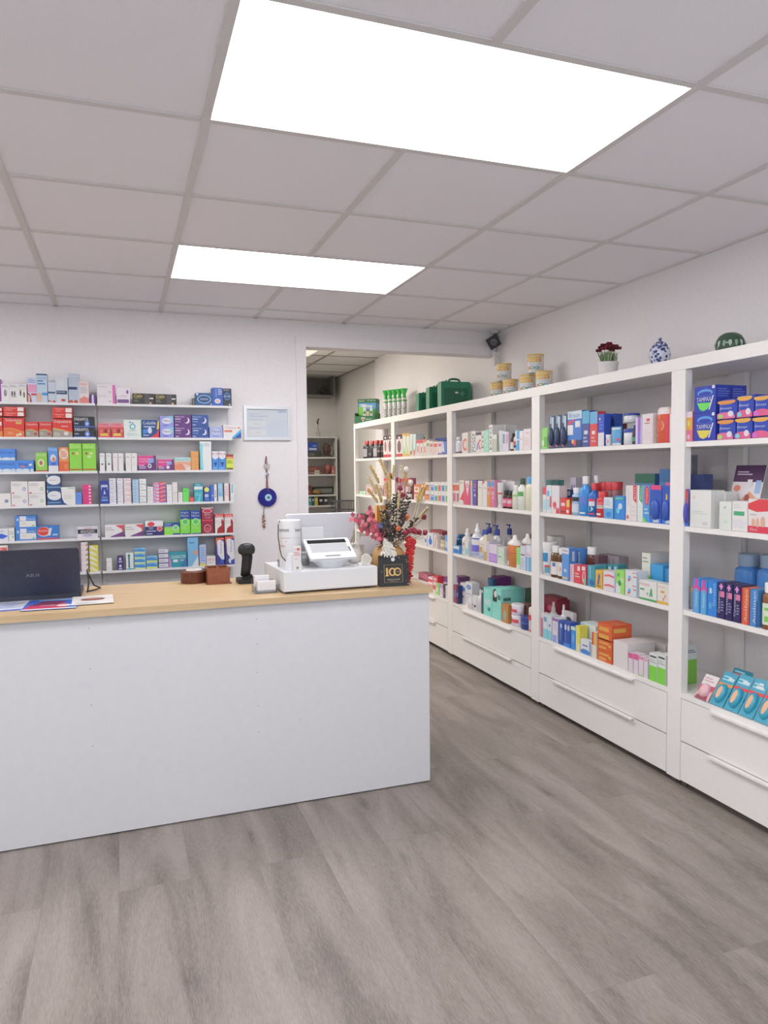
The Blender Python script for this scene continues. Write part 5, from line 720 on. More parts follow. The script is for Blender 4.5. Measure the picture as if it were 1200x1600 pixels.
put('R','packs on the third shelf of the middle cabinet',[
('c',2.02,2.671,.788,.1,.05,.055,'3A8CD0','EEE','r,0,.6,1,1,E6E8EC;e,.5,.3,.3,.2,2A6CC0','',0,'low blue and white carton on the third shelf, middle cabinet'),
('spray',2.02,2.554,.788,.083,.08,.189,'ECE8E6','F0EEEC','e,.4,.7,.3,.12,A85A3C;r,0,0,1,.2,E8E8EC','',0,'slim white spray bottle with brown mark on the third shelf, middle cabinet'),
('c',2.02,2.466,.788,.04,.04,.108,'ECEEEE','EEE','r,.1,.1,.9,.5,5AC0C8','',0,'little white carton with teal patch on the third shelf, middle cabinet'),
('spray',2.02,2.41,.788,.108,.08,.236,'ECEAF0','F2F2F2','r,0,.25,1,.6,6A64C8;r,0,.05,1,.2,9AA8D8;r,0,.9,1,.96,3A4CA8','',0,'tall white bottle with purple label on the third shelf, middle cabinet'),
('bottle',2.02,2.292,.788,.094,.08,.2,'ECE8E0','3A4CA0','r,.1,.4,.7,.7,B89A50;r,0,.0,1,.2,A8B4D8;r,0,.84,1,.88,B8A070','',0,'white bottle with gold patch and navy cap on the third shelf, middle cabinet'),
('c',2.02,2.189,.788,.041,.05,.172,'E4DCC8','EEE','r,0,0,1,.35,B89A50;l,.2,.5,.8,.9,C8C0B0,3','',0,'slim white carton with gold base on the third shelf, middle cabinet'),
('c',2.02,2.143,.788,.026,.05,.132,'D8CCE0','EEE','l,.1,.1,.9,.9,B8A0CC,4','',0,'thin lilac-white carton on the third shelf, middle cabinet'),
('c',2.02,2.112,.788,.105,.05,.118,'E4D8E8','EEE','r,0,0,1,.5,A87AC8;l,.1,.1,.9,.45,C8A8E0,3;l,.1,.6,.9,.85,C8C0D0,2','',0,'white carton with lilac lower half on the third shelf, middle cabinet'),
('c',2.02,1.998,.788,.084,.05,.111,'E4F0E4','EEE','l,.08,.2,.4,.9,8CC89C,5;r,.1,.42,.6,.46,4A4A4C;l,.65,.2,.9,.8,7AC88C,4','',0,'white carton with green dashes on the third shelf, middle cabinet'),
('nozzle',2.02,1.905,.788,.14,.07,.199,'E88A3C','F0EAE6','r,0,.62,1,.66,B83A2C;r,0,.72,.5,.9,E0603C;r,0,.0,.4,.2,F0E8EC;l,.1,.3,.9,.55,F4C08A,2','',0,'orange bottle with white nozzle, fully visible on the third shelf, middle cabinet'),
('c',2.02,1.757,.788,.042,.05,.129,'8CE07A','EEE','r,0,0,1,.2,E8F4E4;l,.2,.3,.8,.9,5ABA5A,5','',0,'slim light green carton on the third shelf, middle cabinet'),
('c',2.02,1.711,.788,.063,.05,.146,'D8DCEC','EEE','r,.1,.6,.8,.65,6A3A5A;l,.1,.1,.9,.5,A8B8DC,4','',0,'pale blue-grey carton with dark band on the third shelf, middle cabinet'),
('c',2.02,1.643,.788,.058,.05,.156,'6ABCE8','EEE','r,0,.55,1,1,E4E0EA;r,.3,.0,.45,.6,E4E0EA;t,.1,.6,.9,.7,D0506A,Nur','',0,'white and blue striped carton on the third shelf, middle cabinet'),
('nozzle',2.095,1.867,.788,.12,.07,.207,'E88A3C','F0EAE6','r,0,.6,1,.7,B84A2C','',0,'orange bottle partly behind green carton on the third shelf, middle cabinet'),
('wide',2.11,2.854,.788,.101,.08,.12,'3A78A8','2A6898','r,.1,.2,.9,.4,6AA0C8','',0,'blue bottle behind white spray on the third shelf, middle cabinet'),
('wide',2.11,2.666,.788,.063,.064,.134,'3A78A8','2A6898','r,.1,.2,.9,.4,6AA0C8','',0,'blue bottle behind small teal carton on the third shelf, middle cabinet'),
('pump',2.12,2.4,.788,.085,.06,.206,'DDDDE0','2C3C90','l,.1,.2,.9,.8,B8BCC8,4','',0,'translucent bottle with navy cap behind on the third shelf, middle cabinet'),
('pump',2.11,2.277,.788,.1,.06,.203,'D0D2D8','2C3C90','l,.1,.2,.9,.8,B8BCC8,4','',0,'greyish bottle with navy pump cap on the third shelf, middle cabinet'),
('pump',2.18,2.215,.788,.07,.06,.208,'A8A8AC','2C3C90','l,.1,.2,.9,.8,8C8C90,4','',0,'grey pump bottle at the back on the third shelf, middle cabinet'),
('bottle',2.16,1.894,.788,.077,.07,.2,'C8D0C0','2A4A30','l,.1,.2,.9,.8,8C8C90,4','',0,'bottle with dark green cap beside post on the third shelf, middle cabinet')])
put('R','packs in the bottom bay of the middle cabinet',[
('c',2.02,2.671,.421,.049,.05,.131,'9A3A5A','EEE','r,.2,.3,.8,.7,5A70B0','',0,'slim crimson carton in the bottom bay, middle cabinet'),
('c',2.02,2.617,.421,.026,.05,.133,'2A2C58','EEE','r,.2,.4,.8,.6,8A90B8','',0,'thin dark navy carton in the bottom bay, middle cabinet'),
('c',2.055,2.63,.421,.084,.06,.152,'EAE8EC','EEE','e,.6,.72,.38,.12,4A7AC8;r,.3,.3,.7,.4,4A4A8C','',0,'white carton with blue oval in the bottom bay, middle cabinet'),
('c',2.055,2.54,.421,.102,.06,.171,'EAE8EC','EEE','e,.5,.8,.36,.1,3A70C0;e,.5,.8,.2,.05,9ABCE8;r,.1,.5,.9,.52,4A4A8C;l,.1,.1,.9,.4,C8CCE0,3','',0,'white carton with two blue ovals in the bottom bay, middle cabinet'),
('jar',2.018,2.444,.421,.06,.03,.07,'ECE8EA','F0EEF0','e,.5,.5,.2,.3,C88A9A','',0,'tiny white pot in the bottom bay, middle cabinet'),
('jar',2.018,2.374,.421,.068,.035,.101,'ECECEE','F0F0F0','e,.3,.5,.12,.14,3A3A44;e,.7,.4,.12,.14,3A3A44','',0,'white pot with black dots in the bottom bay, middle cabinet'),
('bottle',2.02,2.304,.421,.066,.05,.152,'EEECF0','F0F0F2','l,.2,.2,.8,.8,C4BCD0,4','',0,'plain white bottle before teal cartons in the bottom bay, middle cabinet'),
('c',2.02,2.227,.421,.027,.1,.178,'2C4A5C','EEE','e,.5,.85,.3,.06,E8E8E8','',0,'thin dark teal booklet in the bottom bay, middle cabinet'),
('c',2.02,2.195,.421,.113,.14,.185,'7CD4C8','EEE','r,.1,.4,.9,.6,B8E4DC;e,.7,.25,.18,.07,2A8078;e,.4,.9,.2,.05,C8F0E8','',0,'teal face mask carton, farther one in the bottom bay, middle cabinet'),
('c',2.02,2.077,.421,.125,.17,.204,'78D0C4','EEE','p,26302E,.1,.55,.55,.55,.6,.8,.4,.98,.15,.92,.1,.7;e,.4,.8,.16,.11,E8E4DC;e,.8,.72,.16,.09,2F7870;l,.1,.05,.9,.35,9CE0D6,3','r,.1,.62,.45,.72,3C6A68;r,.0,.0,.5,.95,8AD8CE;r,.1,.62,.42,.72,3C6A68',0,'teal carton with hair silhouette in the bottom bay, middle cabinet'),
('c',2.02,1.943,.421,.082,.04,.118,'B07838','EEE','e,.5,.4,.25,.28,8CA08A','',0,'brown carton with oval window in the bottom bay, middle cabinet'),
('jar',2.02,1.847,.421,.099,.07,.067,'ECEAF0','F2F0F4','r,.1,.4,.9,.9,D84A5A;r,.1,.1,.9,.35,DCD4E8','',0,'lower white tub with pink label in the bottom bay, middle cabinet'),
('jar',2.02,1.848,.485,.099,.07,.072,'E4E0EC','F2F0F4','r,.1,.4,.8,.8,D84A5A;r,.1,.1,.9,.35,DCD4E8','',0,'upper white tub with pink label in the bottom bay, middle cabinet'),
('jar',2.02,1.733,.421,.094,.06,.081,'2A3A80','2C3C84','p,E8DCA0,.3,.0,1,0,1,.4;r,0,.6,1,.75,3A5AA8','',0,'navy jar with cream swoosh in the bottom bay, middle cabinet'),
('capsule',2.02,1.627,.421,.043,.04,.15,'EEE8E6','F0ECEA','r,.1,.6,.9,.9,D8483C;r,0,0,1,.1,C86A5A','',0,'white bottle with red square label in the bottom bay, middle cabinet'),
('wide',2.16,2.449,.421,.096,.06,.205,'2A6090','2A6090','r,.1,.2,.9,.6,3A80B0','',0,'deep blue bottle behind teal cartons in the bottom bay, middle cabinet'),
('c',2.23,2.48,.421,.109,.1,.211,'7A2C80','EEE','r,.1,.3,.9,.6,A85AA8','',0,'purple carton behind teal cartons in the bottom bay, middle cabinet'),
('jar',2.09,1.861,.421,.093,.06,.132,'7A4A34','6A4030','r,.1,.2,.9,.6,9A6A4A','',0,'brown jar behind navy jar in the bottom bay, middle cabinet'),
('c',2.17,1.91,.421,.07,.08,.211,'2C3C2C','EEE','r,.1,.2,.9,.6,3C5440','',0,'dark green carton beside the post in the bottom bay, middle cabinet'),
('c',2.17,3.009,.421,.104,.1,.142,'7A4C84','EEE','r,0,.4,1,.7,C8B0D0','',0,'purple carton at the back corner in the bottom bay, middle cabinet')])
put('R','packs on the top shelf of the second cabinet',[
('soft',2.02,1.483,1.513,.074,.05,.119,'7CC05A','EEE','e,.4,.3,.3,.15,D0E8C0;r,.5,.1,.95,.6,4FA83A','',0,'crumpled green and white wipes pack on the top shelf, second cabinet'),
('pouch',2.02,1.399,1.513,.061,.02,.183,'2A3A5C','EEE','r,.1,.05,.4,.4,D85070;r,.5,.3,.8,.95,B8D8E4;r,.2,.75,.5,.98,8C9CB0','',0,'navy toothbrush blister, left of three on the top shelf, second cabinet'),
('pouch',2.02,1.335,1.513,.06,.02,.183,'2A3A5C','EEE','r,.1,.05,.4,.4,D85070;r,.5,.3,.8,.95,B8D8E4;r,.2,.75,.5,.98,8C9CB0','',0,'navy toothbrush blister, middle of three on the top shelf, second cabinet'),
('pouch',2.02,1.273,1.513,.056,.02,.182,'2A3A5C','EEE','r,.1,.05,.4,.4,D85070;r,.5,.3,.8,.95,B8D8E4;r,.2,.75,.5,.98,8C9CB0','',0,'navy toothbrush blister, right of three on the top shelf, second cabinet'),
('c',2.02,1.213,1.513,.128,.05,.193,'2A6CB8','EEE','r,0,.78,1,1,D8E8F2;t,.1,.82,.85,.95,3A70B8,Braun;p,C83A48,0,.6,.5,.72,.5,.78,0,.7;r,0,.35,.4,.62,E6E6E8;r,.55,.55,.9,.72,DDE0E4;r,0,0,1,.2,26345C;e,.4,.16,.1,.06,E8C84A;r,.45,.05,.6,.2,D8406A','',0,'large blue and red electric toothbrush carton on the top shelf, second cabinet'),
('c',2.02,1.082,1.513,.063,.05,.186,'3A4C8C','EEE','r,0,.65,1,1,4A9CC0;r,.3,.35,.8,.45,E0E4EC;l,.2,.1,.8,.3,A8B4D8,2','',0,'blue carton beside the red one on the top shelf, second cabinet'),
('c',2.02,1.015,1.513,.064,.05,.177,'C83A44','EEE','r,0,.65,1,1,5A9CC8;r,.3,.35,.7,.45,E8E4E4;l,.2,.1,.8,.3,E8A8A8,2','',0,'carton with red lower half and blue top on the top shelf, second cabinet'),
('c',2.02,.945,1.513,.049,.04,.16,'2448B0','EEE','r,0,0,1,.42,E6E4EC;e,.3,.85,.1,.04,E8E8F4;l,.2,.5,.8,.8,5A80E0,3','',0,'blue floss carton on white base on the top shelf, second cabinet'),
('jar',2.02,.892,1.513,.033,.03,.055,'E0E4EE','E6E6F0','e,.5,.5,.3,.3,C86A5A','',0,'small white pot with orange mark on the top shelf, second cabinet'),
('tube',2.02,.852,1.513,.074,.03,.09,'5AAAE0','E6EEF4','r,0,.88,1,1,E8ECF4;e,.8,.2,.15,.1,D84A6A;l,.1,.5,.8,.8,C8E4F4,2','',0,'light blue cream tube with pink seal on the top shelf, second cabinet'),
('jar',2.02,.769,1.618,.075,.07,.044,'E4E6EE','24388C','p,2F9A6A,.2,.1,.9,.5,.9,.9,.3,.5','',0,'upper white jar with green stripes and navy lid on the top shelf, second cabinet'),
('jar',2.02,.768,1.513,.075,.07,.076,'E4E6EE','24388C','p,2F9A6A,.2,.1,.9,.5,.9,.9,.3,.5','',0,'lower white jar with green stripes and navy lid on the top shelf, second cabinet'),
('bottle',2.02,.688,1.513,.022,.023,.091,'3A3050','24388C','r,0,.2,1,.6,3A8A6A','',0,'small dark bottle beside white jars on the top shelf, second cabinet'),
('c',2.02,.658,1.513,.042,.06,.124,'E4DCF0','EEE','r,.35,0,.85,1,8C6CD0;T,.4,.5,.75,.95,C83A90,Femi','',0,'white carton with purple band on the top shelf, second cabinet'),
('c',2.02,.611,1.513,.073,.05,.136,'EEE6E8','EEE','r,.4,.75,.7,.84,C83C4C;l,.2,.65,.9,.72,B04A5A,1;l,.1,.1,.8,.5,E0CCD2,4;r,.85,0,1,.9,EED8DC','',0,'white carton with red crest print on the top shelf, second cabinet'),
('capsule',2.02,.531,1.513,.086,.05,.159,'E85A2C','F0E4E0','e,.4,.6,.3,.22,F0A07A;e,.4,.6,.22,.16,E85A2C;l,.1,.1,.4,.3,F4B090,2;r,.75,0,1,1,D0384A','',0,'orange body wash bottle on the top shelf, second cabinet'),
('capsule',2.02,.441,1.513,.025,.04,.154,'F0EEEA','E89A8A','e,.5,.25,.45,.16,2A70D0;r,0,0,.12,1,E8D43A;l,.2,.6,.9,.8,4A6CC0,2','',0,'white bottle with blue oval beside post on the top shelf, second cabinet'),
('c',2.1,.998,1.513,.078,.05,.164,'2A50A8','EEE','r,.4,.3,1,.6,E0E4EE;r,.3,.0,1,.3,3A1420','',0,'navy carton behind small pots on the top shelf, second cabinet'),
('jar',2.14,.972,1.513,.051,.05,.115,'4A2430','5A2030','r,.1,.2,.9,.4,8A5060','',0,'dark red jar at the back on the top shelf, second cabinet')])
put('R','packs on the second shelf of the second cabinet',[
('c',2.02,1.46,1.151,.036,.05,.145,'E8E2E4','EEE','r,0,.7,1,1,D83A5A;r,.2,.1,.9,.5,A8DCE8','',0,'thin white carton with red top on the second shelf, second cabinet'),
('c',2.02,1.42,1.151,.049,.05,.156,'E4EAEE','EEE','r,.1,.6,.6,.8,5AB0DC;r,.1,.1,.7,.5,A8DCE8;r,.7,.2,1,.6,D84A5A','',0,'white carton with blue square print on the second shelf, second cabinet'),
('c',2.02,1.367,1.151,.076,.05,.154,'EEE4E6','EEE','e,.4,.3,.25,.12,D84A5A;r,.1,.6,.8,.9,E4E6EC;r,.6,0,1,.2,C83040;r,.3,.15,.9,.22,E88A90','',0,'white carton with red oval print on the second shelf, second cabinet'),
('c',2.02,1.277,1.151,.046,.05,.089,'D0303C','EEE','r,.1,.5,.9,.7,F0D8D8;r,0,.1,1,.2,8C1C28','',0,'short red carton on the second shelf, second cabinet'),
('c',2.02,1.228,1.151,.036,.05,.083,'E0442C','EEE','p,F0D040,.2,.5,1,.5,1,1,.2,.9;r,.2,.1,.8,.3,F0E4E0','',0,'short red and yellow carton on the second shelf, second cabinet'),
('wide',2.02,1.189,1.151,.061,.05,.147,'9AC4E0','ECECEE','r,0,.75,1,1,2C2A34;r,0,.1,1,.6,D8E4EE','',0,'clear blue bottle with white cap on the second shelf, second cabinet'),
('bottle',2.02,1.124,1.151,.076,.06,.209,'2A8CD8','EEEEF0','r,.1,.4,.9,.8,4A70C0;l,.2,.5,.8,.7,E0ECF8,2;r,.3,.02,.8,.1,E6EEF4','',0,'big sky blue mouthwash bottle on the second shelf, second cabinet'),
('bottle',2.02,1.041,1.151,.06,.06,.173,'1F60B0','C8283C','r,.1,.5,.9,.75,E4E8F0;r,.1,.75,.9,.88,D0303C;e,.5,.35,.3,.14,7AD0C0;r,.1,.05,.9,.12,D0303C','',0,'blue mouthwash bottle with red cap on the second shelf, second cabinet'),
('wide',2.02,.975,1.151,.071,.06,.132,'C8262C','C8262C','r,.0,.75,1,.9,E86A6A;r,0,.5,1,.72,E8DCDC;t,.1,.55,.9,.68,3A3A44,CORSOD;r,.3,.08,.7,.2,F0ECE8','',0,'red mouthwash bottle on the second shelf, second cabinet'),
('c',2.02,.893,1.151,.071,.05,.105,'5AB0E8','EEE','r,0,.48,1,1,E4EEF2;e,.55,.2,.3,.12,2A80D0;l,.1,.6,.8,.9,90B0C8,3','',0,'white and sky blue carton on the second shelf, second cabinet'),
('soft',2.02,.812,1.151,.08,.03,.115,'2A80D0','EEE','e,.6,.6,.2,.14,D8ECF4;e,.4,.4,.16,.14,5AD0E0;r,.1,.9,.9,1,4AA88A','',0,'bright blue pouch on the second shelf, second cabinet'),
('c',2.02,.722,1.151,.035,.05,.167,'ECE8E6','EEE','T,.35,.4,.65,.95,8C8C90,sensodyne;e,.4,.1,.25,.06,D85A4A','',0,'slim white toothpaste carton on the second shelf, second cabinet'),
('c',2.02,.685,1.151,.041,.05,.168,'EAE4E2','EEE','p,D8383C,.35,.6,.95,.5,.95,1,.35,1;T,.5,.62,.8,.95,F4E0DC,kin;l,.2,.1,.8,.45,D8C4C4,3','',0,'white toothpaste carton with red panel on the second shelf, second cabinet'),
('c',2.02,.639,1.151,.037,.05,.169,'E6EEEA','EEE','p,2A9070,.35,.6,.95,.5,.95,1,.35,1;T,.5,.62,.8,.95,D8F0E4,Elmex;l,.2,.1,.8,.45,B8CCC4,3','',0,'white toothpaste carton with green panel on the second shelf, second cabinet'),
('c',2.02,.599,1.151,.045,.05,.171,'3A8CC8','EEE','e,.55,.72,.35,.27,D82C3C;T,.42,.52,.7,.92,F4DCE0,Colgate;p,6AC83C,0,0,.6,0,0,.15;l,.2,.2,.9,.4,B8D8EC,2','',0,'blue carton with tall red oval on the second shelf, second cabinet'),
('pouch',2.02,.551,1.151,.075,.02,.172,'2A50A8','EEE','r,.05,.88,.95,1,D83A78;p,F0C83A,.1,.15,.35,.1,.55,.5,.4,.62,.15,.4;p,E0503C,.25,.2,.45,.15,.5,.4,.35,.45;r,0,0,1,.12,2A70D8;r,.3,.02,.8,.1,DCE8F8','',0,'toothbrush blister with yellow handle on the second shelf, second cabinet'),
('pouch',2.02,.471,1.151,.055,.02,.171,'2A50A8','EEE','p,E06A3A,.1,.15,.4,.1,.6,.5,.45,.62,.15,.4;p,F0C83A,.3,.4,.55,.5,.6,.75,.45,.8;r,0,0,1,.12,2A70D8;r,.4,.02,.9,.1,DCE8F8','',0,'toothbrush blister with orange handle on the second shelf, second cabinet'),
('c',2.14,1.617,1.151,.13,.04,.182,'3C7A7C','EEE','r,0,0,1,.4,D8D4D4','',0,'row of teal caps in white tray on the second shelf, second cabinet'),
('c',2.09,1.378,1.151,.088,.04,.131,'24408C','EEE','r,0,.75,1,.95,E0E4EA;r,.55,.2,.8,.7,5A8CD0','',0,'navy carton behind red cartons on the second shelf, second cabinet'),
('c',2.13,1.349,1.151,.055,.04,.199,'A8A4B4','EEE','e,.3,.6,.14,.2,6A5A78;e,.7,.6,.14,.2,6A5A78','',0,'grey carton with loops at the back on the second shelf, second cabinet'),
('bottle',2.08,1.093,1.151,.047,.047,.212,'C8303C','EEEEF0','r,.1,.2,.9,.6,D8506A','',0,'red bottle with white cap at the back on the second shelf, second cabinet'),
('jar',2.12,1.098,1.151,.06,.06,.177,'9A6A70','C8343C','r,.1,.3,.9,.7,C0A8AC','',0,'jar with red lid, left of three on the second shelf, second cabinet'),
('jar',2.12,1.034,1.151,.05,.06,.178,'9A6A70','C8343C','r,.1,.3,.9,.7,C0A8AC','',0,'jar with red lid, middle of three on the second shelf, second cabinet'),
('jar',2.12,.981,1.151,.044,.06,.179,'9A6A70','C8343C','r,.1,.3,.9,.7,C0A8AC','',0,'jar with red lid, right of three on the second shelf, second cabinet'),
('c',2.12,.783,1.151,.142,.05,.222,'3A5C90','EEE','r,0,.8,1,1,1E5A44;r,0,.55,1,.8,4A6A94;r,.1,.1,.2,.5,E0E8F4;r,.3,.1,.4,.5,E0E8F4;r,.5,.1,.6,.5,E0E8F4;r,.7,.1,.8,.5,E0E8F4','',0,'green-topped interdental carton behind on the second shelf, second cabinet'),
('c',2.12,.61,1.151,.084,.05,.244,'3A78A8','EEE','r,0,.75,1,1,2A6090;r,.5,.5,1,.75,E060A0;l,.1,.2,.9,.5,A8D0E0,3','',0,'tall blue carton with pink patch on the second shelf, second cabinet')])
put('R','packs on the third shelf of the second cabinet',[
('jar',2.02,1.483,.788,.072,.09,.19,'EAECEE','F0EEEC','r,.2,.55,.8,.95,2A7CB0;r,.6,.05,.9,.35,5A9AB0;r,.6,.3,.9,.4,C84A4C','',0,'large white tub with blue label on the third shelf, second cabinet'),
('wide',2.02,1.394,.788,.071,.05,.177,'5A3C1C','EEEDEA','r,0,.08,1,.75,E6E4E0;r,.5,.5,.8,.7,5A70A8','',0,'brown bottle with white label and cap on the third shelf, second cabinet'),
('wide',2.02,1.319,.788,.053,.04,.172,'5A3A1C','EEEDEA','r,0,.08,1,.8,ECE6E2;e,.5,.45,.25,.16,E08A3C','',0,'brown bottle with orange spot label on the third shelf, second cabinet'),
('c',2.02,1.262,.788,.067,.05,.179,'5A9CE4','EEE','r,0,.82,1,1,E8EAEE;t,.1,.86,.9,.95,4A3A58,Milpar;r,.1,.04,.8,.1,D8C06A;e,.5,.3,.2,.05,D8E8F8','r,0,0,1,1,4A8CDC;r,.4,.6,.7,.9,DCE8F8',0,'light blue tall carton on the third shelf, second cabinet'),
('c',2.02,1.185,.788,.035,.06,.095,'C8A8B4','EEE','r,.2,.1,.4,.9,B87A8C','',0,'thin pinkish grey carton on the third shelf, second cabinet'),
('c',2.02,1.143,.788,.055,.06,.097,'E23A4C','EEE','r,.5,.7,.9,.95,D8D0D4;l,.1,.3,.9,.6,F0C8CC,2','',0,'red carton with white bottle print on the third shelf, second cabinet'),
('c',2.02,1.085,.788,.048,.06,.101,'DC3A4C','EEE','r,.2,.75,.8,.95,DCD0D4;e,.6,.4,.3,.3,F0D8DC;e,.6,.45,.16,.2,DC3A4C;r,.6,0,1,.3,5AB08C','',0,'second red carton with brace print on the third shelf, second cabinet'),
('c',2.02,1.026,.788,.063,.06,.109,'2A8CA0','EEE','T,.2,.4,.45,.95,E0F0F0,Gaviscon;e,.6,.2,.3,.14,2A5CA0','',0,'teal carton with white vertical text on the third shelf, second cabinet'),
('c',2.02,.957,.788,.055,.06,.094,'F0C02C','EEE','r,.2,.2,.75,.85,E8A840;p,3A4C9C,.3,.2,.5,.2,.7,.7,.5,.85;r,.2,.1,.8,.16,6A4A1C','',0,'yellow carton with brace picture on the third shelf, second cabinet'),
('c',2.02,.893,.788,.096,.06,.049,'F0E8EC','EEE','r,0,0,.05,1,D8C8D0;p,E06A74,.1,.4,.5,.5,.9,.4,.9,.6,.5,.72,.1,.6;r,.9,0,1,1,B8C8EC','',0,'white carton with red wave lettering on the third shelf, second cabinet, lowest'),
('c',2.02,.893,.837,.096,.06,.049,'F0E8EC','EEE','r,0,0,.05,1,D8C8D0;p,E06A74,.1,.4,.5,.5,.9,.4,.9,.6,.5,.72,.1,.6;r,.9,0,1,1,B8C8EC','',0,'white carton with red wave lettering on the third shelf, second cabinet, topmost'),
('c',2.02,.792,.788,.063,.06,.115,'8CD05A','EEE','p,E0E8E0,0,0,.6,0,.5,.5,0,.4;e,.45,.45,.2,.12,2F8A4C;r,.6,.5,.9,.7,D4F0B8;e,.3,.8,.15,.08,4FA83A','',0,'green carton with white lower part on the third shelf, second cabinet'),
('c',2.02,.721,.788,.088,.06,.062,'EAEEF2','EEE','e,.35,.4,.12,.2,5AA8D0;r,.65,.5,.9,.6,E07A5A;r,.6,.8,.9,.9,F0A0A0;r,.94,0,1,1,6AA8D8;e,.3,.25,.08,.1,D8504A','',0,'white carton with blue figures on the third shelf, second cabinet, lowest'),
('c',2.02,.721,.85,.088,.06,.062,'EAEEF2','EEE','e,.35,.4,.12,.2,5AA8D0;r,.65,.5,.9,.6,E07A5A;r,.6,.8,.9,.9,F0A0A0;r,.94,0,1,1,6AA8D8;e,.3,.25,.08,.1,D8504A','',0,'white carton with blue figures on the third shelf, second cabinet, topmost'),
('c',2.02,.619,.788,.117,.05,.091,'EEF0EA','EEE','r,0,0,1,.1,3C9A4C;t,.05,.7,.6,.92,C88A9A,Dioralyte;r,.05,.5,.3,.58,3C8A4C;e,.7,.55,.05,.09,3C9A4C;p,3C9A4C,.6,.2,.7,.3,.8,.2,.75,.5,.65,.5;e,.5,.35,.04,.07,7A8A6A','',0,'wide white carton with green child figures on the third shelf, second cabinet'),
('c',2.02,.497,.788,.08,.05,.092,'EEEAE0','EEE','r,0,0,1,.14,E8B83C;t,.05,.76,.6,.9,D8A0A0,Dioralyte;r,.3,.55,.6,.66,E8A83C;e,.65,.4,.06,.1,E8A06A;e,.5,.25,.06,.1,E8A06A','',0,'wide white carton with yellow base on the third shelf, second cabinet'),
('c',2.09,1.237,.788,.047,.05,.174,'4A90E0','EEE','r,.5,.5,.9,.9,DCE8F8','',0,'light blue carton behind the red one on the third shelf, second cabinet'),
('wide',2.1,1.18,.788,.08,.06,.187,'4A2418','EEEDEA','r,0,0,1,.1,DCD8D8','',0,'dark brown round bottle at the back on the third shelf, second cabinet'),
('c',2.12,1.116,.788,.044,.06,.146,'6A4A54','EEE','r,.1,.3,.8,.5,D8C8CC;r,.1,.1,.8,.2,A05A64','',0,'maroon carton at the back on the third shelf, second cabinet'),
('c',2.18,1.147,.788,.168,.06,.147,'8A8088','EEE','r,.1,.2,.15,.9,6A6068;r,.3,.2,.35,.9,6A6068;r,.5,.2,.55,.9,6A6068;r,.7,.2,.75,.9,6A6068','',0,'long grey carton row at the back on the third shelf, second cabinet'),
('c',2.1,1.065,.788,.043,.05,.105,'2A8090','EEE','r,.2,.5,.7,.9,C8DCEC','',0,'teal carton, leftmost behind the yellow one on the third shelf, second cabinet'),
('c',2.1,1.015,.788,.042,.05,.111,'2A8090','EEE','r,.2,.5,.7,.9,C8DCEC','',0,'teal carton, second behind the yellow one on the third shelf, second cabinet'),
('c',2.1,.967,.788,.041,.05,.117,'2A8090','EEE','r,.2,.5,.7,.9,C8DCEC','',0,'teal carton, third behind the yellow one on the third shelf, second cabinet'),
('c',2.1,.92,.788,.04,.05,.123,'2A8090','EEE','r,.2,.5,.7,.9,C8DCEC','',0,'teal carton, rightmost behind the yellow one on the third shelf, second cabinet'),
('c',2.12,.725,.788,.059,.12,.202,'E6E8DC','EEE','r,0,0,1,.48,7CC83A;l,.1,.75,.8,.92,90948C,2','r,0,.0,1,1,D0CECC',0,'tall white and green carton behind on the third shelf, second cabinet'),
('c',2.1,.636,.788,.082,.09,.159,'2A90C8','EEE','r,0,.4,1,.5,6AC0E0;e,.3,.2,.2,.12,D8ECF4','',0,'bright blue carton on carton row on the third shelf, second cabinet'),
('c',2.11,.56,.788,.054,.06,.145,'3A8CC0','EEE','r,0,0,1,.4,D8E0E8','',0,'blue and white carton beside post on the third shelf, second cabinet'),
('jar',2.15,1.652,.788,.125,.09,.207,'D8D4D0','E4E0DC','r,.1,.2,.9,.4,C8C4C0','',0,'white tub with rounded lid at back on the third shelf, second cabinet')])
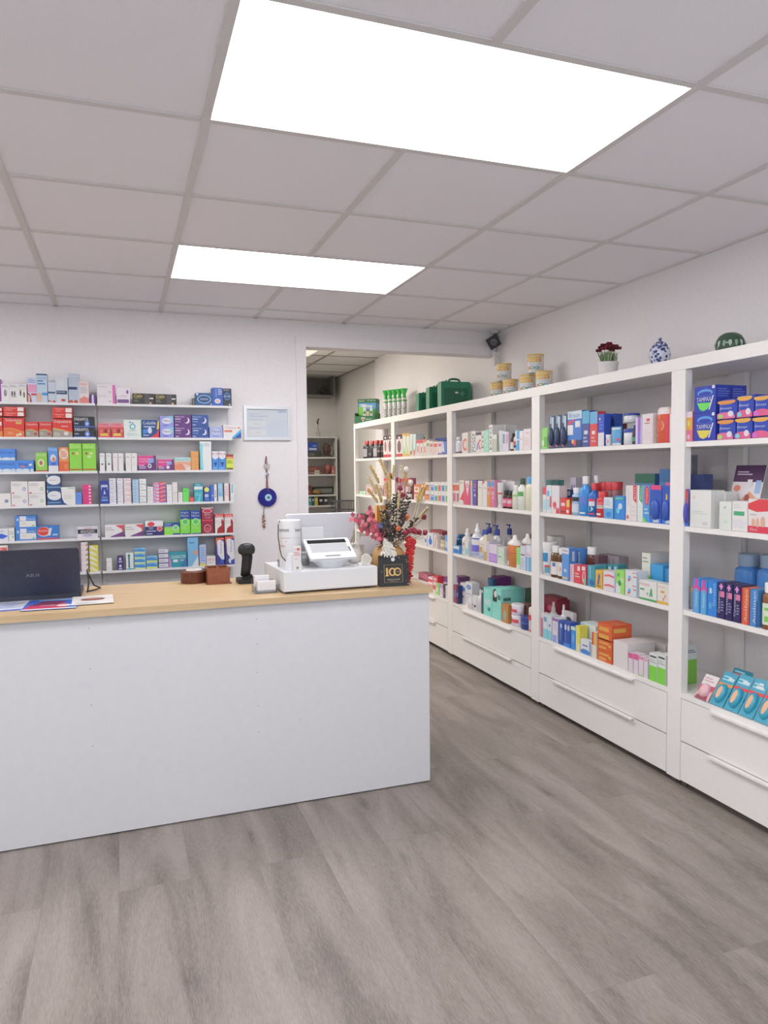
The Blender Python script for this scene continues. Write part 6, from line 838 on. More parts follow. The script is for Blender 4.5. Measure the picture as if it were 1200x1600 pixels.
put('R','packs in the bottom bay of the second cabinet',[
('soft',2.18,1.735,.421,.191,.09,.199,'8E1F3A','EEE','e,.6,.7,.2,.1,B8506A','',0,'shiny maroon rounded bag at the back in the bottom bay, second cabinet'),
('capsule',2.02,1.483,.421,.024,.05,.142,'E88AA0','ECD8DC','l,.2,.2,.8,.8,C84A6A,4','',0,'pink bottle beside the post in the bottom bay, second cabinet'),
('c',2.02,1.452,.421,.047,.06,.14,'DDE8EC','EEE','r,0,0,1,.4,7AC8D8;r,.2,.7,.8,.9,6A8AB0','',0,'slim white and aqua carton in the bottom bay, second cabinet'),
('c',2.02,1.402,.421,.039,.06,.141,'E0EAEE','EEE','r,0,0,1,.4,7AC8D8;e,.5,.6,.2,.06,2A6CC0','',0,'white and aqua carton with blue dot in the bottom bay, second cabinet'),
('c',2.02,1.355,.421,.054,.06,.137,'ECE4F0','EEE','r,0,.88,1,1,8A5AA0;r,.1,.0,.8,.3,8AA0DC;l,.2,.5,.9,.8,B8A8CC,3','',0,'white carton with violet print in the bottom bay, second cabinet'),
('c',2.02,1.294,.421,.044,.05,.133,'2A50A0','EEE','e,.6,.8,.2,.1,E4ECF8;T,.3,.2,.6,.7,C8DCF8,tixylix','',0,'slim blue carton with white oval in the bottom bay, second cabinet'),
('c',2.02,1.243,.421,.064,.05,.138,'24489C','EEE','e,.3,.78,.15,.12,E4ECF8;e,.75,.78,.15,.12,E4ECF8;T,.25,.2,.4,.6,C8DCF8,tixylix;r,0,0,1,.15,2A7CD0','',0,'wider blue carton with white oval in the bottom bay, second cabinet'),
('c',2.02,1.173,.421,.044,.05,.125,'2A8CE0','EEE','r,0,.85,1,1,D8ECC0;e,.5,.5,.2,.2,7ABCEC','',0,'sky blue carton with pale top in the bottom bay, second cabinet'),
('c',2.02,1.125,.421,.034,.05,.138,'E0D83A','EEE','r,.5,0,1,.3,E8ECF0;r,0,0,.2,1,F0F0C8','',0,'yellow striped carton in the bottom bay, second cabinet'),
('c',2.02,1.084,.421,.087,.03,.076,'EEF0F4','EEE','e,.5,.15,.5,.2,3A78C0;l,.2,.5,.9,.7,4A5A9C,1;r,.92,0,1,1,2A78C8','',0,'white carton with blue dome in the bottom bay, second cabinet'),
('c',2.02,.935,.531,.114,.12,.084,'E8621E','EEE','r,.1,.1,.8,.35,F0B03A;r,.1,.55,.8,.8,F0B03A','r,.1,.55,.7,.8,F0B83A;r,0,.9,1,1,D04A14',0,'top orange carton of the stack in the bottom bay, second cabinet'),
('c',2.02,.934,.421,.114,.08,.057,'E8621E','EEE','r,.1,.1,.6,.35,F0B03A;r,.1,.55,.8,.75,F0B03A;r,.8,.4,.95,.6,F4D05A','',0,'orange carton with yellow lettering in the bottom bay, second cabinet, lowest'),
('c',2.02,.934,.479,.114,.08,.057,'E8621E','EEE','r,.1,.1,.6,.35,F0B03A;r,.1,.55,.8,.75,F0B03A;r,.8,.4,.95,.6,F4D05A','',0,'orange carton with yellow lettering in the bottom bay, second cabinet, topmost'),
('c',2.02,.807,.421,.109,.16,.13,'EDE6E6','EEE','l,.1,.1,.5,.3,D8CCD0,2','r,0,.6,1,.64,D8D0D0',0,'large plain white box in the bottom bay, second cabinet'),
('c',2.02,.692,.421,.032,.05,.094,'F0E0E8','EEE','r,0,.72,1,1,E05A98;l,.3,.1,.7,.6,D0C4CC,4','',0,'slim white and pink carton in the bottom bay, second cabinet, leftmost'),
('c',2.02,.654,.421,.032,.05,.097,'F0E0E8','EEE','r,0,.72,1,1,E05A98;l,.3,.1,.7,.6,D0C4CC,4','',0,'slim white and pink carton in the bottom bay, second cabinet, second from left'),
('c',2.02,.617,.421,.031,.05,.093,'F0E4EA','EEE','r,0,.85,1,1,D88AA8;l,.3,.1,.7,.6,D0C4CC,4;r,0,0,.8,.08,8CC86A','',0,'slim white and pink carton in the bottom bay, second cabinet, third from left'),
('c',2.02,.581,.421,.026,.05,.092,'F0E4EA','EEE','r,0,.85,1,1,D8A0B8;l,.3,.1,.7,.6,D0C4CC,4','',0,'slim white and pink carton in the bottom bay, second cabinet, rightmost'),
('c',2.02,.544,.421,.051,.05,.128,'DCE0DC','EEE','r,0,0,1,.55,6CC02A;r,.1,.86,.9,.92,3A4040;l,.1,.65,.9,.8,9AA4A0,2','',0,'white and lime green carton in the bottom bay, second cabinet, left one'),
('c',2.02,.488,.421,.051,.05,.136,'DCE0DC','EEE','r,0,0,1,.55,6CC02A;r,.1,.86,.9,.92,3A4040;l,.1,.65,.9,.8,9AA4A0,2','',0,'white and lime green carton in the bottom bay, second cabinet, right one'),
('c',2.062,.473,.421,.052,.12,.18,'D4DCDC','EEE','r,0,0,1,.62,6CB82A;r,.1,.86,.9,.92,3A4040','r,0,0,1,.62,74B82E;l,.1,.78,.45,.88,5A6C88,2;l,.55,.78,.95,.88,5A6C88,2',0,'larger lime green carton straddling the post in the bottom bay, second cabinet'),
('c',2.08,1.171,.421,.137,.08,.144,'D8E4E0','EEE','r,.0,0,.3,1,A8D8E8;r,.4,.3,.5,.8,5AA8B8','',0,'pale blue-green carton behind dome carton in the bottom bay, second cabinet'),
('c',2.02,.983,.421,.037,.05,.133,'ECE4D0','EEE','r,0,.5,.4,1,C83A2C;r,.4,.5,1,1,ECC04A','',0,'thin yellow and red carton in the bottom bay, second cabinet'),
('c',2.23,.948,.421,.1,.12,.095,'E6DEDA','EEE','l,.1,.1,.5,.3,D8CCD0,2','',0,'white box at the back in the bottom bay, second cabinet'),
('c',2.22,.826,.421,.157,.1,.113,'E2DAD6','EEE','l,.1,.1,.5,.3,D8CCD0,2','',0,'long white box at the back in the bottom bay, second cabinet'),
('spray',2.11,1.544,.421,.048,.048,.189,'E4E0E4','F0EEEE','r,.1,.2,.9,.6,A08A78','',0,'white spray bottle, left of two in the bottom bay, second cabinet'),
('spray',2.11,1.435,.421,.045,.046,.192,'E4E0E4','F0EEEE','r,.1,.2,.9,.6,A08A78','',0,'white spray bottle, right of two in the bottom bay, second cabinet'),
('c',2.13,1.406,.421,.095,.02,.16,'DCD6D6','EEE','e,.5,.7,.3,.12,3A4058','',0,'white card with dark oval in the bottom bay, second cabinet')])
put('R','packs on the top shelf of the nearest cabinet',[
('c',2.02,.329,1.513,.034,.05,.126,'E0708C','EEE','r,0,.38,1,.8,D8A030;r,0,.8,1,1,C8B8C4;e,.4,.15,.25,.09,F0C8D0;e,.4,.6,.2,.1,D8D05A','',0,'yellow and pink carton beside the post on the top shelf of the nearest cabinet'),
('c',2.02,.286,1.628,.118,.16,.109,'2036A0','EEE','e,.5,.74,.36,.14,4A90D0;e,.5,.7,.3,.09,2036A0;p,58D048,.14,.38,.8,.36,.62,.12,.45,.06,.28,.12;t,.12,.42,.8,.58,E8F0FA,TAMPAX;p,E8ECF4,.68,.1,.74,.1,.92,.62,.86,.62;r,.84,.88,.96,.99,E8E8E8','l,.06,.55,.45,.9,5A70C8,4;l,.55,.55,.94,.9,5A70C8,4;r,.49,0,.51,1,141F60',0,'upper royal blue carton with green crescent on the top shelf of the nearest cabinet'),
('c',2.02,.285,1.513,.118,.16,.114,'2036A0','EEE','e,.5,.74,.36,.14,4A90D0;e,.5,.7,.3,.09,2036A0;p,E8D83A,.14,.38,.8,.36,.62,.12,.45,.06,.28,.12;t,.12,.42,.8,.58,E8F0FA,TAMPAX;p,E8ECF4,.68,.1,.74,.1,.92,.62,.86,.62;r,.84,.88,.96,.99,E8E8E8','l,.06,.55,.45,.9,5A70C8,4;l,.55,.55,.94,.9,5A70C8,4;r,.49,0,.51,1,141F60',0,'lower royal blue carton with yellow crescent on the top shelf of the nearest cabinet'),
('soft',2.02,.16,1.595,.096,.09,.077,'2440A8','EEE','e,.5,.92,.5,.14,F09A3C;e,.4,.1,.6,.26,E86CA0;e,.75,.26,.16,.16,F4E8F0;t,.15,.48,.8,.64,D8E8F8,Always;e,.2,.14,.14,.12,8CC04A','',0,'upper sanitary towel pack, leftmost column on the top shelf of the nearest cabinet'),
('soft',2.02,.06,1.595,.077,.09,.086,'2440A8','EEE','e,.5,.92,.5,.14,F0B23C;e,.5,.1,.6,.26,E85C90;e,.75,.26,.16,.16,F4E8F0;t,.15,.48,.8,.64,D8E8F8,Always;e,.2,.14,.14,.12,5ABCC8','',0,'upper sanitary towel pack, second column on the top shelf of the nearest cabinet'),
('soft',2.02,-.02,1.595,.076,.09,.078,'2440A8','EEE','e,.5,.92,.5,.14,F0B23C;e,.5,.1,.6,.26,E85C90;t,.15,.48,.8,.64,D8E8F8,Always;e,.2,.14,.14,.12,C05AC8','',0,'upper sanitary towel pack at picture edge on the top shelf of the nearest cabinet'),
('soft',2.02,.158,1.513,.087,.09,.082,'2440A8','EEE','e,.5,.92,.5,.14,F09A3C;e,.4,.1,.6,.26,E86CA0;e,.75,.26,.16,.16,F4E8F0;t,.15,.48,.8,.64,D8E8F8,Always;e,.2,.14,.14,.12,8CC04A','',0,'lower sanitary towel pack, leftmost column on the top shelf of the nearest cabinet'),
('soft',2.02,.068,1.513,.08,.09,.083,'2440A8','EEE','e,.5,.92,.5,.14,F0B23C;e,.5,.1,.6,.26,E85C90;e,.75,.26,.16,.16,F4E8F0;t,.15,.48,.8,.64,D8E8F8,Always;e,.2,.14,.14,.12,5ABCC8','',0,'lower sanitary towel pack, second column on the top shelf of the nearest cabinet'),
('soft',2.02,-.016,1.513,.079,.09,.081,'2440A8','EEE','e,.5,.92,.5,.14,F0B23C;e,.5,.1,.6,.26,E85C90;t,.15,.48,.8,.64,D8E8F8,Always;e,.2,.14,.14,.12,C05AC8','',0,'lower sanitary towel pack at picture edge on the top shelf of the nearest cabinet')])
put('R','packs on the second shelf of the nearest cabinet',[
('pouch',2.02,.329,1.151,.02,.02,.159,'4A4CA8','EEE','r,.3,.1,.8,.95,E0602C;r,.0,0,1,.12,2A70D8;r,.1,.75,.4,1,C83A48','',0,'purple toothbrush blister beside the post on the second shelf of the nearest cabinet'),
('c',2.02,.3,1.151,.116,.07,.156,'EFF0EC','EEE','e,.18,.8,.06,.05,E0C4C0;l,.12,.55,.5,.68,C4CCC8,2;l,.1,.35,.8,.45,B4BCB8,2;r,.62,.07,.85,.16,B8B8B8;l,.1,.12,.4,.3,D0D4D0,2','r,.3,0,.34,1,D8D8E4',0,'large plain white folded leaflet box on the second shelf of the nearest cabinet'),
('c',2.02,.138,1.151,.062,.05,.113,'EEF2EC','EEE','e,.45,.8,.1,.04,7AB88A;r,.35,.25,.7,.36,C8E4C8;l,.1,.45,.9,.7,C8D0C8,4;p,D8DCE0,0,0,.2,0,0,.5','',0,'leaning white carton with green mark on the second shelf of the nearest cabinet'),
('c',2.02,.072,1.151,.075,.05,.118,'F0F0EC','EEE','r,.1,.52,.8,.66,3C9A6C;l,.1,.1,.9,.4,C0BCC8,4;l,.1,.75,.6,.9,B8BCB8,2','',0,'white plaster carton with green label on the second shelf of the nearest cabinet'),
('c',2.02,-.006,1.151,.1,.06,.129,'F2ECE8','EEE','p,D0303C,0,.86,.5,1,1,1,1,.66,.4,.62,0,.7;r,0,0,1,.2,D8304C;e,.25,.3,.08,.12,F0B49A;e,.45,.3,.08,.14,F0B49A;e,.7,.34,.1,.16,F0B49A;t,.12,.06,.45,.14,F4DCE0,Elasto;l,.1,.5,.5,.58,A8A0A8,1','',0,'white and red plaster carton at edge on the second shelf of the nearest cabinet'),
('c',2.22,.55,1.151,.115,.05,.219,'4A5890','EEE','','',0,'navy carton with pale discs at back on the second shelf of the nearest cabinet'),
('c',2.28,.622,1.151,.049,.03,.309,'7A7C8C','EEE','r,.1,.2,.8,.8,A8A0B0','',0,'tall grey card at the very back on the second shelf of the nearest cabinet'),
('c',2.09,.209,1.151,.032,.06,.15,'EEECEC','EEE','r,.4,.1,.5,.9,E4D4D8','',0,'white carton with pale lines behind on the second shelf of the nearest cabinet')])
put('R','packs on the third shelf of the nearest cabinet',[
('wide',2.21,.275,.788,.113,.11,.243,'4A90DC','8CA4BC','r,.1,.22,.6,.28,C8DCF0;r,.4,.32,.7,.36,C8DCF0','',0,'big sky blue bottle with grey cap, left on the third shelf of the nearest cabinet'),
('wide',2.21,.155,.788,.099,.11,.25,'4A90DC','8CA4BC','r,.1,.22,.6,.28,C8DCF0;r,.4,.32,.7,.36,C8DCF0','',0,'big sky blue bottle with grey cap, right on the third shelf of the nearest cabinet'),
('c',2.02,.276,.788,.038,.08,.145,'3A8CD8','EEE','e,.5,.7,.5,.12,E03A9C;r,.3,.75,.7,1,E03A9C;e,.5,.6,.36,.13,5AB4E8;r,.14,0,.86,.62,5AB4E8;T,.35,.2,.65,.6,C8E8F4,Polident','',0,'blue and pink toothpaste carton on the third shelf of the nearest cabinet, left one'),
('c',2.02,.234,.788,.037,.08,.144,'3A8CD8','EEE','e,.5,.7,.5,.12,E03A9C;r,.3,.75,.7,1,E03A9C;e,.5,.6,.36,.13,5AB4E8;r,.14,0,.86,.62,5AB4E8;T,.35,.2,.65,.6,C8E8F4,Polident','',0,'blue and pink toothpaste carton on the third shelf of the nearest cabinet, right one'),
('c',2.02,.193,.788,.048,.08,.146,'1F78C8','EEE','T,.55,.3,.85,.95,9CD0F0,Steradent;r,.2,.65,.45,.8,D8ECF4;e,.3,.3,.15,.1,5AA8DC','',0,'plain blue denture cleaner carton on the third shelf of the nearest cabinet'),
('c',2.02,.141,.788,.038,.08,.148,'2A2458','EEE','p,E89AD8,.4,.97,.6,.97,.6,.8,.4,.8;r,.25,.86,.75,.92,E89AD8;r,.4,.6,.98,.76,E87AA8;T,.1,.15,.36,.75,E0DCEC,Canesten;l,.5,.2,.9,.5,8A88B0,4','',0,'navy carton with pink cross on the third shelf of the nearest cabinet, left one'),
('c',2.02,.099,.788,.035,.08,.147,'2A2458','EEE','p,E89AD8,.4,.97,.6,.97,.6,.8,.4,.8;r,.25,.86,.75,.92,E89AD8;r,.4,.6,.98,.76,E87AA8;T,.1,.15,.36,.75,E0DCEC,Canesten;l,.5,.2,.9,.5,8A88B0,4','',0,'navy carton with pink cross on the third shelf of the nearest cabinet, middle one'),
('c',2.02,.059,.788,.036,.08,.147,'2A2458','EEE','p,E89AD8,.4,.97,.6,.97,.6,.8,.4,.8;r,.25,.86,.75,.92,E89AD8;r,.4,.6,.98,.76,E87AA8;T,.1,.15,.36,.75,E0DCEC,Canesten;l,.5,.2,.9,.5,8A88B0,4','',0,'navy carton with pink cross on the third shelf of the nearest cabinet, right one'),
('c',2.02,.018,.788,.037,.07,.143,'D8603C','EEE','r,0,0,.2,1,A82C3C;T,.4,.08,.8,.95,F4DCA0,Anthisan;r,.8,0,1,.5,C8383C','',0,'red and orange carton with gold lettering on the third shelf of the nearest cabinet'),
('c',2.02,-.024,.788,.036,.07,.144,'3A7CB8','EEE','T,.4,.08,.75,.95,D8E8F0,Anthisan;r,.8,0,1,.7,2A4C8C','',0,'steel blue carton with white lettering on the third shelf of the nearest cabinet'),
('wide',2.02,-.066,.788,.052,.06,.176,'7A4A24','EDEEE4','r,0,.1,1,.85,D8E4C8;r,.5,.2,1,.4,6CB83A;r,.5,.6,1,.7,6CB83A','',0,'brown bottle with green and white label on the third shelf of the nearest cabinet'),
('jar',2.06,.372,.788,.042,.05,.092,'A8ACB4','D8B898','e,.5,.4,.2,.2,888C98','',0,'clear grey jar beside the post on the third shelf of the nearest cabinet')])
put('R','blister packs at the bottom of the nearest cabinet',[
('pouch',2.02,.26,.424,.075,.06,.114,'D8A8B0','EEE','r,0,.6,1,1,E8E0E0;l,.1,.7,.8,.9,C08A94,2;p,B8384C,0,.3,1,.4,1,.6,0,.55;p,8C3448,.0,.0,.9,.0,.8,.2,.1,.15','',.6,'pink and white insole pack, leftmost on the bottom board of the nearest cabinet'),
('pouch',2.02,.176,.424,.07,.06,.152,'1E8EA8','EEE','foot;r,0,.58,1,.66,E0902C;l,.1,.72,.9,.9,A8E0EC,2;r,.5,.78,.9,.84,E8F4F8','',.6,'teal foot-care blister with orange strip on the bottom board of the nearest cabinet'),
('pouch',2.02,.1,.424,.07,.06,.161,'1E8EA8','EEE','foot;r,0,.58,1,.66,D82C34;l,.1,.72,.9,.9,A8E0EC,2;r,.4,.78,.9,.84,E8F4F8','',.6,'teal foot-care blister with red strip, left on the bottom board of the nearest cabinet'),
('pouch',2.02,.025,.424,.069,.06,.165,'1E8EA8','EEE','foot;r,0,.58,1,.66,D82C34;l,.1,.72,.9,.9,A8E0EC,2;r,.3,.74,.8,.82,E8F4F8;r,.4,.84,.7,.9,E8F4F8','',.6,'teal foot-care blister with red strip, middle on the bottom board of the nearest cabinet'),
('pouch',2.02,-.05,.424,.069,.06,.168,'1E8EA8','EEE','foot;r,0,.58,1,.66,D82C34;l,.1,.72,.9,.9,A8E0EC,2;r,.3,.76,.9,.84,E8F4F8','',.6,'teal foot-care blister with red strip, rightmost on the bottom board of the nearest cabinet'),
('pouch',2.14,.216,.424,.101,.06,.133,'1A7E98','EEE','r,.1,.75,.7,.84,C8485A;l,.1,.85,.8,.95,8AD0DC,1','',.4,'taller teal blister card behind the row on the bottom board of the nearest cabinet')])
# ================================================================ shapes used below
def strip(pts, n=10):
    return pts
def leaf(m, p, d, L, Wd, c, up=Vector((0,0,1))):
    if isinstance(c, str): c = mat(c, .85)
    p = Vector(p); d = Vector(d).normalized(); s = d.cross(up)
    if s.length < .1: s = d.cross(Vector((0,1,0)))
    s.normalize(); nrm = s.cross(d); ring = []
    for t, w_ in ((0,0),(.25,.7),(.55,1),(.8,.65),(1,0)): ring.append((t, w_))
    left = [p+d*L*t+s*Wd*.5*w_+nrm*L*.12*sin(pi*t) for t, w_ in ring]; right = [p+d*L*t-s*Wd*.5*w_+nrm*L*.12*sin(pi*t) for t, w_ in ring[1:-1]]
    m.add(left+right[::-1], [tuple(range(len(left)+len(right)))], c)
def blob(m, c, r, mt, n=10, k=6, sz=1.0, jag=0.0):
    vs = []
    for j in range(1, k):
        for i in range(n):
            a = pi*j/k; b = 2*pi*i/n; q = r*(1+jag*random.uniform(-1, 1))
            vs.append((c[0]+q*sin(a)*cos(b), c[1]+q*sin(a)*sin(b), c[2]+q*sz*cos(a)))
    f = [(j*n+i, j*n+(i+1) % n, (j+1)*n+(i+1) % n, (j+1)*n+i) for j in range(k-2) for i in range(n)]
    f += [tuple(range(n))[::-1], tuple((k-2)*n+i for i in range(n))]
    m.add(vs, [x[::-1] for x in f], mt, jag == 0)
def arc(cx, cz, r, a0, a1, n): return [(cx+r*cos(a0+(a1-a0)*i/n), cz+r*sin(a0+(a1-a0)*i/n)) for i in range(n+1)]
# ================================================================ on the cabinet tops
CANT = [(2.142,2.235,0),(2.142,2.06,0),(2.142,2.145,1),(2.137,1.835,0),(2.137,1.645,0),(2.137,1.742,1)]
CL = ['gold-lidded formula tin, lower left of the pile nearer the doorway corner','gold-lidded formula tin, lower right of the pile by the doorway corner','gold-lidded formula tin topping the pile by the doorway corner',
 'gold-lidded formula tin, lower left of the pile nearer the flower pot','gold-lidded formula tin, lower right of the pile nearer the flower pot','gold-lidded formula tin topping the pile nearer the flower pot']
dec = 'r,0,.62,1,1,E8C060;e,.5,.74,.42,.13,D8502C;r,.15,.72,.85,.78,F4D8B0;e,.25,.25,.12,.09,E07A6A;e,.5,.27,.14,.11,8A9A6A;e,.75,.25,.12,.09,4A9AB0;r,.05,.5,.95,.52,9AC0D8;e,.5,.27,.07,.06,F0F0EC;e,.25,.25,.05,.04,F0F0EC;e,.75,.25,.05,.04,F0F0EC'
for (x, y, lv), lab in zip(CANT, CL):
    b, c = vessel('can', .098, .098, .112, 'ECECEA', 'D8B458', dec)
    o = empty('formula_tin', (x-.049, y+.035, CT+.001+lv*.1135), -pi/3.2, lab, 'tin', 'formula tins on the cabinet tops'); link('body', b, o); link('lid', c, o)
# flower pot
t = empty('flower_pot', (2.085, .955, CT+.001), 0, 'small white pot of dark red artificial flowers on a cabinet top', 'potted plant')
m = MB(); m.lathe([(.040,0),(.046,.01),(.050,.055),(.052,.058),(.052,.064),(.046,.064),(.044,.052)], mat('ECE9E6', .5), n=24); m.build('pot', t)
m = MB()
for i in range(170):
    a = random.uniform(0, 2*pi); r = random.uniform(.0, .045); h = random.uniform(.055, .10)
    leaf(m, (r*.7*cos(a), r*.7*sin(a), .055), (cos(a)*.5*r/.045, sin(a)*.5*r/.045, 1), h*.75, .007, random.choice(['7A9460', '9AAA7C', 'A8B090', '5F7E4C']), Vector((random.uniform(-1,1), random.uniform(-1,1), .1)))
m.build('foliage', t)
m = MB()
for i in range(22):
    x, y = random.uniform(-.055, .05), random.uniform(-.035, .035); z = .118+.035*(1-abs(x)/.06)+random.uniform(-.008,.008)
    for k in range(7): a = k*pi/3.5+i; leaf(m, (x, y, z-.004), (cos(a), sin(a), .9), .020, .018, random.choice(['6A1420', '7C1A28', '541018']), Vector((random.uniform(-.4,.4), -1, random.uniform(-.3,.3))))
    blob(m, (x, y, z+.002), .009, '5C121C', 7, 5, .8, .3)
m.build('blossoms', t)
# ginger jar
t = empty('ginger_jar', (2.2, .712, CT+.001), 0, 'blue and white lidded porcelain ginger jar behind a cabinet edge', 'jar')
POR = bpy.data.materials.new('blue_white_porcelain'); POR.use_nodes = True; n_, l_ = nodes(POR)
tc = n_.new('ShaderNodeTexCoord'); vz = n_.new('ShaderNodeTexVoronoi'); vz.inputs['Scale'].default_value = 62; l_.new(tc.outputs['Object'], vz.inputs['Vector'])
rp = ramp(n_, l_, vz.outputs['Distance'], [(.42, '3E4C84'), (.56, 'D4D8E6')]); l_.new(rp.outputs[0], n_['Principled BSDF'].inputs['Base Color']); n_['Principled BSDF'].inputs['Roughness'].default_value = .15
m = MB(); m.lathe([(.026,0),(.030,.012),(.047,.05),(.050,.078),(.044,.10),(.030,.112)], POR, n=28); m.build('body', t)
m = MB(); m.lathe([(.035,.108),(.036,.114),(.026,.128),(.010,.135),(.006,.138),(.010,.146),(.008,.152),(.001,.155)], POR, n=24); m.lathe([(.0365,.107),(.0365,.1125)], mat('3E4C84', .2), n=24); m.build('lid', t)
# glass dome paperweight
m = MB(); m.lathe([(.045,0),(.055,.02),(.06,.045),(.057,.065),(.046,.085),(.028,.097),(.001,.101)], mat('36523E', .08, 0, .0), n=28)
for k in range(16):
    a = 2*pi*k/16; leaf(m, (.0615*cos(a), .0615*sin(a), .035), (-cos(a)*.25, -sin(a)*.25, 1), .035, .014, mat('7A9A80' if k % 2 else 'A8B4AC', .2), Vector((cos(a), sin(a), 0)))
tag(m.build('glass_dome', None, (2.2, .279, CT+.001)), 'round dark green glass dome half hidden on the nearest cabinet', 'ornament')
# first aid cases
def aid_case(x, y, W_, H_, label):
    t = empty('first_aid_case', (x, y, CT+.001), 0, label, 'first aid case', 'green first aid cases')
    G = mat('1C7A58', .35); G2 = mat('176048', .3)
    m = MB(); r = .012; o = [(r,0),(W_-r,0),(W_,r),(W_,H_*.88),(W_-r,H_*.93),(0+r,H_*.93),(0,H_*.88),(0,r)]
    m.prism_y(o, 0, .032, G); m.prism_y(o, .034, .068, G); m.prism_y([(.01,.01),(W_-.01,.01),(W_-.01,H_*.9),(.01,H_*.9)], .030, .036, G2)
    m.prism_y([(W_*.10,H_*.12),(W_*.9,H_*.12),(W_*.9,H_*.7),(W_*.1,H_*.7)], -.004, 0, G2)
    m.box(W_*.62, -.006, H_*.50, W_*.78, -.004, H_*.54, mat('3A9A80', .3)); m.box(W_*.68, -.006, H_*.44, W_*.72, -.004, H_*.60, mat('3A9A80', .3)); m.build('shell', t)
    m = MB(); m.box(W_*.46, -.008, H_*.52, W_*.56, -.004, H_*.58, 'E4E8E4'); m.box(W_*.14, -.003, H_*.9, W_*.2, .0, H_*.97, G); m.build('latch', t)
    m = MB(); m.tube([(W_*.30,.034,H_*.91),(W_*.34,.034,H_*1.0),(W_*.42,.034,H_*1.03),(W_*.58,.034,H_*1.03),(W_*.66,.034,H_*1.0),(W_*.70,.034,H_*.91)], .009, G, 8); m.build('handle', t)
aid_case(2.09, 3.03, .255, .225, 'nearest and largest green first aid case with a carry handle')
aid_case(2.085, 3.25, .25, .205, 'middle green first aid case of the three on the cabinet')
aid_case(2.08, 3.46, .25, .175, 'farthest green first aid case, mostly behind the other two')
# oxygen cans
for k in range(5):
    t = empty('oxygen_can', (2.155+.026*k, 4.47-.055*k, CT+.001), 0, 'slim white can with green mouthpiece, %s of five beside display box' % ('leftmost','second from left','middle','second from right','rightmost')[k], 'spray can', 'slim white cans with green mouthpieces')
    m = MB(); m.lathe([(.023,0),(.025,.006),(.025,.185),(.019,.20)], mat('D8DAD8', .3), n=18)
    decorate(m, 'T,.08,.06,.62,.70,1C2024,BOOST;r,0,.9,1,.97,3AA050;T,.62,.1,.85,.9,6A7070,oxygen', lambda u, v, kk: (.0253*sin((u-.6)*2.6), -.0253*cos((u-.6)*2.6)-.0002*kk, v*.185), True); m.build('body', t)
    m = MB(); m.lathe([(.020,.195),(.020,.215),(.014,.222),(.018,.235),(.036,.282),(.037,.285),(.012,.24)], mat('34B84C', .4), n=14, ry=.75); m.build('mouthpiece', t)
# green cardboard display
t = empty('display_box', (1.99, 4.93, CT+.001), -.62, 'green cardboard display box picturing spray bottles at the row end', 'display box')
m = MB(); w_, h_ = .20, .25
m.box(0, .09, 0, w_, .20, h_, '2A6A3C')
decorate(m, 'r,.04,.56,.96,.84,5A9CD8;p,6AB43A,.04,.2,.35,.2,.4,.6,.04,.72;p,3E8A3A,.45,.2,.96,.2,.96,.6,.7,.55;e,.5,.7,.35,.05,C8DCEC;e,.3,.76,.2,.03,DCE8F0;r,0,.86,1,1,24603A;t,.08,.89,.35,.96,D8ECD8,Bannal;t,.5,.89,.95,.96,D8ECD8,DEET INSECTION;r,.28,.28,.44,.62,C8D4CC;r,.31,.62,.41,.74,F0F4F0;r,.64,.28,.8,.62,C8D4CC;r,.67,.62,.77,.74,F0F4F0;r,.46,.28,.6,.5,C8B890;r,.3,.4,.42,.5,4A8A5A;r,.66,.4,.78,.5,4A8A5A', lambda u, v, k: (u*w_, .09-.0004*k, v*h_))
decorate(m, 'r,.05,.3,.95,.8,4A8AB8;p,5AA040,.05,.2,.95,.2,.95,.55,.05,.5;r,0,.86,1,1,24603A', lambda u, v, k: (w_+.0004*k, .09+u*.11, v*h_)); m.build('backboard', t)
m = MB(); m.box(-.008, 0, 0, w_+.008, .004, .07, '1F6A40'); m.box(-.008, .004, 0, -.004, .2, .105, '1F6A40'); m.box(w_+.004, .004, 0, w_+.008, .2, .105, '2A7448'); m.box(-.004, .004, 0, w_+.004, .088, .004, '1F6A40')
decorate(m, 'p,F0F0F0,.3,.8,.52,.8,.41,.15;p,C8343C,.34,.68,.48,.68,.41,.3;t,.54,.38,.88,.66,E4F0E4,FUNGIX;l,.56,.12,.8,.28,A8D0B0,1', lambda u, v, k: (u*w_, -.0004*k, v*.07)); m.build('tray', t)
# ================================================================ wall things
t = empty('framed_certificate', (.505, YB, 1.606), 0, 'silver-framed pale blue certificate hanging on the back wall', 'certificate')
W_, H_, b = .312, .224, .02
m = MB(); S = mat('C9CBCE', .3, .5)
for o in ([(0,0),(W_,0),(W_-b,b),(b,b)], [(W_,0),(W_,H_),(W_-b,H_-b),(W_-b,b)], [(W_,H_),(0,H_),(b,H_-b),(W_-b,H_-b)], [(0,H_),(0,0),(b,b),(b,H_-b)]): m.prism_y(o, -.016, -.001, S)
m.build('frame', t)
m = MB(); m.box(b-.002, -.006, b-.002, W_-b+.002, -.002, H_-b+.002, 'D3DBE4')
decorate(m, 't,.06,.80,.34,.85,8A94A4,Registration;t,.06,.71,.50,.77,7C8698,This is to certify that;t,.06,.60,.38,.65,8A94A4,the premises;r,.02,.38,.48,.56,DDE0E4;t,.16,.46,.34,.49,6A7484,Pharmacist;t,.04,.3,.36,.34,98A2B0,Superintendent;r,.02,.04,.48,.26,DDE0E4;t,.2,.16,.34,.18,6A7484,signed;t,.76,.88,.97,.95,6C8CCC,GPhC;p,C4CEDA,.48,0,1,0,1,.62,.7,.6,.48,.5', lambda u, v, k: (b+u*(W_-2*b), -.006-.0003*k, b+v*(H_-2*b))); m.build('print', t)
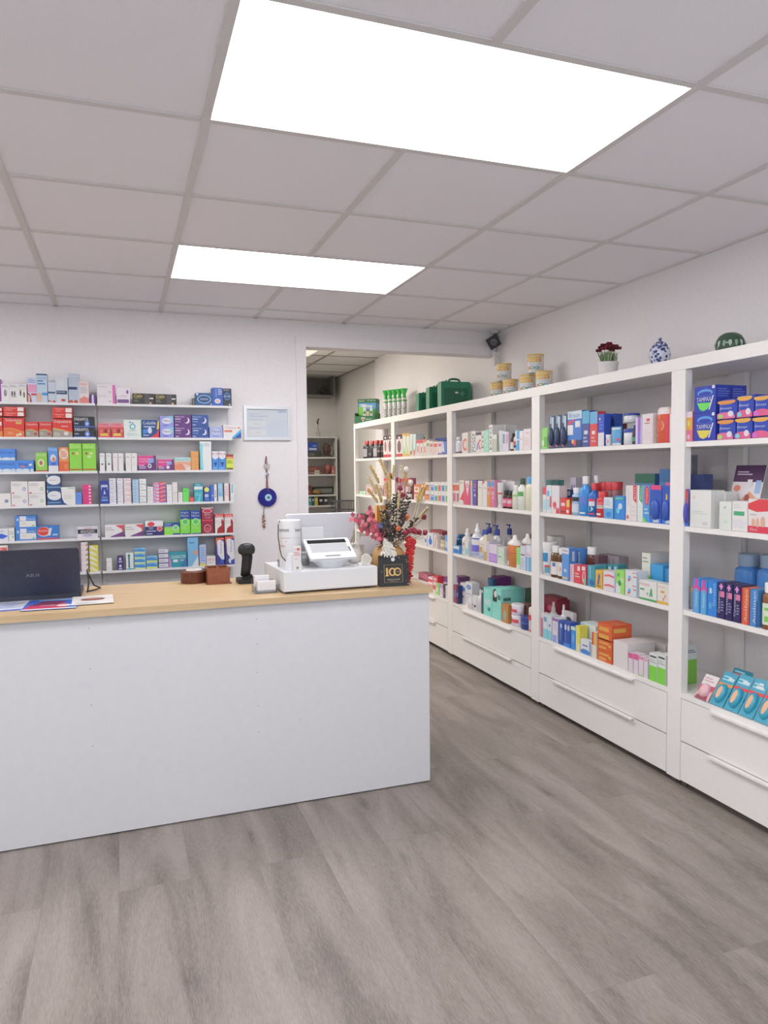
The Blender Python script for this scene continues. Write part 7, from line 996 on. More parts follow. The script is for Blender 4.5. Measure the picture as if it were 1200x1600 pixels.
t = empty('evil_eye_pendant', (.650, YB-.002, 1.03), 0, 'blue glass evil eye amulet with heart charm and tassel on wall', 'amulet')
Z = lambda z: z-1.03
m = MB(); B_ = mat('07077C', .15)
def disc(m, cx, cz, r, y0, y1, mt, n=32): m.prism_y([(cx+r*cos(2*pi*i/n), cz+r*sin(2*pi*i/n)) for i in range(n)], y0, y1, mt)
disc(m, 0, Z(1.227), .062, -.014, -.002, B_); disc(m, 0, Z(1.227), .058, -.017, -.014, B_); m.build('disc', t)
m = MB(); disc(m, .006, Z(1.226), .0235, -.0185, -.017, mat('9CCDE8', .15)); disc(m, .006, Z(1.226), .019, -.019, -.0185, mat('D4E8F0', .15)); disc(m, .006, Z(1.226), .0125, -.0195, -.019, mat('6CB8DC', .15)); disc(m, .006, Z(1.226), .006, -.020, -.0195, mat('101430', .1)); m.build('eye', t)
m = MB(); m.tube([(-.002,-.006,Z(1.50)),(-.008,-.008,Z(1.46)),(-.001,-.008,Z(1.42)),(0,-.008,Z(1.36)),(-.004,-.012,Z(1.30)),(.003,-.018,Z(1.262))], .0032, '6A3A3E'); m.tube([(.0,-.006,Z(1.50)),(.002,-.010,Z(1.46)),(.001,-.009,Z(1.36)),(.005,-.014,Z(1.31)),(.006,-.018,Z(1.262))], .0028, '9A6A70')
m.tube([(-.018,-.008,Z(1.175)),(-.024,-.008,Z(1.15)),(-.026,-.008,Z(1.12))], .0022, '3A2A6A'); m.build('cord', t)
m = MB(); h = [(.0,-.022),(.018,-.002),(.019,.008),(.013,.015),(.005,.014),(0,.008),(-.005,.014),(-.013,.015),(-.019,.008),(-.018,-.002)]
m.prism_y([(x, Z(1.435)+z) for x, z in h], -.016, -.010, mat('A8A4A2', .35, .3)); m.build('heart_charm', t)
m = MB(); blob(m, (.002,-.012,Z(1.378)), .0125, 'D4D0D4'); disc(m, .002, Z(1.378), .008, -.0262, -.024, '2A2A78', 14); disc(m, .002, Z(1.378), .004, -.0272, -.0262, 'E8E8EC', 12); m.build('bead', t)
m = MB()
for k in range(14):
    z = Z(1.12)-.007*k; blob(m, (-.026+.005*sin(k*2.1), -.009, z), .0075 if k > 2 else .005, ['9A7A5A', 'B8A080', '6A5060', '8A5A4A', 'C0B0A0'][k % 5], 7, 5, 1.0, .2)
m.build('tassel', t)
# security camera
t = empty('security_camera', (2.335, 2.62, 2.36), 0, 'small black-faced bullet security camera in the ceiling corner', 'camera')
d = Vector((-.36, -.90, -.22)).normalized(); s = d.cross(Vector((0,0,1))).normalized(); u_ = s.cross(d)
def ring(c, r, n=4, a0=.2, rr_=0): return [c+s*r*cos(a0+2*pi*i/n)+u_*r*sin(a0+2*pi*i/n) for i in range(n)]
def pipe(m, stations, n, mt, a0=.2):
    vs = [];
    for c, r in stations: vs += ring(c, r, n, a0)
    f = [(j*n+i, j*n+(i+1) % n, (j+1)*n+(i+1) % n, (j+1)*n+i) for j in range(len(stations)-1) for i in range(n)]+[tuple(range(n))[::-1], tuple((len(stations)-1)*n+i for i in range(n))]
    m.add(vs, f, mt)
c0 = Vector((-.03, -.02, -.035)); m = MB(); pipe(m, [(c0, .030), (c0+d*.06, .036), (c0+d*.075, .040)], 16, mat('D8D6D4', .4)); m.build('housing', t)
m = MB(); pipe(m, [(c0+d*.076, .058), (c0+d*.084, .060), (c0+d*.088, .054)], 4, mat('0E0D12', .4), .25); pipe(m, [(c0+d*.088, .026), (c0+d*.092, .024)], 20, mat('4A484E', .2)); pipe(m, [(c0+d*.092, .013), (c0+d*.094, .012)], 16, mat('0A0A10', .05)); m.build('face', t)
m = MB(); m.tube([(.02,.03,.03),(.0,.01,.01),(-.03,-.02,-.03)], .011, 'C8C6C4'); m.lathe([(.03,0),(.03,.018)], 'C8C6C4', 0, 0, .028, 16); m.build('bracket', t)
m = MB(); m.tube([(.02,.0,.02),(.03,-.02,0),(.025,.02,-.03),(.03,.03,-.12),(.028,.03,-.20)], .003, '8A8688'); m.tube([(-.02,.02,-.01),(.0,.0,-.04),(.02,.03,-.05)], .0035, 'B8B4B2'); m.build('cable', t)
m = MB(); m.box(0, 0, 0, .05, .035, .095, 'DCD8D6'); m.box(.004, -.002, .004, .046, 0, .091, 'E2DEDC'); disc(m, .025, .06, .004, -.004, -.002, 'A06A6A', 10)
tag(m.build('junction_box', None, (2.318, 2.59, 2.155)), 'small white wall box under the security camera', 'junction box')
# ================================================================ on the counter
CZ = .8885
t = empty('laptop', (-.61, 1.08, CZ), 0, 'dark grey laptop seen from behind, open on the oak worktop', 'laptop')
D_ = noisy('laptop_shell', '2C3040', '343848', 90, rough=.42)
m = MB(); m.rbox(-.18, 0, 0, .18, .24, .017, .012, D_); m.box(-.165, .03, .017, .165, .14, .018, '1A1C22'); m.build('base', t)
m = MB(); L = .205; q = Matrix.Rotation(math.radians(14), 4, 'X')   # lid leans towards the viewer
o = [(-.18,.0),(.18,.0),(.18,L-.008),(.172,L),(-.172,L),(-.18,L-.008)]
m.prism_y(o, -.004, .004, D_); m.prism_y([(-.17,.012),(.17,.012),(.17,L-.01),(-.17,L-.01)], .004, .005, '101114')
decorate(m, 't,.44,.44,.58,.50,7A7F92,ASUS', lambda u, v, k: (-.18+u*.36, -.0045, v*L)); m.v = [tuple(q @ Vector(p)) for p in m.v]
o_ = m.build('lid', t); o_.location = (0, .006, .012)
m = MB(); m.tube([(-.405,1.10,.905),(-.402,1.16,.94),(-.41,1.22,.98),(-.405,1.27,.95),(-.385,1.28,.905),(-.36,1.26,.896),(-.38,1.22,.8945),(-.412,1.18,.8945)], .0035, '1C1416')
tag(m.build('power_cable'), 'thin black power cable looping beside the laptop', 'cable')
def sheet(name, loc, rz, w_, d_, c, dec, label, th=.0012):
    m = MB(); m.box(0, 0, 0, w_, d_, th, c); decorate(m, dec, lambda u, v, k: (u*w_, v*d_, th+.0002*k)); tag(m.build(name, None, loc, rz), label, 'leaflet', 'leaflets on the worktop by the laptop')
sheet('leaflet', (-.79,.845,CZ), .06, .19, .22, 'DDE2EC', 'r,0,0,1,.12,3A4CA8;l,.1,.25,.9,.9,8A98C8,7', 'white leaflet with blue text, farthest left on the worktop')
sheet('leaflet', (-.63,.822,CZ+.0016), -.04, .195, .235, '2E5CB8', 'p,B02450,0,0,.85,0,.75,.55,.1,.5;p,6A1C44,.1,.4,.6,.4,.75,.75,.3,.8;t,.3,.3,.75,.42,F4E4EC,Wellbeing;r,0,0,1,.1,E8E8F0;e,.75,.3,.14,.1,E8D8D0;r,.2,.8,.9,.95,7AA4E0', 'blue and magenta leaflet in the middle of the leaflets')
sheet('leaflet', (-.455,.868,CZ+.0032), .03, .155, .20, 'E6E2DE', 'e,.5,.55,.3,.16,6A3428;e,.5,.58,.2,.08,A86A58;l,.1,.08,.6,.2,B0A8A8,2', 'white leaflet with a brown oval, nearest the right')
BR = noisy('brown_leather', '5A3020', '724030', 60, rough=.45); BR2 = noisy('tan_leather', '7E4428', '945436', 60, rough=.45)
t = empty('round_leather_box', (.043, 1.30, CZ), 0, 'low round dark brown leather box with white coasters on top', 'box')
m = MB(); m.lathe([(.054,0),(.056,.004),(.056,.046),(.058,.048),(.058,.054),(.050,.055)], BR, n=32, ry=.85); m.build('body', t)
m = MB(); m.lathe([(.036,.0555),(.037,.0565),(.037,.061),(.036,.062)], mat('E4DEDA',.4), .005, 0, 0, 28, .8); m.lathe([(.018,.0622),(.018,.0626)], mat('B8907E',.4), -.004, 0, 0, 20, .7); m.build('coaster', t)
t = empty('pen_holder', (.10, 1.205, CZ), .02, 'square tan leather desk organiser right of the round box', 'pen holder')
m = MB()
for a in ((0,.0,.10,.006),(0,.094,.10,.1),(0,.006,.006,.094),(.094,.006,.10,.094),(.047,.006,.053,.094)): m.box(a[0], a[1], .004, a[2], a[3], .074, BR2)
m.box(-.006, -.008, 0, .108, .105, .004, BR2); m.build('body', t)
t = empty('barcode_scanner', (.278, 1.205, CZ), 0, 'black handheld barcode scanner resting upright in its stand', 'barcode scanner')
K = mat('0C0D0F', .5); K2 = mat('16171A', .4)
m = MB(); m.rbox(-.045, -.05, 0, .04, .055, .02, .015, K); m.rbox(-.02, -.02, .02, .024, .03, .035, .01, K); m.build('stand', t)
m = MB(); m.tube([(-.008,0,.03),(-.002,.0,.07),(.004,.004,.115),(.0,.0,.14)], .022, K, 12, .026); m.build('grip', t)
m = MB(); m.lathe([(.020,0),(.036,.008),(.040,.022),(.038,.038),(.028,.050),(.010,.055)], K2, .0, -.005, .128, 18, .8); m.box(-.024, -.045, .140, .024, -.03, .165, K); m.build('head', t)
m = MB(); m.tube([(.325,1.235,.905),(.34,1.21,.915),(.352,1.185,.9),(.34,1.175,.893)], .0028, '141416'); tag(m.build('scanner_cable'), 'short black scanner cable beside the cash drawer', 'cable')
t = empty('card_holder', (.258, .865, CZ), .05, 'clear acrylic holder of white business cards before the cash drawer', 'card holder')
ACR = mat('EEF0F2', .05, 0, .93, ior=1.12)
m = MB(); m.box(0, 0, 0, .095, .07, .003, ACR); m.box(0, .0, .003, .095, .002, .014, ACR); m.box(0, .068, .003, .095, .07, .05, ACR); m.box(0,.003,.003,.002,.067,.03,ACR); m.box(.093,.003,.003,.095,.067,.03,ACR); m.build('holder', t)
for y0, z1, nm in ((.006, .050, 'front'), (.041, .070, 'back')):
    m = MB(); m.box(.012 if nm == 'front' else .008, y0, .004, .09 if nm == 'front' else .07, y0+.024, z1, 'E4E2E4'); decorate(m, 'l,.1,.3,.9,.8,C4C0C8,4', lambda u, v, k: (.012+u*.07, y0-.0003, .004+v*(z1-.004))); m.build('business_cards', t)
# cash drawer
t = empty('cash_drawer', (.37, .812, CZ), .04, 'wide white metal cash drawer on the oak worktop', 'cash drawer')
WM = mat('DADBDE', .45)
m = MB(); m.box(0, .004, .008, .42, .36, .093, WM); m.box(0, .0, .012, .42, .004, .089, mat('DCDDE0', .45)); m.build('body', t)
for x in (.02, .38):
    for y in (.02, .33): m = MB(); m.lathe([(.01, 0), (.01, .008)], '222226', x, y, 0, 10); m.build('foot', t)
TZ = CZ+.0935
# touch screen seen from behind
t = empty('till_monitor', (.61, 1.10, TZ), 0, 'large white touchscreen till seen from behind, on the cash drawer', 'monitor')
m = MB(); m.prism_y([(-.165,.225),(.165,.225),(.172,.218),(.132,.07),(.11,.05),(-.13,.05),(-.165,.07),(-.172,.218)], 0, .022, mat('D2D2D9', .5)); q = Matrix.Rotation(math.radians(8), 4, 'X'); m.v = [tuple(q @ Vector(p)) for p in m.v]; m.build('screen_shell', t)
m = MB(); m.box(-.05, .0, .03, .05, -.022, .13, mat('E8E9EC', .3)); m.build('mount', t)
m = MB(); m.rbox(-.09, -.06, 0, .10, .10, .016, .02, mat('C9CBD0', .3)); m.box(-.04, -.02, .016, .04, .02, .06, mat('DADBDF', .3)); m.build('stand', t)
# receipt cup with wrapped sheet
t = empty('white_canister', (.438, 1.0, TZ), 0, 'white cylindrical canister with printed wrap, left end of the cash drawer', 'canister')
m = MB(); m.lathe([(.049,0),(.051,.004),(.051,.200),(.049,.205),(.046,.206)], mat('ECEBEC', .4), n=32)
decorate(m, 't,.02,.76,.46,.83,3A3640,neumont;t,.68,.76,1,.83,3A3640,Smart;r,.02,.62,.5,.627,B07A70;r,.6,.62,.95,.627,B0A8A8;t,.04,.44,.3,.48,D07A6A,tab;l,.05,.5,.45,.6,C8A8A4,1', lambda u, v, k: (.0515*sin((u-.5)*2.3-.15), -.0515*cos((u-.5)*2.3-.15)-.0002*k, v*.205), True); m.build('body', t)
m = MB(); m.tube([(-.048,-.02,.205),(-.056,-.03,.185),(-.058,-.035,.13),(-.052,-.045,.075),(-.048,-.05,.05),(-.03,-.062,.028)], .0022, '1A1618'); m.build('cord', t)
# cone with price tag
t = empty('cone_stand', (.425, .875, TZ), 0, 'white cone stand with a small printed tag in front', 'stand')
m = MB(); m.lathe([(.042,0),(.043,.004),(.022,.066),(.020,.070)], mat('DCDCE0', .5), n=28); m.build('body', t)
m = MB(); m.box(-.012, -.046, .0, .024, -.0435, .105, 'ECEAEA'); decorate(m, 'r,.5,.82,.85,.92,D85A3C;t,.1,.84,.48,.9,7A6A9A,phar;l,.15,.6,.9,.78,E0807A,3;l,.2,.45,.7,.5,D8A08A,1;e,.55,.12,.16,.055,8A845C', lambda u, v, k: (-.012+u*.036, -.046-.0003*k, v*.105)); m.build('tag_card', t)
for x, y, w_, h_, lab in ((.385, .99, .03, .03, 'little clear plastic box left of the white cone'), (.487, .985, .035, .055, 'clear plastic box between canister and card terminal')):
    m = MB(); m.box(0, 0, 0, w_, .03, .002, ACR); m.box(0, 0, .002, w_, .002, h_, ACR); m.box(0, .028, .002, w_, .03, h_, ACR); m.box(0, .002, .002, .002, .028, h_, ACR); m.box(w_-.002, .002, .002, w_, .028, h_, ACR)
    tag(m.build('plastic_box', None, (x, y, TZ)), lab, 'box', 'clear plastic boxes')
# customer terminal
t = empty('customer_terminal', (.60, .86, TZ), .03, 'tilted white customer terminal with black strip before the till', 'terminal')
m = MB(); m.lathe([(.055,0),(.058,.004),(.082,.026),(.086,.034)], mat('D4D7DC', .3), 0, .04, 0, 28, .62); m.build('base', t)
q = Matrix.Translation((0, .0, .032)) @ Matrix.Rotation(math.radians(30), 4, 'X')
def tilt(m): m.v = [tuple(q @ Vector(p)) for p in m.v]; return m
m = MB(); m.rbox(-.105, 0, 0, .105, .150, .013, .008, mat('E4E5E8', .55)); tilt(m).build('panel', t)
m = MB(); m.box(-.090, .112, .0131, .088, .138, .0137, mat('0C0C0E', .95)); tilt(m).build('display', t)
m = MB(); m.box(-.086, .046, .0131, .086, .108, .0136, mat('A4A6AA', .8)); m.box(.087, .046, .0131, .0925, .080, .0137, '303034'); m.rbox(-.035, .014, .0131, .035, .022, .0137, .003, mat('2E2E32', .3)); tilt(m).build('keypad', t)
m = MB(); m.box(-.105, .135, .10, -.005, .150, .168, mat('D8D9DD', .55)); m.box(-.08, .138, .03, -.03, .15, .10, mat('DCDDE0',.3)); m.build('rear_module', t)
# small white ornaments
t = empty('lidded_pot', (.735, .985, TZ), 0, 'small white ceramic pot with a flower-shaped knob', 'ornament')
m = MB(); m.lathe([(.020,0),(.028,.006),(.034,.03),(.033,.046),(.025,.058)], mat('E9E4DE', .4), n=24); m.build('body', t)
m = MB(); m.lathe([(.027,.057),(.024,.066),(.012,.072)], mat('EDE8E2', .4), n=20)
for k in range(7): blob(m, (.013*cos(k*.9), .013*sin(k*.9), .082+.004*(k % 2)), .0075, mat('EFE6DE', .5))
m.build('lid', t)
t = empty('woven_disc', (.757, .885, TZ), 0, 'small round woven white disc leaning at the drawer corner', 'ornament')
m = MB(); disc(m, 0, .026, .025, -.003, .003, mat('E6E0D6', .6), 24)
for k in range(9): z = .008+.0042*k; hw = math.sqrt(max(0, .02**2-(z-.026)**2)); m.add([(-hw, -.0036, z), (hw, -.0036, z+.0015), (hw, -.0036, z+.003), (-hw, -.0036, z+.0015)], [(0,1,2,3)], 'A8A090')
m.build('disc', t)
m = MB(); m.lathe([(.018,0),(.02,.004),(.012,.01)], mat('E6E2DC',.5), -.02, .018, 0, 14); m.build('base', t)
# brochure box
t = empty('brochure_box', (.82, 1.02, CZ), -.05, 'white card box with raised flap holding dark brochures', 'brochure box')
m = MB(); m.box(0, 0, 0, .12, .004, .10, mat('E2DDE2', .5)); m.box(0, .10, 0, .12, .104, .16, mat('E2DDE2', .5)); m.box(.0, .004, 0, .004, .10, .10, mat('D8D4D8', .5)); m.box(.116, .004, 0, .12, .10, .12, mat('D8D4D8', .5)); m.prism_y([(-.03,.16),(.125,.16),(.14,.195),(-.015,.20)], .10, .103, mat('E6E0E4', .5)); m.build('box', t)
m = MB(); m.box(.008, .02, .002, .112, .085, .115, '3A3634'); decorate(m, 'r,.1,.1,.9,.5,6A6458;r,.1,.6,.6,.8,8A8478', lambda u, v, k: (.008+u*.104, .02-.0003*k, .002+v*.113)); m.build('brochures', t)
# vase and bouquet
t = empty('kraft_vase', (.877, .925, CZ), 0, 'rounded kraft-brown vase behind the black anniversary card', 'vase')
m = MB(); m.lathe([(.070,0),(.076,.01),(.078,.06),(.078,.105),(.074,.135),(.062,.158),(.046,.172),(.038,.176),(.034,.168)], noisy('kraft', 'A98350', 'B8925E', 30, rough=.7), n=36); m.build('body', t)
m = MB(); m.box(-.0685, -.0015, 0, .0685, .0015, .137, '1B1C20')
def cm(u, v, k): return (-.0685+u*.137, -.0015-.0003*k, v*.137)
dd = 'r,.18,.12,.80,.70,8C7440;r,.195,.13,.785,.69,202024;r,.25,.33,.31,.60,CDA45C;p,CDA45C,.22,.52,.31,.52,.31,.60;r,.22,.33,.34,.36,CDA45C;e,.45,.465,.12,.135,D8AE62;e,.46,.465,.07,.085,202024;e,.62,.465,.13,.135,C89C54;e,.63,.465,.085,.09,202024;e,.45,.465,.035,.10,202024;r,.56,.44,.72,.49,2A2622;t,.57,.45,.71,.48,D8B870,YEARS;t,.27,.20,.70,.235,C8BCA0,THE BEST IS YET TO COME;t,.36,.155,.62,.18,A89C80,THANK YOU;e,.48,.87,.065,.065,E6E4EC'
for k in range(46):
    u, v = random.uniform(.05, .95), random.uniform(.06, .94)
    if .16 < u < .82 and v < .72: continue
    if abs(u-.48) < .09 and v > .79: continue
    r_ = random.choice([.005, .007, .012]); dd += ';e,%.3f,%.3f,%.4f,%.4f,%s' % (u, v, r_, r_, random.choice(['B8924C', '7A6230', 'E8E0D0', '8A7038']))
decorate(m, dd, cm); q = Matrix.Rotation(math.radians(-6), 4, 'X'); m.v = [tuple(q @ Vector(p)) for p in m.v]
tag(m.build('anniversary_card', None, (.867, .828, CZ+.0004), -.12), 'square black card with a gold 100, leaning against the vase', 'card')
WHEAT=[((-0.037,-0.005,0.552),(-0.010,-0.005,0.494),(0.019,-0.005,0.325),1),((-0.073,0.025,0.523),(-0.034,0.025,0.456),(-0.010,0.025,0.353),1),((-0.096,-0.025,0.472),(-0.064,-0.025,0.409),(-0.023,-0.025,0.284),1),((-0.107,-0.045,0.421),(-0.065,-0.045,0.372),(-0.018,-0.045,0.242),1),((-0.005,-0.025,0.485),(-0.009,-0.025,0.442),(-0.004,-0.025,0.312),1),((0.038,0.015,0.522),(0.031,0.015,0.470),(0.026,0.015,0.324),1),((0.076,0.025,0.531),(0.066,0.025,0.484),(0.055,0.025,0.322),0),((0.110,0.055,0.513),(0.106,0.055,0.438),(0.069,0.055,0.261),2),((0.127,0.035,0.453),(0.120,0.035,0.409),(0.081,0.035,0.262),1),((0.172,0.005,0.429),(0.146,0.005,0.365),(0.107,0.005,0.248),1),((0.172,-0.025,0.427),(0.149,-0.025,0.372),(0.104,-0.025,0.236),1),((0.181,-0.025,0.330),(0.143,-0.025,0.293),(0.095,-0.025,0.221),1),((-0.025,-0.045,0.443),(-0.017,-0.045,0.385),(-0.003,-0.045,0.241),1),((-0.017,-0.065,0.477),(-0.015,-0.065,0.386),(-0.007,-0.065,0.243),1),((0.031,-0.065,0.408),(0.024,-0.065,0.342),(0.017,-0.065,0.213),1),((-0.039,0.045,0.435),(-0.015,0.045,0.367),(0.018,0.045,0.219),1)]
PINK=[[(-0.185,-0.065,0.312),(-0.138,-0.065,0.299),(-0.088,-0.065,0.260),(-0.044,-0.065,0.202)],[(-0.105,-0.045,0.336),(-0.084,-0.045,0.296),(-0.049,-0.045,0.229),(-0.019,-0.045,0.184)],[(-0.144,-0.025,0.268),(-0.096,-0.025,0.238),(-0.054,-0.025,0.219),(-0.011,-0.025,0.182)]]
DARK=[[(0.020,-0.045,0.399),(0.013,-0.045,0.327),(0.006,-0.045,0.198)],[(-0.024,-0.065,0.358),(-0.019,-0.065,0.295),(-0.007,-0.065,0.200)],[(-0.041,-0.045,0.329),(-0.024,-0.045,0.271),(-0.006,-0.045,0.190)],[(0.059,-0.025,0.389),(0.046,-0.025,0.311),(0.026,-0.025,0.195)],[(0.112,0.015,0.404),(0.086,0.015,0.322),(0.053,0.015,0.190)],[(-0.047,-0.075,0.288),(-0.032,-0.075,0.245),(-0.011,-0.075,0.187)],[(0.055,-0.065,0.327),(0.036,-0.065,0.270),(0.011,-0.065,0.199)],[(0.020,0.005,0.368),(0.019,0.005,0.295),(0.022,0.005,0.193)],[(0.135,-0.005,0.286),(0.103,-0.005,0.249),(0.058,-0.005,0.183)],[(-0.066,-0.045,0.249),(-0.036,-0.045,0.220),(-0.006,-0.045,0.184)]]
WHITEF=[(0.113,0.055,0.510),(0.124,0.035,0.450),(0.113,0.025,0.389),(0.168,0.005,0.362)]
ORANGE=[(0.075,-0.045,0.299),(0.020,-0.075,0.249),(0.076,-0.025,0.289)]
REDF=[(0.182,0.015,0.289),(0.069,0.025,0.425),(0.079,0.075,0.462),(0.079,-0.065,0.234),(0.112,-0.045,0.231),(0.150,-0.005,0.221),(0.192,0.025,0.216),(0.057,-0.065,0.229),(0.111,-0.025,0.235),(0.041,0.075,0.481),(0.056,-0.025,0.397)]

t = empty('dried_flower_bouquet', (.877, .925, CZ), 0, 'dried bouquet of wheat, red leaves and pale flowers in the kraft vase', 'bouquet')
TAN = ['F0D490', 'E6C680', 'F2DCA4']
neck = Vector((0, 0, .165))
for i, (a, b, c, k) in enumerate(WHEAT):
    a, b, c = Vector(a), Vector(b), Vector(c); col = TAN[i % 3]
    m = MB(); m.tube([neck+Vector((c.x*.25, c.y*.25, -.02)), c, b], .0011, 'C8B888', 5)
    if k:
        N = 15
        for j in range(N):
            p = b.lerp(a, j/N); d = (a-b).normalized(); sd = Vector((cos(j*2.4), sin(j*2.4), 0))
            leaf(m, p, d*1.0+sd*.42, .024, .012, col); leaf(m, p, d*1.0-sd*.42, .024, .012, col)
        m.tube([b, b.lerp(a, .5), a], .0055, col, 6, .0015)
        if k == 2: pass
    else: m.tube([b, a], .0012, 'C8B888', 5); blob(m, a, .006, 'C8B080')
    m.build('wheat_stem', t)
for br in PINK:
    br = [Vector(p) for p in br]; m = MB(); m.tube([neck]+br[::-1], .0013, '7A4A44', 5)
    for s_ in range(3):
        for j in range(3):
            p = br[s_].lerp(br[s_+1], j/3)
            for sgn in (1, -1): leaf(m, p, Vector((random.uniform(-.8,.3), random.uniform(-.6,.2), sgn*random.uniform(.3,1))), random.uniform(.022,.032), random.uniform(.018,.025), random.choice(['B0485C', 'C25A6C', 'A03C50', 'C86C78']), Vector((random.uniform(-.4,.4), -1, .3)))
    m.build('pink_leaf_spray', t)
for br in DARK:
    br = [Vector(p) for p in br]; m = MB(); m.tube([neck]+br[::-1], .0011, '3A3028', 5)
    for s_ in range(2):
        for j in range(6):
            p = br[s_].lerp(br[s_+1], j/6)
            for sgn in (1, -1): leaf(m, p, Vector((sgn*random.uniform(.5,1), random.uniform(-.8,.5), random.uniform(.1,1))), random.uniform(.016,.024), random.uniform(.008,.012), random.choice(['23241F', '2E2A26', '31332A', '3C2A2A']), Vector((random.uniform(-.6,.6), -1, random.uniform(-.3,.6))))
    m.build('dark_leaf_spray', t)
def bloom(p, r, cols, name, stem):
    p = Vector(p); m = MB(); m.tube([neck, neck.lerp(p, .6)+Vector((.006,0,.0)), p], .0012, stem, 5)
    for ly in range(3):
        for k in range(7):
            a = k*2*pi/7+ly*.5; leaf(m, p, Vector((cos(a)*(1-.25*ly), sin(a)*(1-.25*ly), .35+.55*ly)), r, r*.75, random.choice(cols))
    blob(m, p+Vector((0,-r*.1,r*.3)), r*.66, cols[0], 8, 6, 1.1, .18); m.build(name, t)
for p in WHITEF: bloom(p, .020, ['E9E3D2', 'DDD5BE', 'E4DBBE'], 'white_flower', 'A8A078')
for p in ORANGE: bloom(p, .017, ['D8682C', 'E08A3C', 'D8B060'], 'orange_flower', '8A8050')
for p in REDF: bloom(p, .019, ['8E2438', 'A83448', '6A1C28'], 'red_flower', '5A3A30')
m = MB()
for k in range(150):
    z = random.uniform(.150, .215); w_ = .026*(1-(z-.150)/.075)+.008; x = -.030+random.uniform(-w_, w_)
    leaf(m, (x, -.086+.03*(z-.15)/.06, z), (random.uniform(-.5,.5), -.4, random.uniform(-1,-.2)), .026, .008, random.choice(['E9E4DC', 'DED8CC', 'EFEBE4']), Vector((random.uniform(-.5,.5), -1, 0)))
m.build('white_plume', t)
m = MB()
for k in range(40):
    a = random.uniform(0, 2*pi); r = random.uniform(.01, .05); leaf(m, (r*cos(a)*.8, r*sin(a)*.5-.02, .175+random.uniform(-.012,.018)), (cos(a), sin(a)-.4, random.uniform(-.3,.7)), .032, .014, random.choice(['D9C08A', 'E4DCC8', '3A3A30', '2C2E2A', 'C8A058', '8A7A60']))
m.build('collar_of_leaves', t)
for (dx, z0, z1) in ((.080, .02, .20), (.094, .006, .19), (.087, .05, .205), (.100, .07, .195)):
    m = MB(); 
    for k in range(46):
        f = k/45; z = z1+(z0-z1)*f; rad = .012*(1-f*.65)
        blob(m, (dx+.006*sin(k*.7)-.012*f*(dx-.08)/.02, -.045+.012*cos(k*1.9), z), rad*.95, ['C21E1E', 'D42C24', 'B01818'][k % 3], 6, 5, 1, .3)
    m.build('red_amaranth', t)
# ================================================================ brochure stand on the nearest cabinet
t = empty('brochure_stand', (2.15, .245, SZ[2]+.002), -pi/2, 'purple-topped advert on a tilted clear stand, nearest cabinet', 'brochure stand')
q = Matrix.Rotation(math.radians(-14), 4, 'X')
m = MB(); m.box(0, 0, .095, .155, .003, .265, 'DDD6DA'); decorate(m, 'r,0,.58,1,1,46204C;l,.1,.74,.6,.86,C8B8CC,2;e,.18,.42,.12,.08,D87A64;p,E8A07A,.35,.0,.8,.0,.85,.2,.62,.35,.45,.2;p,9A4A44,.5,.05,.72,.05,.62,.28,.5,.25;r,.78,.3,.95,.62,8AA8D0;r,.5,.48,.66,.64,E8E2E6;l,.1,.2,.3,.3,B8A8B0,2', lambda u, v, k: (u*.155, -.0003*k, .095+v*.17)); m.v = [tuple(q @ Vector(p)) for p in m.v]; m.build('advert', t)
m = MB(); m.box(-.003, -.006, -.0, .158, -.002, .05, ACR); m.box(-.003, .004, 0, .158, .007, .26, ACR); m.v = [tuple(q @ Vector(p)) for p in m.v]; m.box(0, .0, 0, .155, .09, .003, ACR); m.build('stand', t)
# ================================================================ back room
BX0 = 1.62
t = empty('storage_shelf', (BX0, 6.93, 0), 0, 'tall white open shelf unit against the far back-room wall', 'shelf unit')
m = MB(); m.box(0, 0, 0, .02, .2, 1.83, CAB); m.box(.73, 0, 0, .75, .2, 1.83, CAB); m.box(.02, .19, 0, .73, .2, 1.83, 'B8B4B0'); m.build('frame', t)
FZ = [1.83, 1.567, 1.345, 1.082, .945, .6, .25]
for z in FZ: m = MB(); m.box(.02, 0, z-.02, .73, .19, z, CAB); m.build('shelf', t)
def far(kind, x0, x1, lv, h, c, dec, label, name='storage_box', cat='box', y=6.95, d=.12, cap='333'):
    z = FZ[lv]+.001
    if kind == 'box':
        o = link(name, carton_data(x1-x0, d, h, c, dec, '')); o.location = (x0, y, z); tag(o, label, cat, 'things on the back-room shelf')
    elif kind == 'bag':
        m = MB(); random.seed(len(label)); blob(m, (0, 0, h*.5), (x1-x0)/2, c, 10, 7, h/(x1-x0), .16); o = m.build(name, None, ((x0+x1)/2, y+d*.5, z+h*.08)); tag(o, label, cat, 'things on the back-room shelf')
far('box', 1.985, 2.16, 1, .075, '3A4038', 'r,.1,.2,.5,.7,5A6058', 'dark olive box under the blue one on back-room shelf')
o = link('storage_box', carton_data(.125, .12, .11, '2444A0', 'r,.1,.1,.9,.35,C8D4E8;r,.5,.5,.9,.7,6A8AC8', '')); o.location = (1.99, 6.95, FZ[1]+.0775); tag(o, 'blue and white box on top of the olive one', 'box', 'things on the back-room shelf')
far('bag', 2.20, 2.30, 1, .17, '5A4038', '', 'brown crumpled bag on the back-room shelf', 'paper_bag', 'bag')
far('bag', 2.29, 2.34, 1, .13, '8A8A80', '', 'grey bag beside the brown bag in the back room', 'plastic_bag', 'bag')
far('box', 1.98, 2.19, 2, .05, '6A4A3C', 'r,.1,.2,.9,.5,9A7A64', 'flat brown box on the second back-room shelf')
far('box', 2.07, 2.13, 2, .0505, 'C8C4BC', 'e,.3,.5,.1,.3,8A3A34;e,.7,.5,.1,.3,8A3A34', 'white box with dark rings in the back room', y=6.932, d=.015)
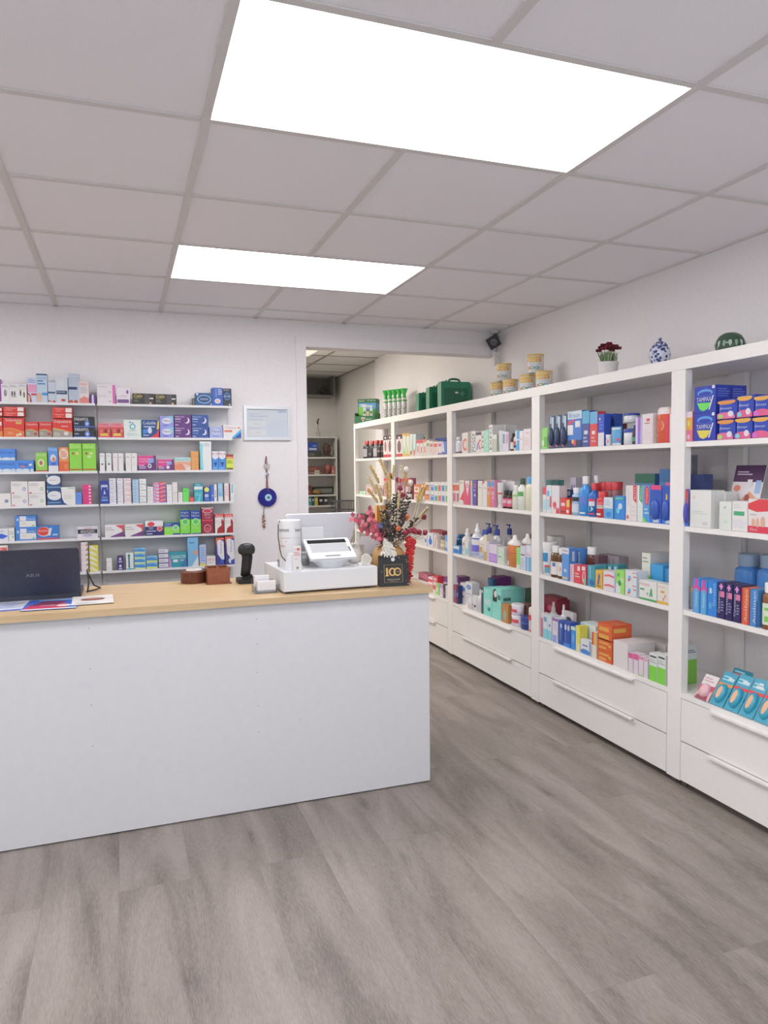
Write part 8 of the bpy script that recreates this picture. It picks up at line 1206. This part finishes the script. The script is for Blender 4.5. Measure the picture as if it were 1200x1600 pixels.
o = link('storage_box', carton_data(.19, .1, .05, '7A4038', 'r,.1,.2,.6,.5,9A6A58', '')); o.location = (1.985, 6.95, FZ[2]+.0525); tag(o, 'reddish brown box stacked on the flat brown one', 'box', 'things on the back-room shelf')
far('bag', 2.22, 2.30, 2, .13, 'A85A58', '', 'pink crumpled bag on the second back-room shelf', 'plastic_bag', 'bag')
far('box', 2.30, 2.345, 2, .10, 'B06A64', 'r,.1,.2,.6,.5,D0A8A0', 'pinkish box at the right of the second back-room shelf')
far('box', 1.98, 2.03, 3, .12, '6A2C28', 'r,.1,.2,.6,.5,9A5A50', 'dark red box on the third back-room shelf')
far('bag', 2.04, 2.16, 3, .06, '9A7A34', '', 'gold foil pack on the third back-room shelf', 'foil_pack', 'pack', y=6.93, d=.10)
far('box', 2.08, 2.34, 3, .10, '2E3630', 'r,.05,.2,.95,.75,7C8078', 'long black-framed box on the third back-room shelf', y=7.04, d=.07)
for k, (c, w_, nm) in enumerate([('3A9A9A', .04, 'teal'), ('1E4A50', .03, 'dark green'), ('B8A83C', .045, 'yellow'), ('2A2C34', .06, 'black'), ('3A3E4A', .06, 'dark grey')]):
    o = link('ring_binder', carton_data(w_, .15, .108 if k < 3 else .095, c, 'r,.2,.5,.8,.8,C8C8C4', '')); o.location = (1.985+[0, .045, .08, .135, .20][k], 6.95, FZ[4]+.001); tag(o, nm+' file standing on the lowest visible back-room shelf', 'file', 'files in the back room')
t = empty('bud_vase', (2.14, 7.0, FZ[0]+.001), 0, 'clear bud vase with a dark sprig on the storage shelf', 'vase')
m = MB(); m.lathe([(.022,0),(.026,.01),(.026,.05),(.010,.075),(.009,.10),(.012,.105)], mat('D8D4CC', .1, 0, .5), n=16); m.build('vase_body', t)
m = MB(); m.tube([(0,0,.04),(.0,0,.15),(.005,0,.19)], .003, '2E3424', 5)
for k in range(7): leaf(m, (0, 0, .14+.01*k), (cos(k*2.2), -.3, .6), .05, .02, '2E3A2A')
m.build('sprig', t)
t = empty('wire_basket', (2.0, 5.25, 0), 0, 'dark wire crate on a white trolley by the back-room wall', 'basket')
m = MB(); m.box(-.16, 0, .87, .12, .22, .89, 'D8D6D4')
for x in (-.15, .10):
    for y in (.01, .19): m.box(x, y, 0, x+.015, y+.015, .87, 'C8C6C4')
m.build('trolley', t)
m = MB()
for k in range(13): x = -.14+.018*k; m.box(x, .01, .89, x+.007, .014, 1.07, '3A3A3C'); m.box(x, .19, .89, x+.007, .194, 1.07, '3A3A3C')
for z in (.89, .97, 1.065): m.box(-.142, .009, z, .083, .015, z+.008, '4A4A4C'); m.box(-.142, .189, z, .083, .195, z+.008, '4A4A4C'); m.box(-.145, .009, z, -.139, .195, z+.008, '4A4A4C'); m.box(.08, .009, z, .086, .195, z+.008, '4A4A4C')
m.build('crate', t)
m = MB(); m.box(1.0, 6.85, 2.33, 2.33, 7.14, 2.35, '6E6A68'); m.box(1.0, 6.85, 2.35, 1.02, 7.14, 2.59, '6E6A68'); m.box(2.31, 6.85, 2.35, 2.33, 7.14, 2.59, '6E6A68'); m.box(1.02, 7.12, 2.35, 2.31, 7.14, 2.59, '5E5A58')
tag(m.build('overhead_locker'), 'dark grey open overhead locker high on the far wall', 'locker')
m = MB()
for k in range(60): leaf(m, (random.uniform(-.05,.05), random.uniform(-.03,.03), random.uniform(0,.12)), (random.uniform(-1,1), random.uniform(-1,1), random.uniform(.2,1)), .05, .018, random.choice(['5A6048', '6A6A50', '4A4A3A']))
tag(m.build('trailing_plant', None, (2.20, 7.0, 2.352)), 'dull green artificial plant inside the overhead locker', 'plant')
t = empty('ceiling_lamp', (1.3, 4.4, 2.59), 0, 'dim square ceiling lamp in the back room', 'ceiling lamp')
m = MB(); m.box(0, 0, -.01, .3, .9, .004, emis('dim_diffuser', (1.0, .90, .68), .45)); m.build('diffuser', t)
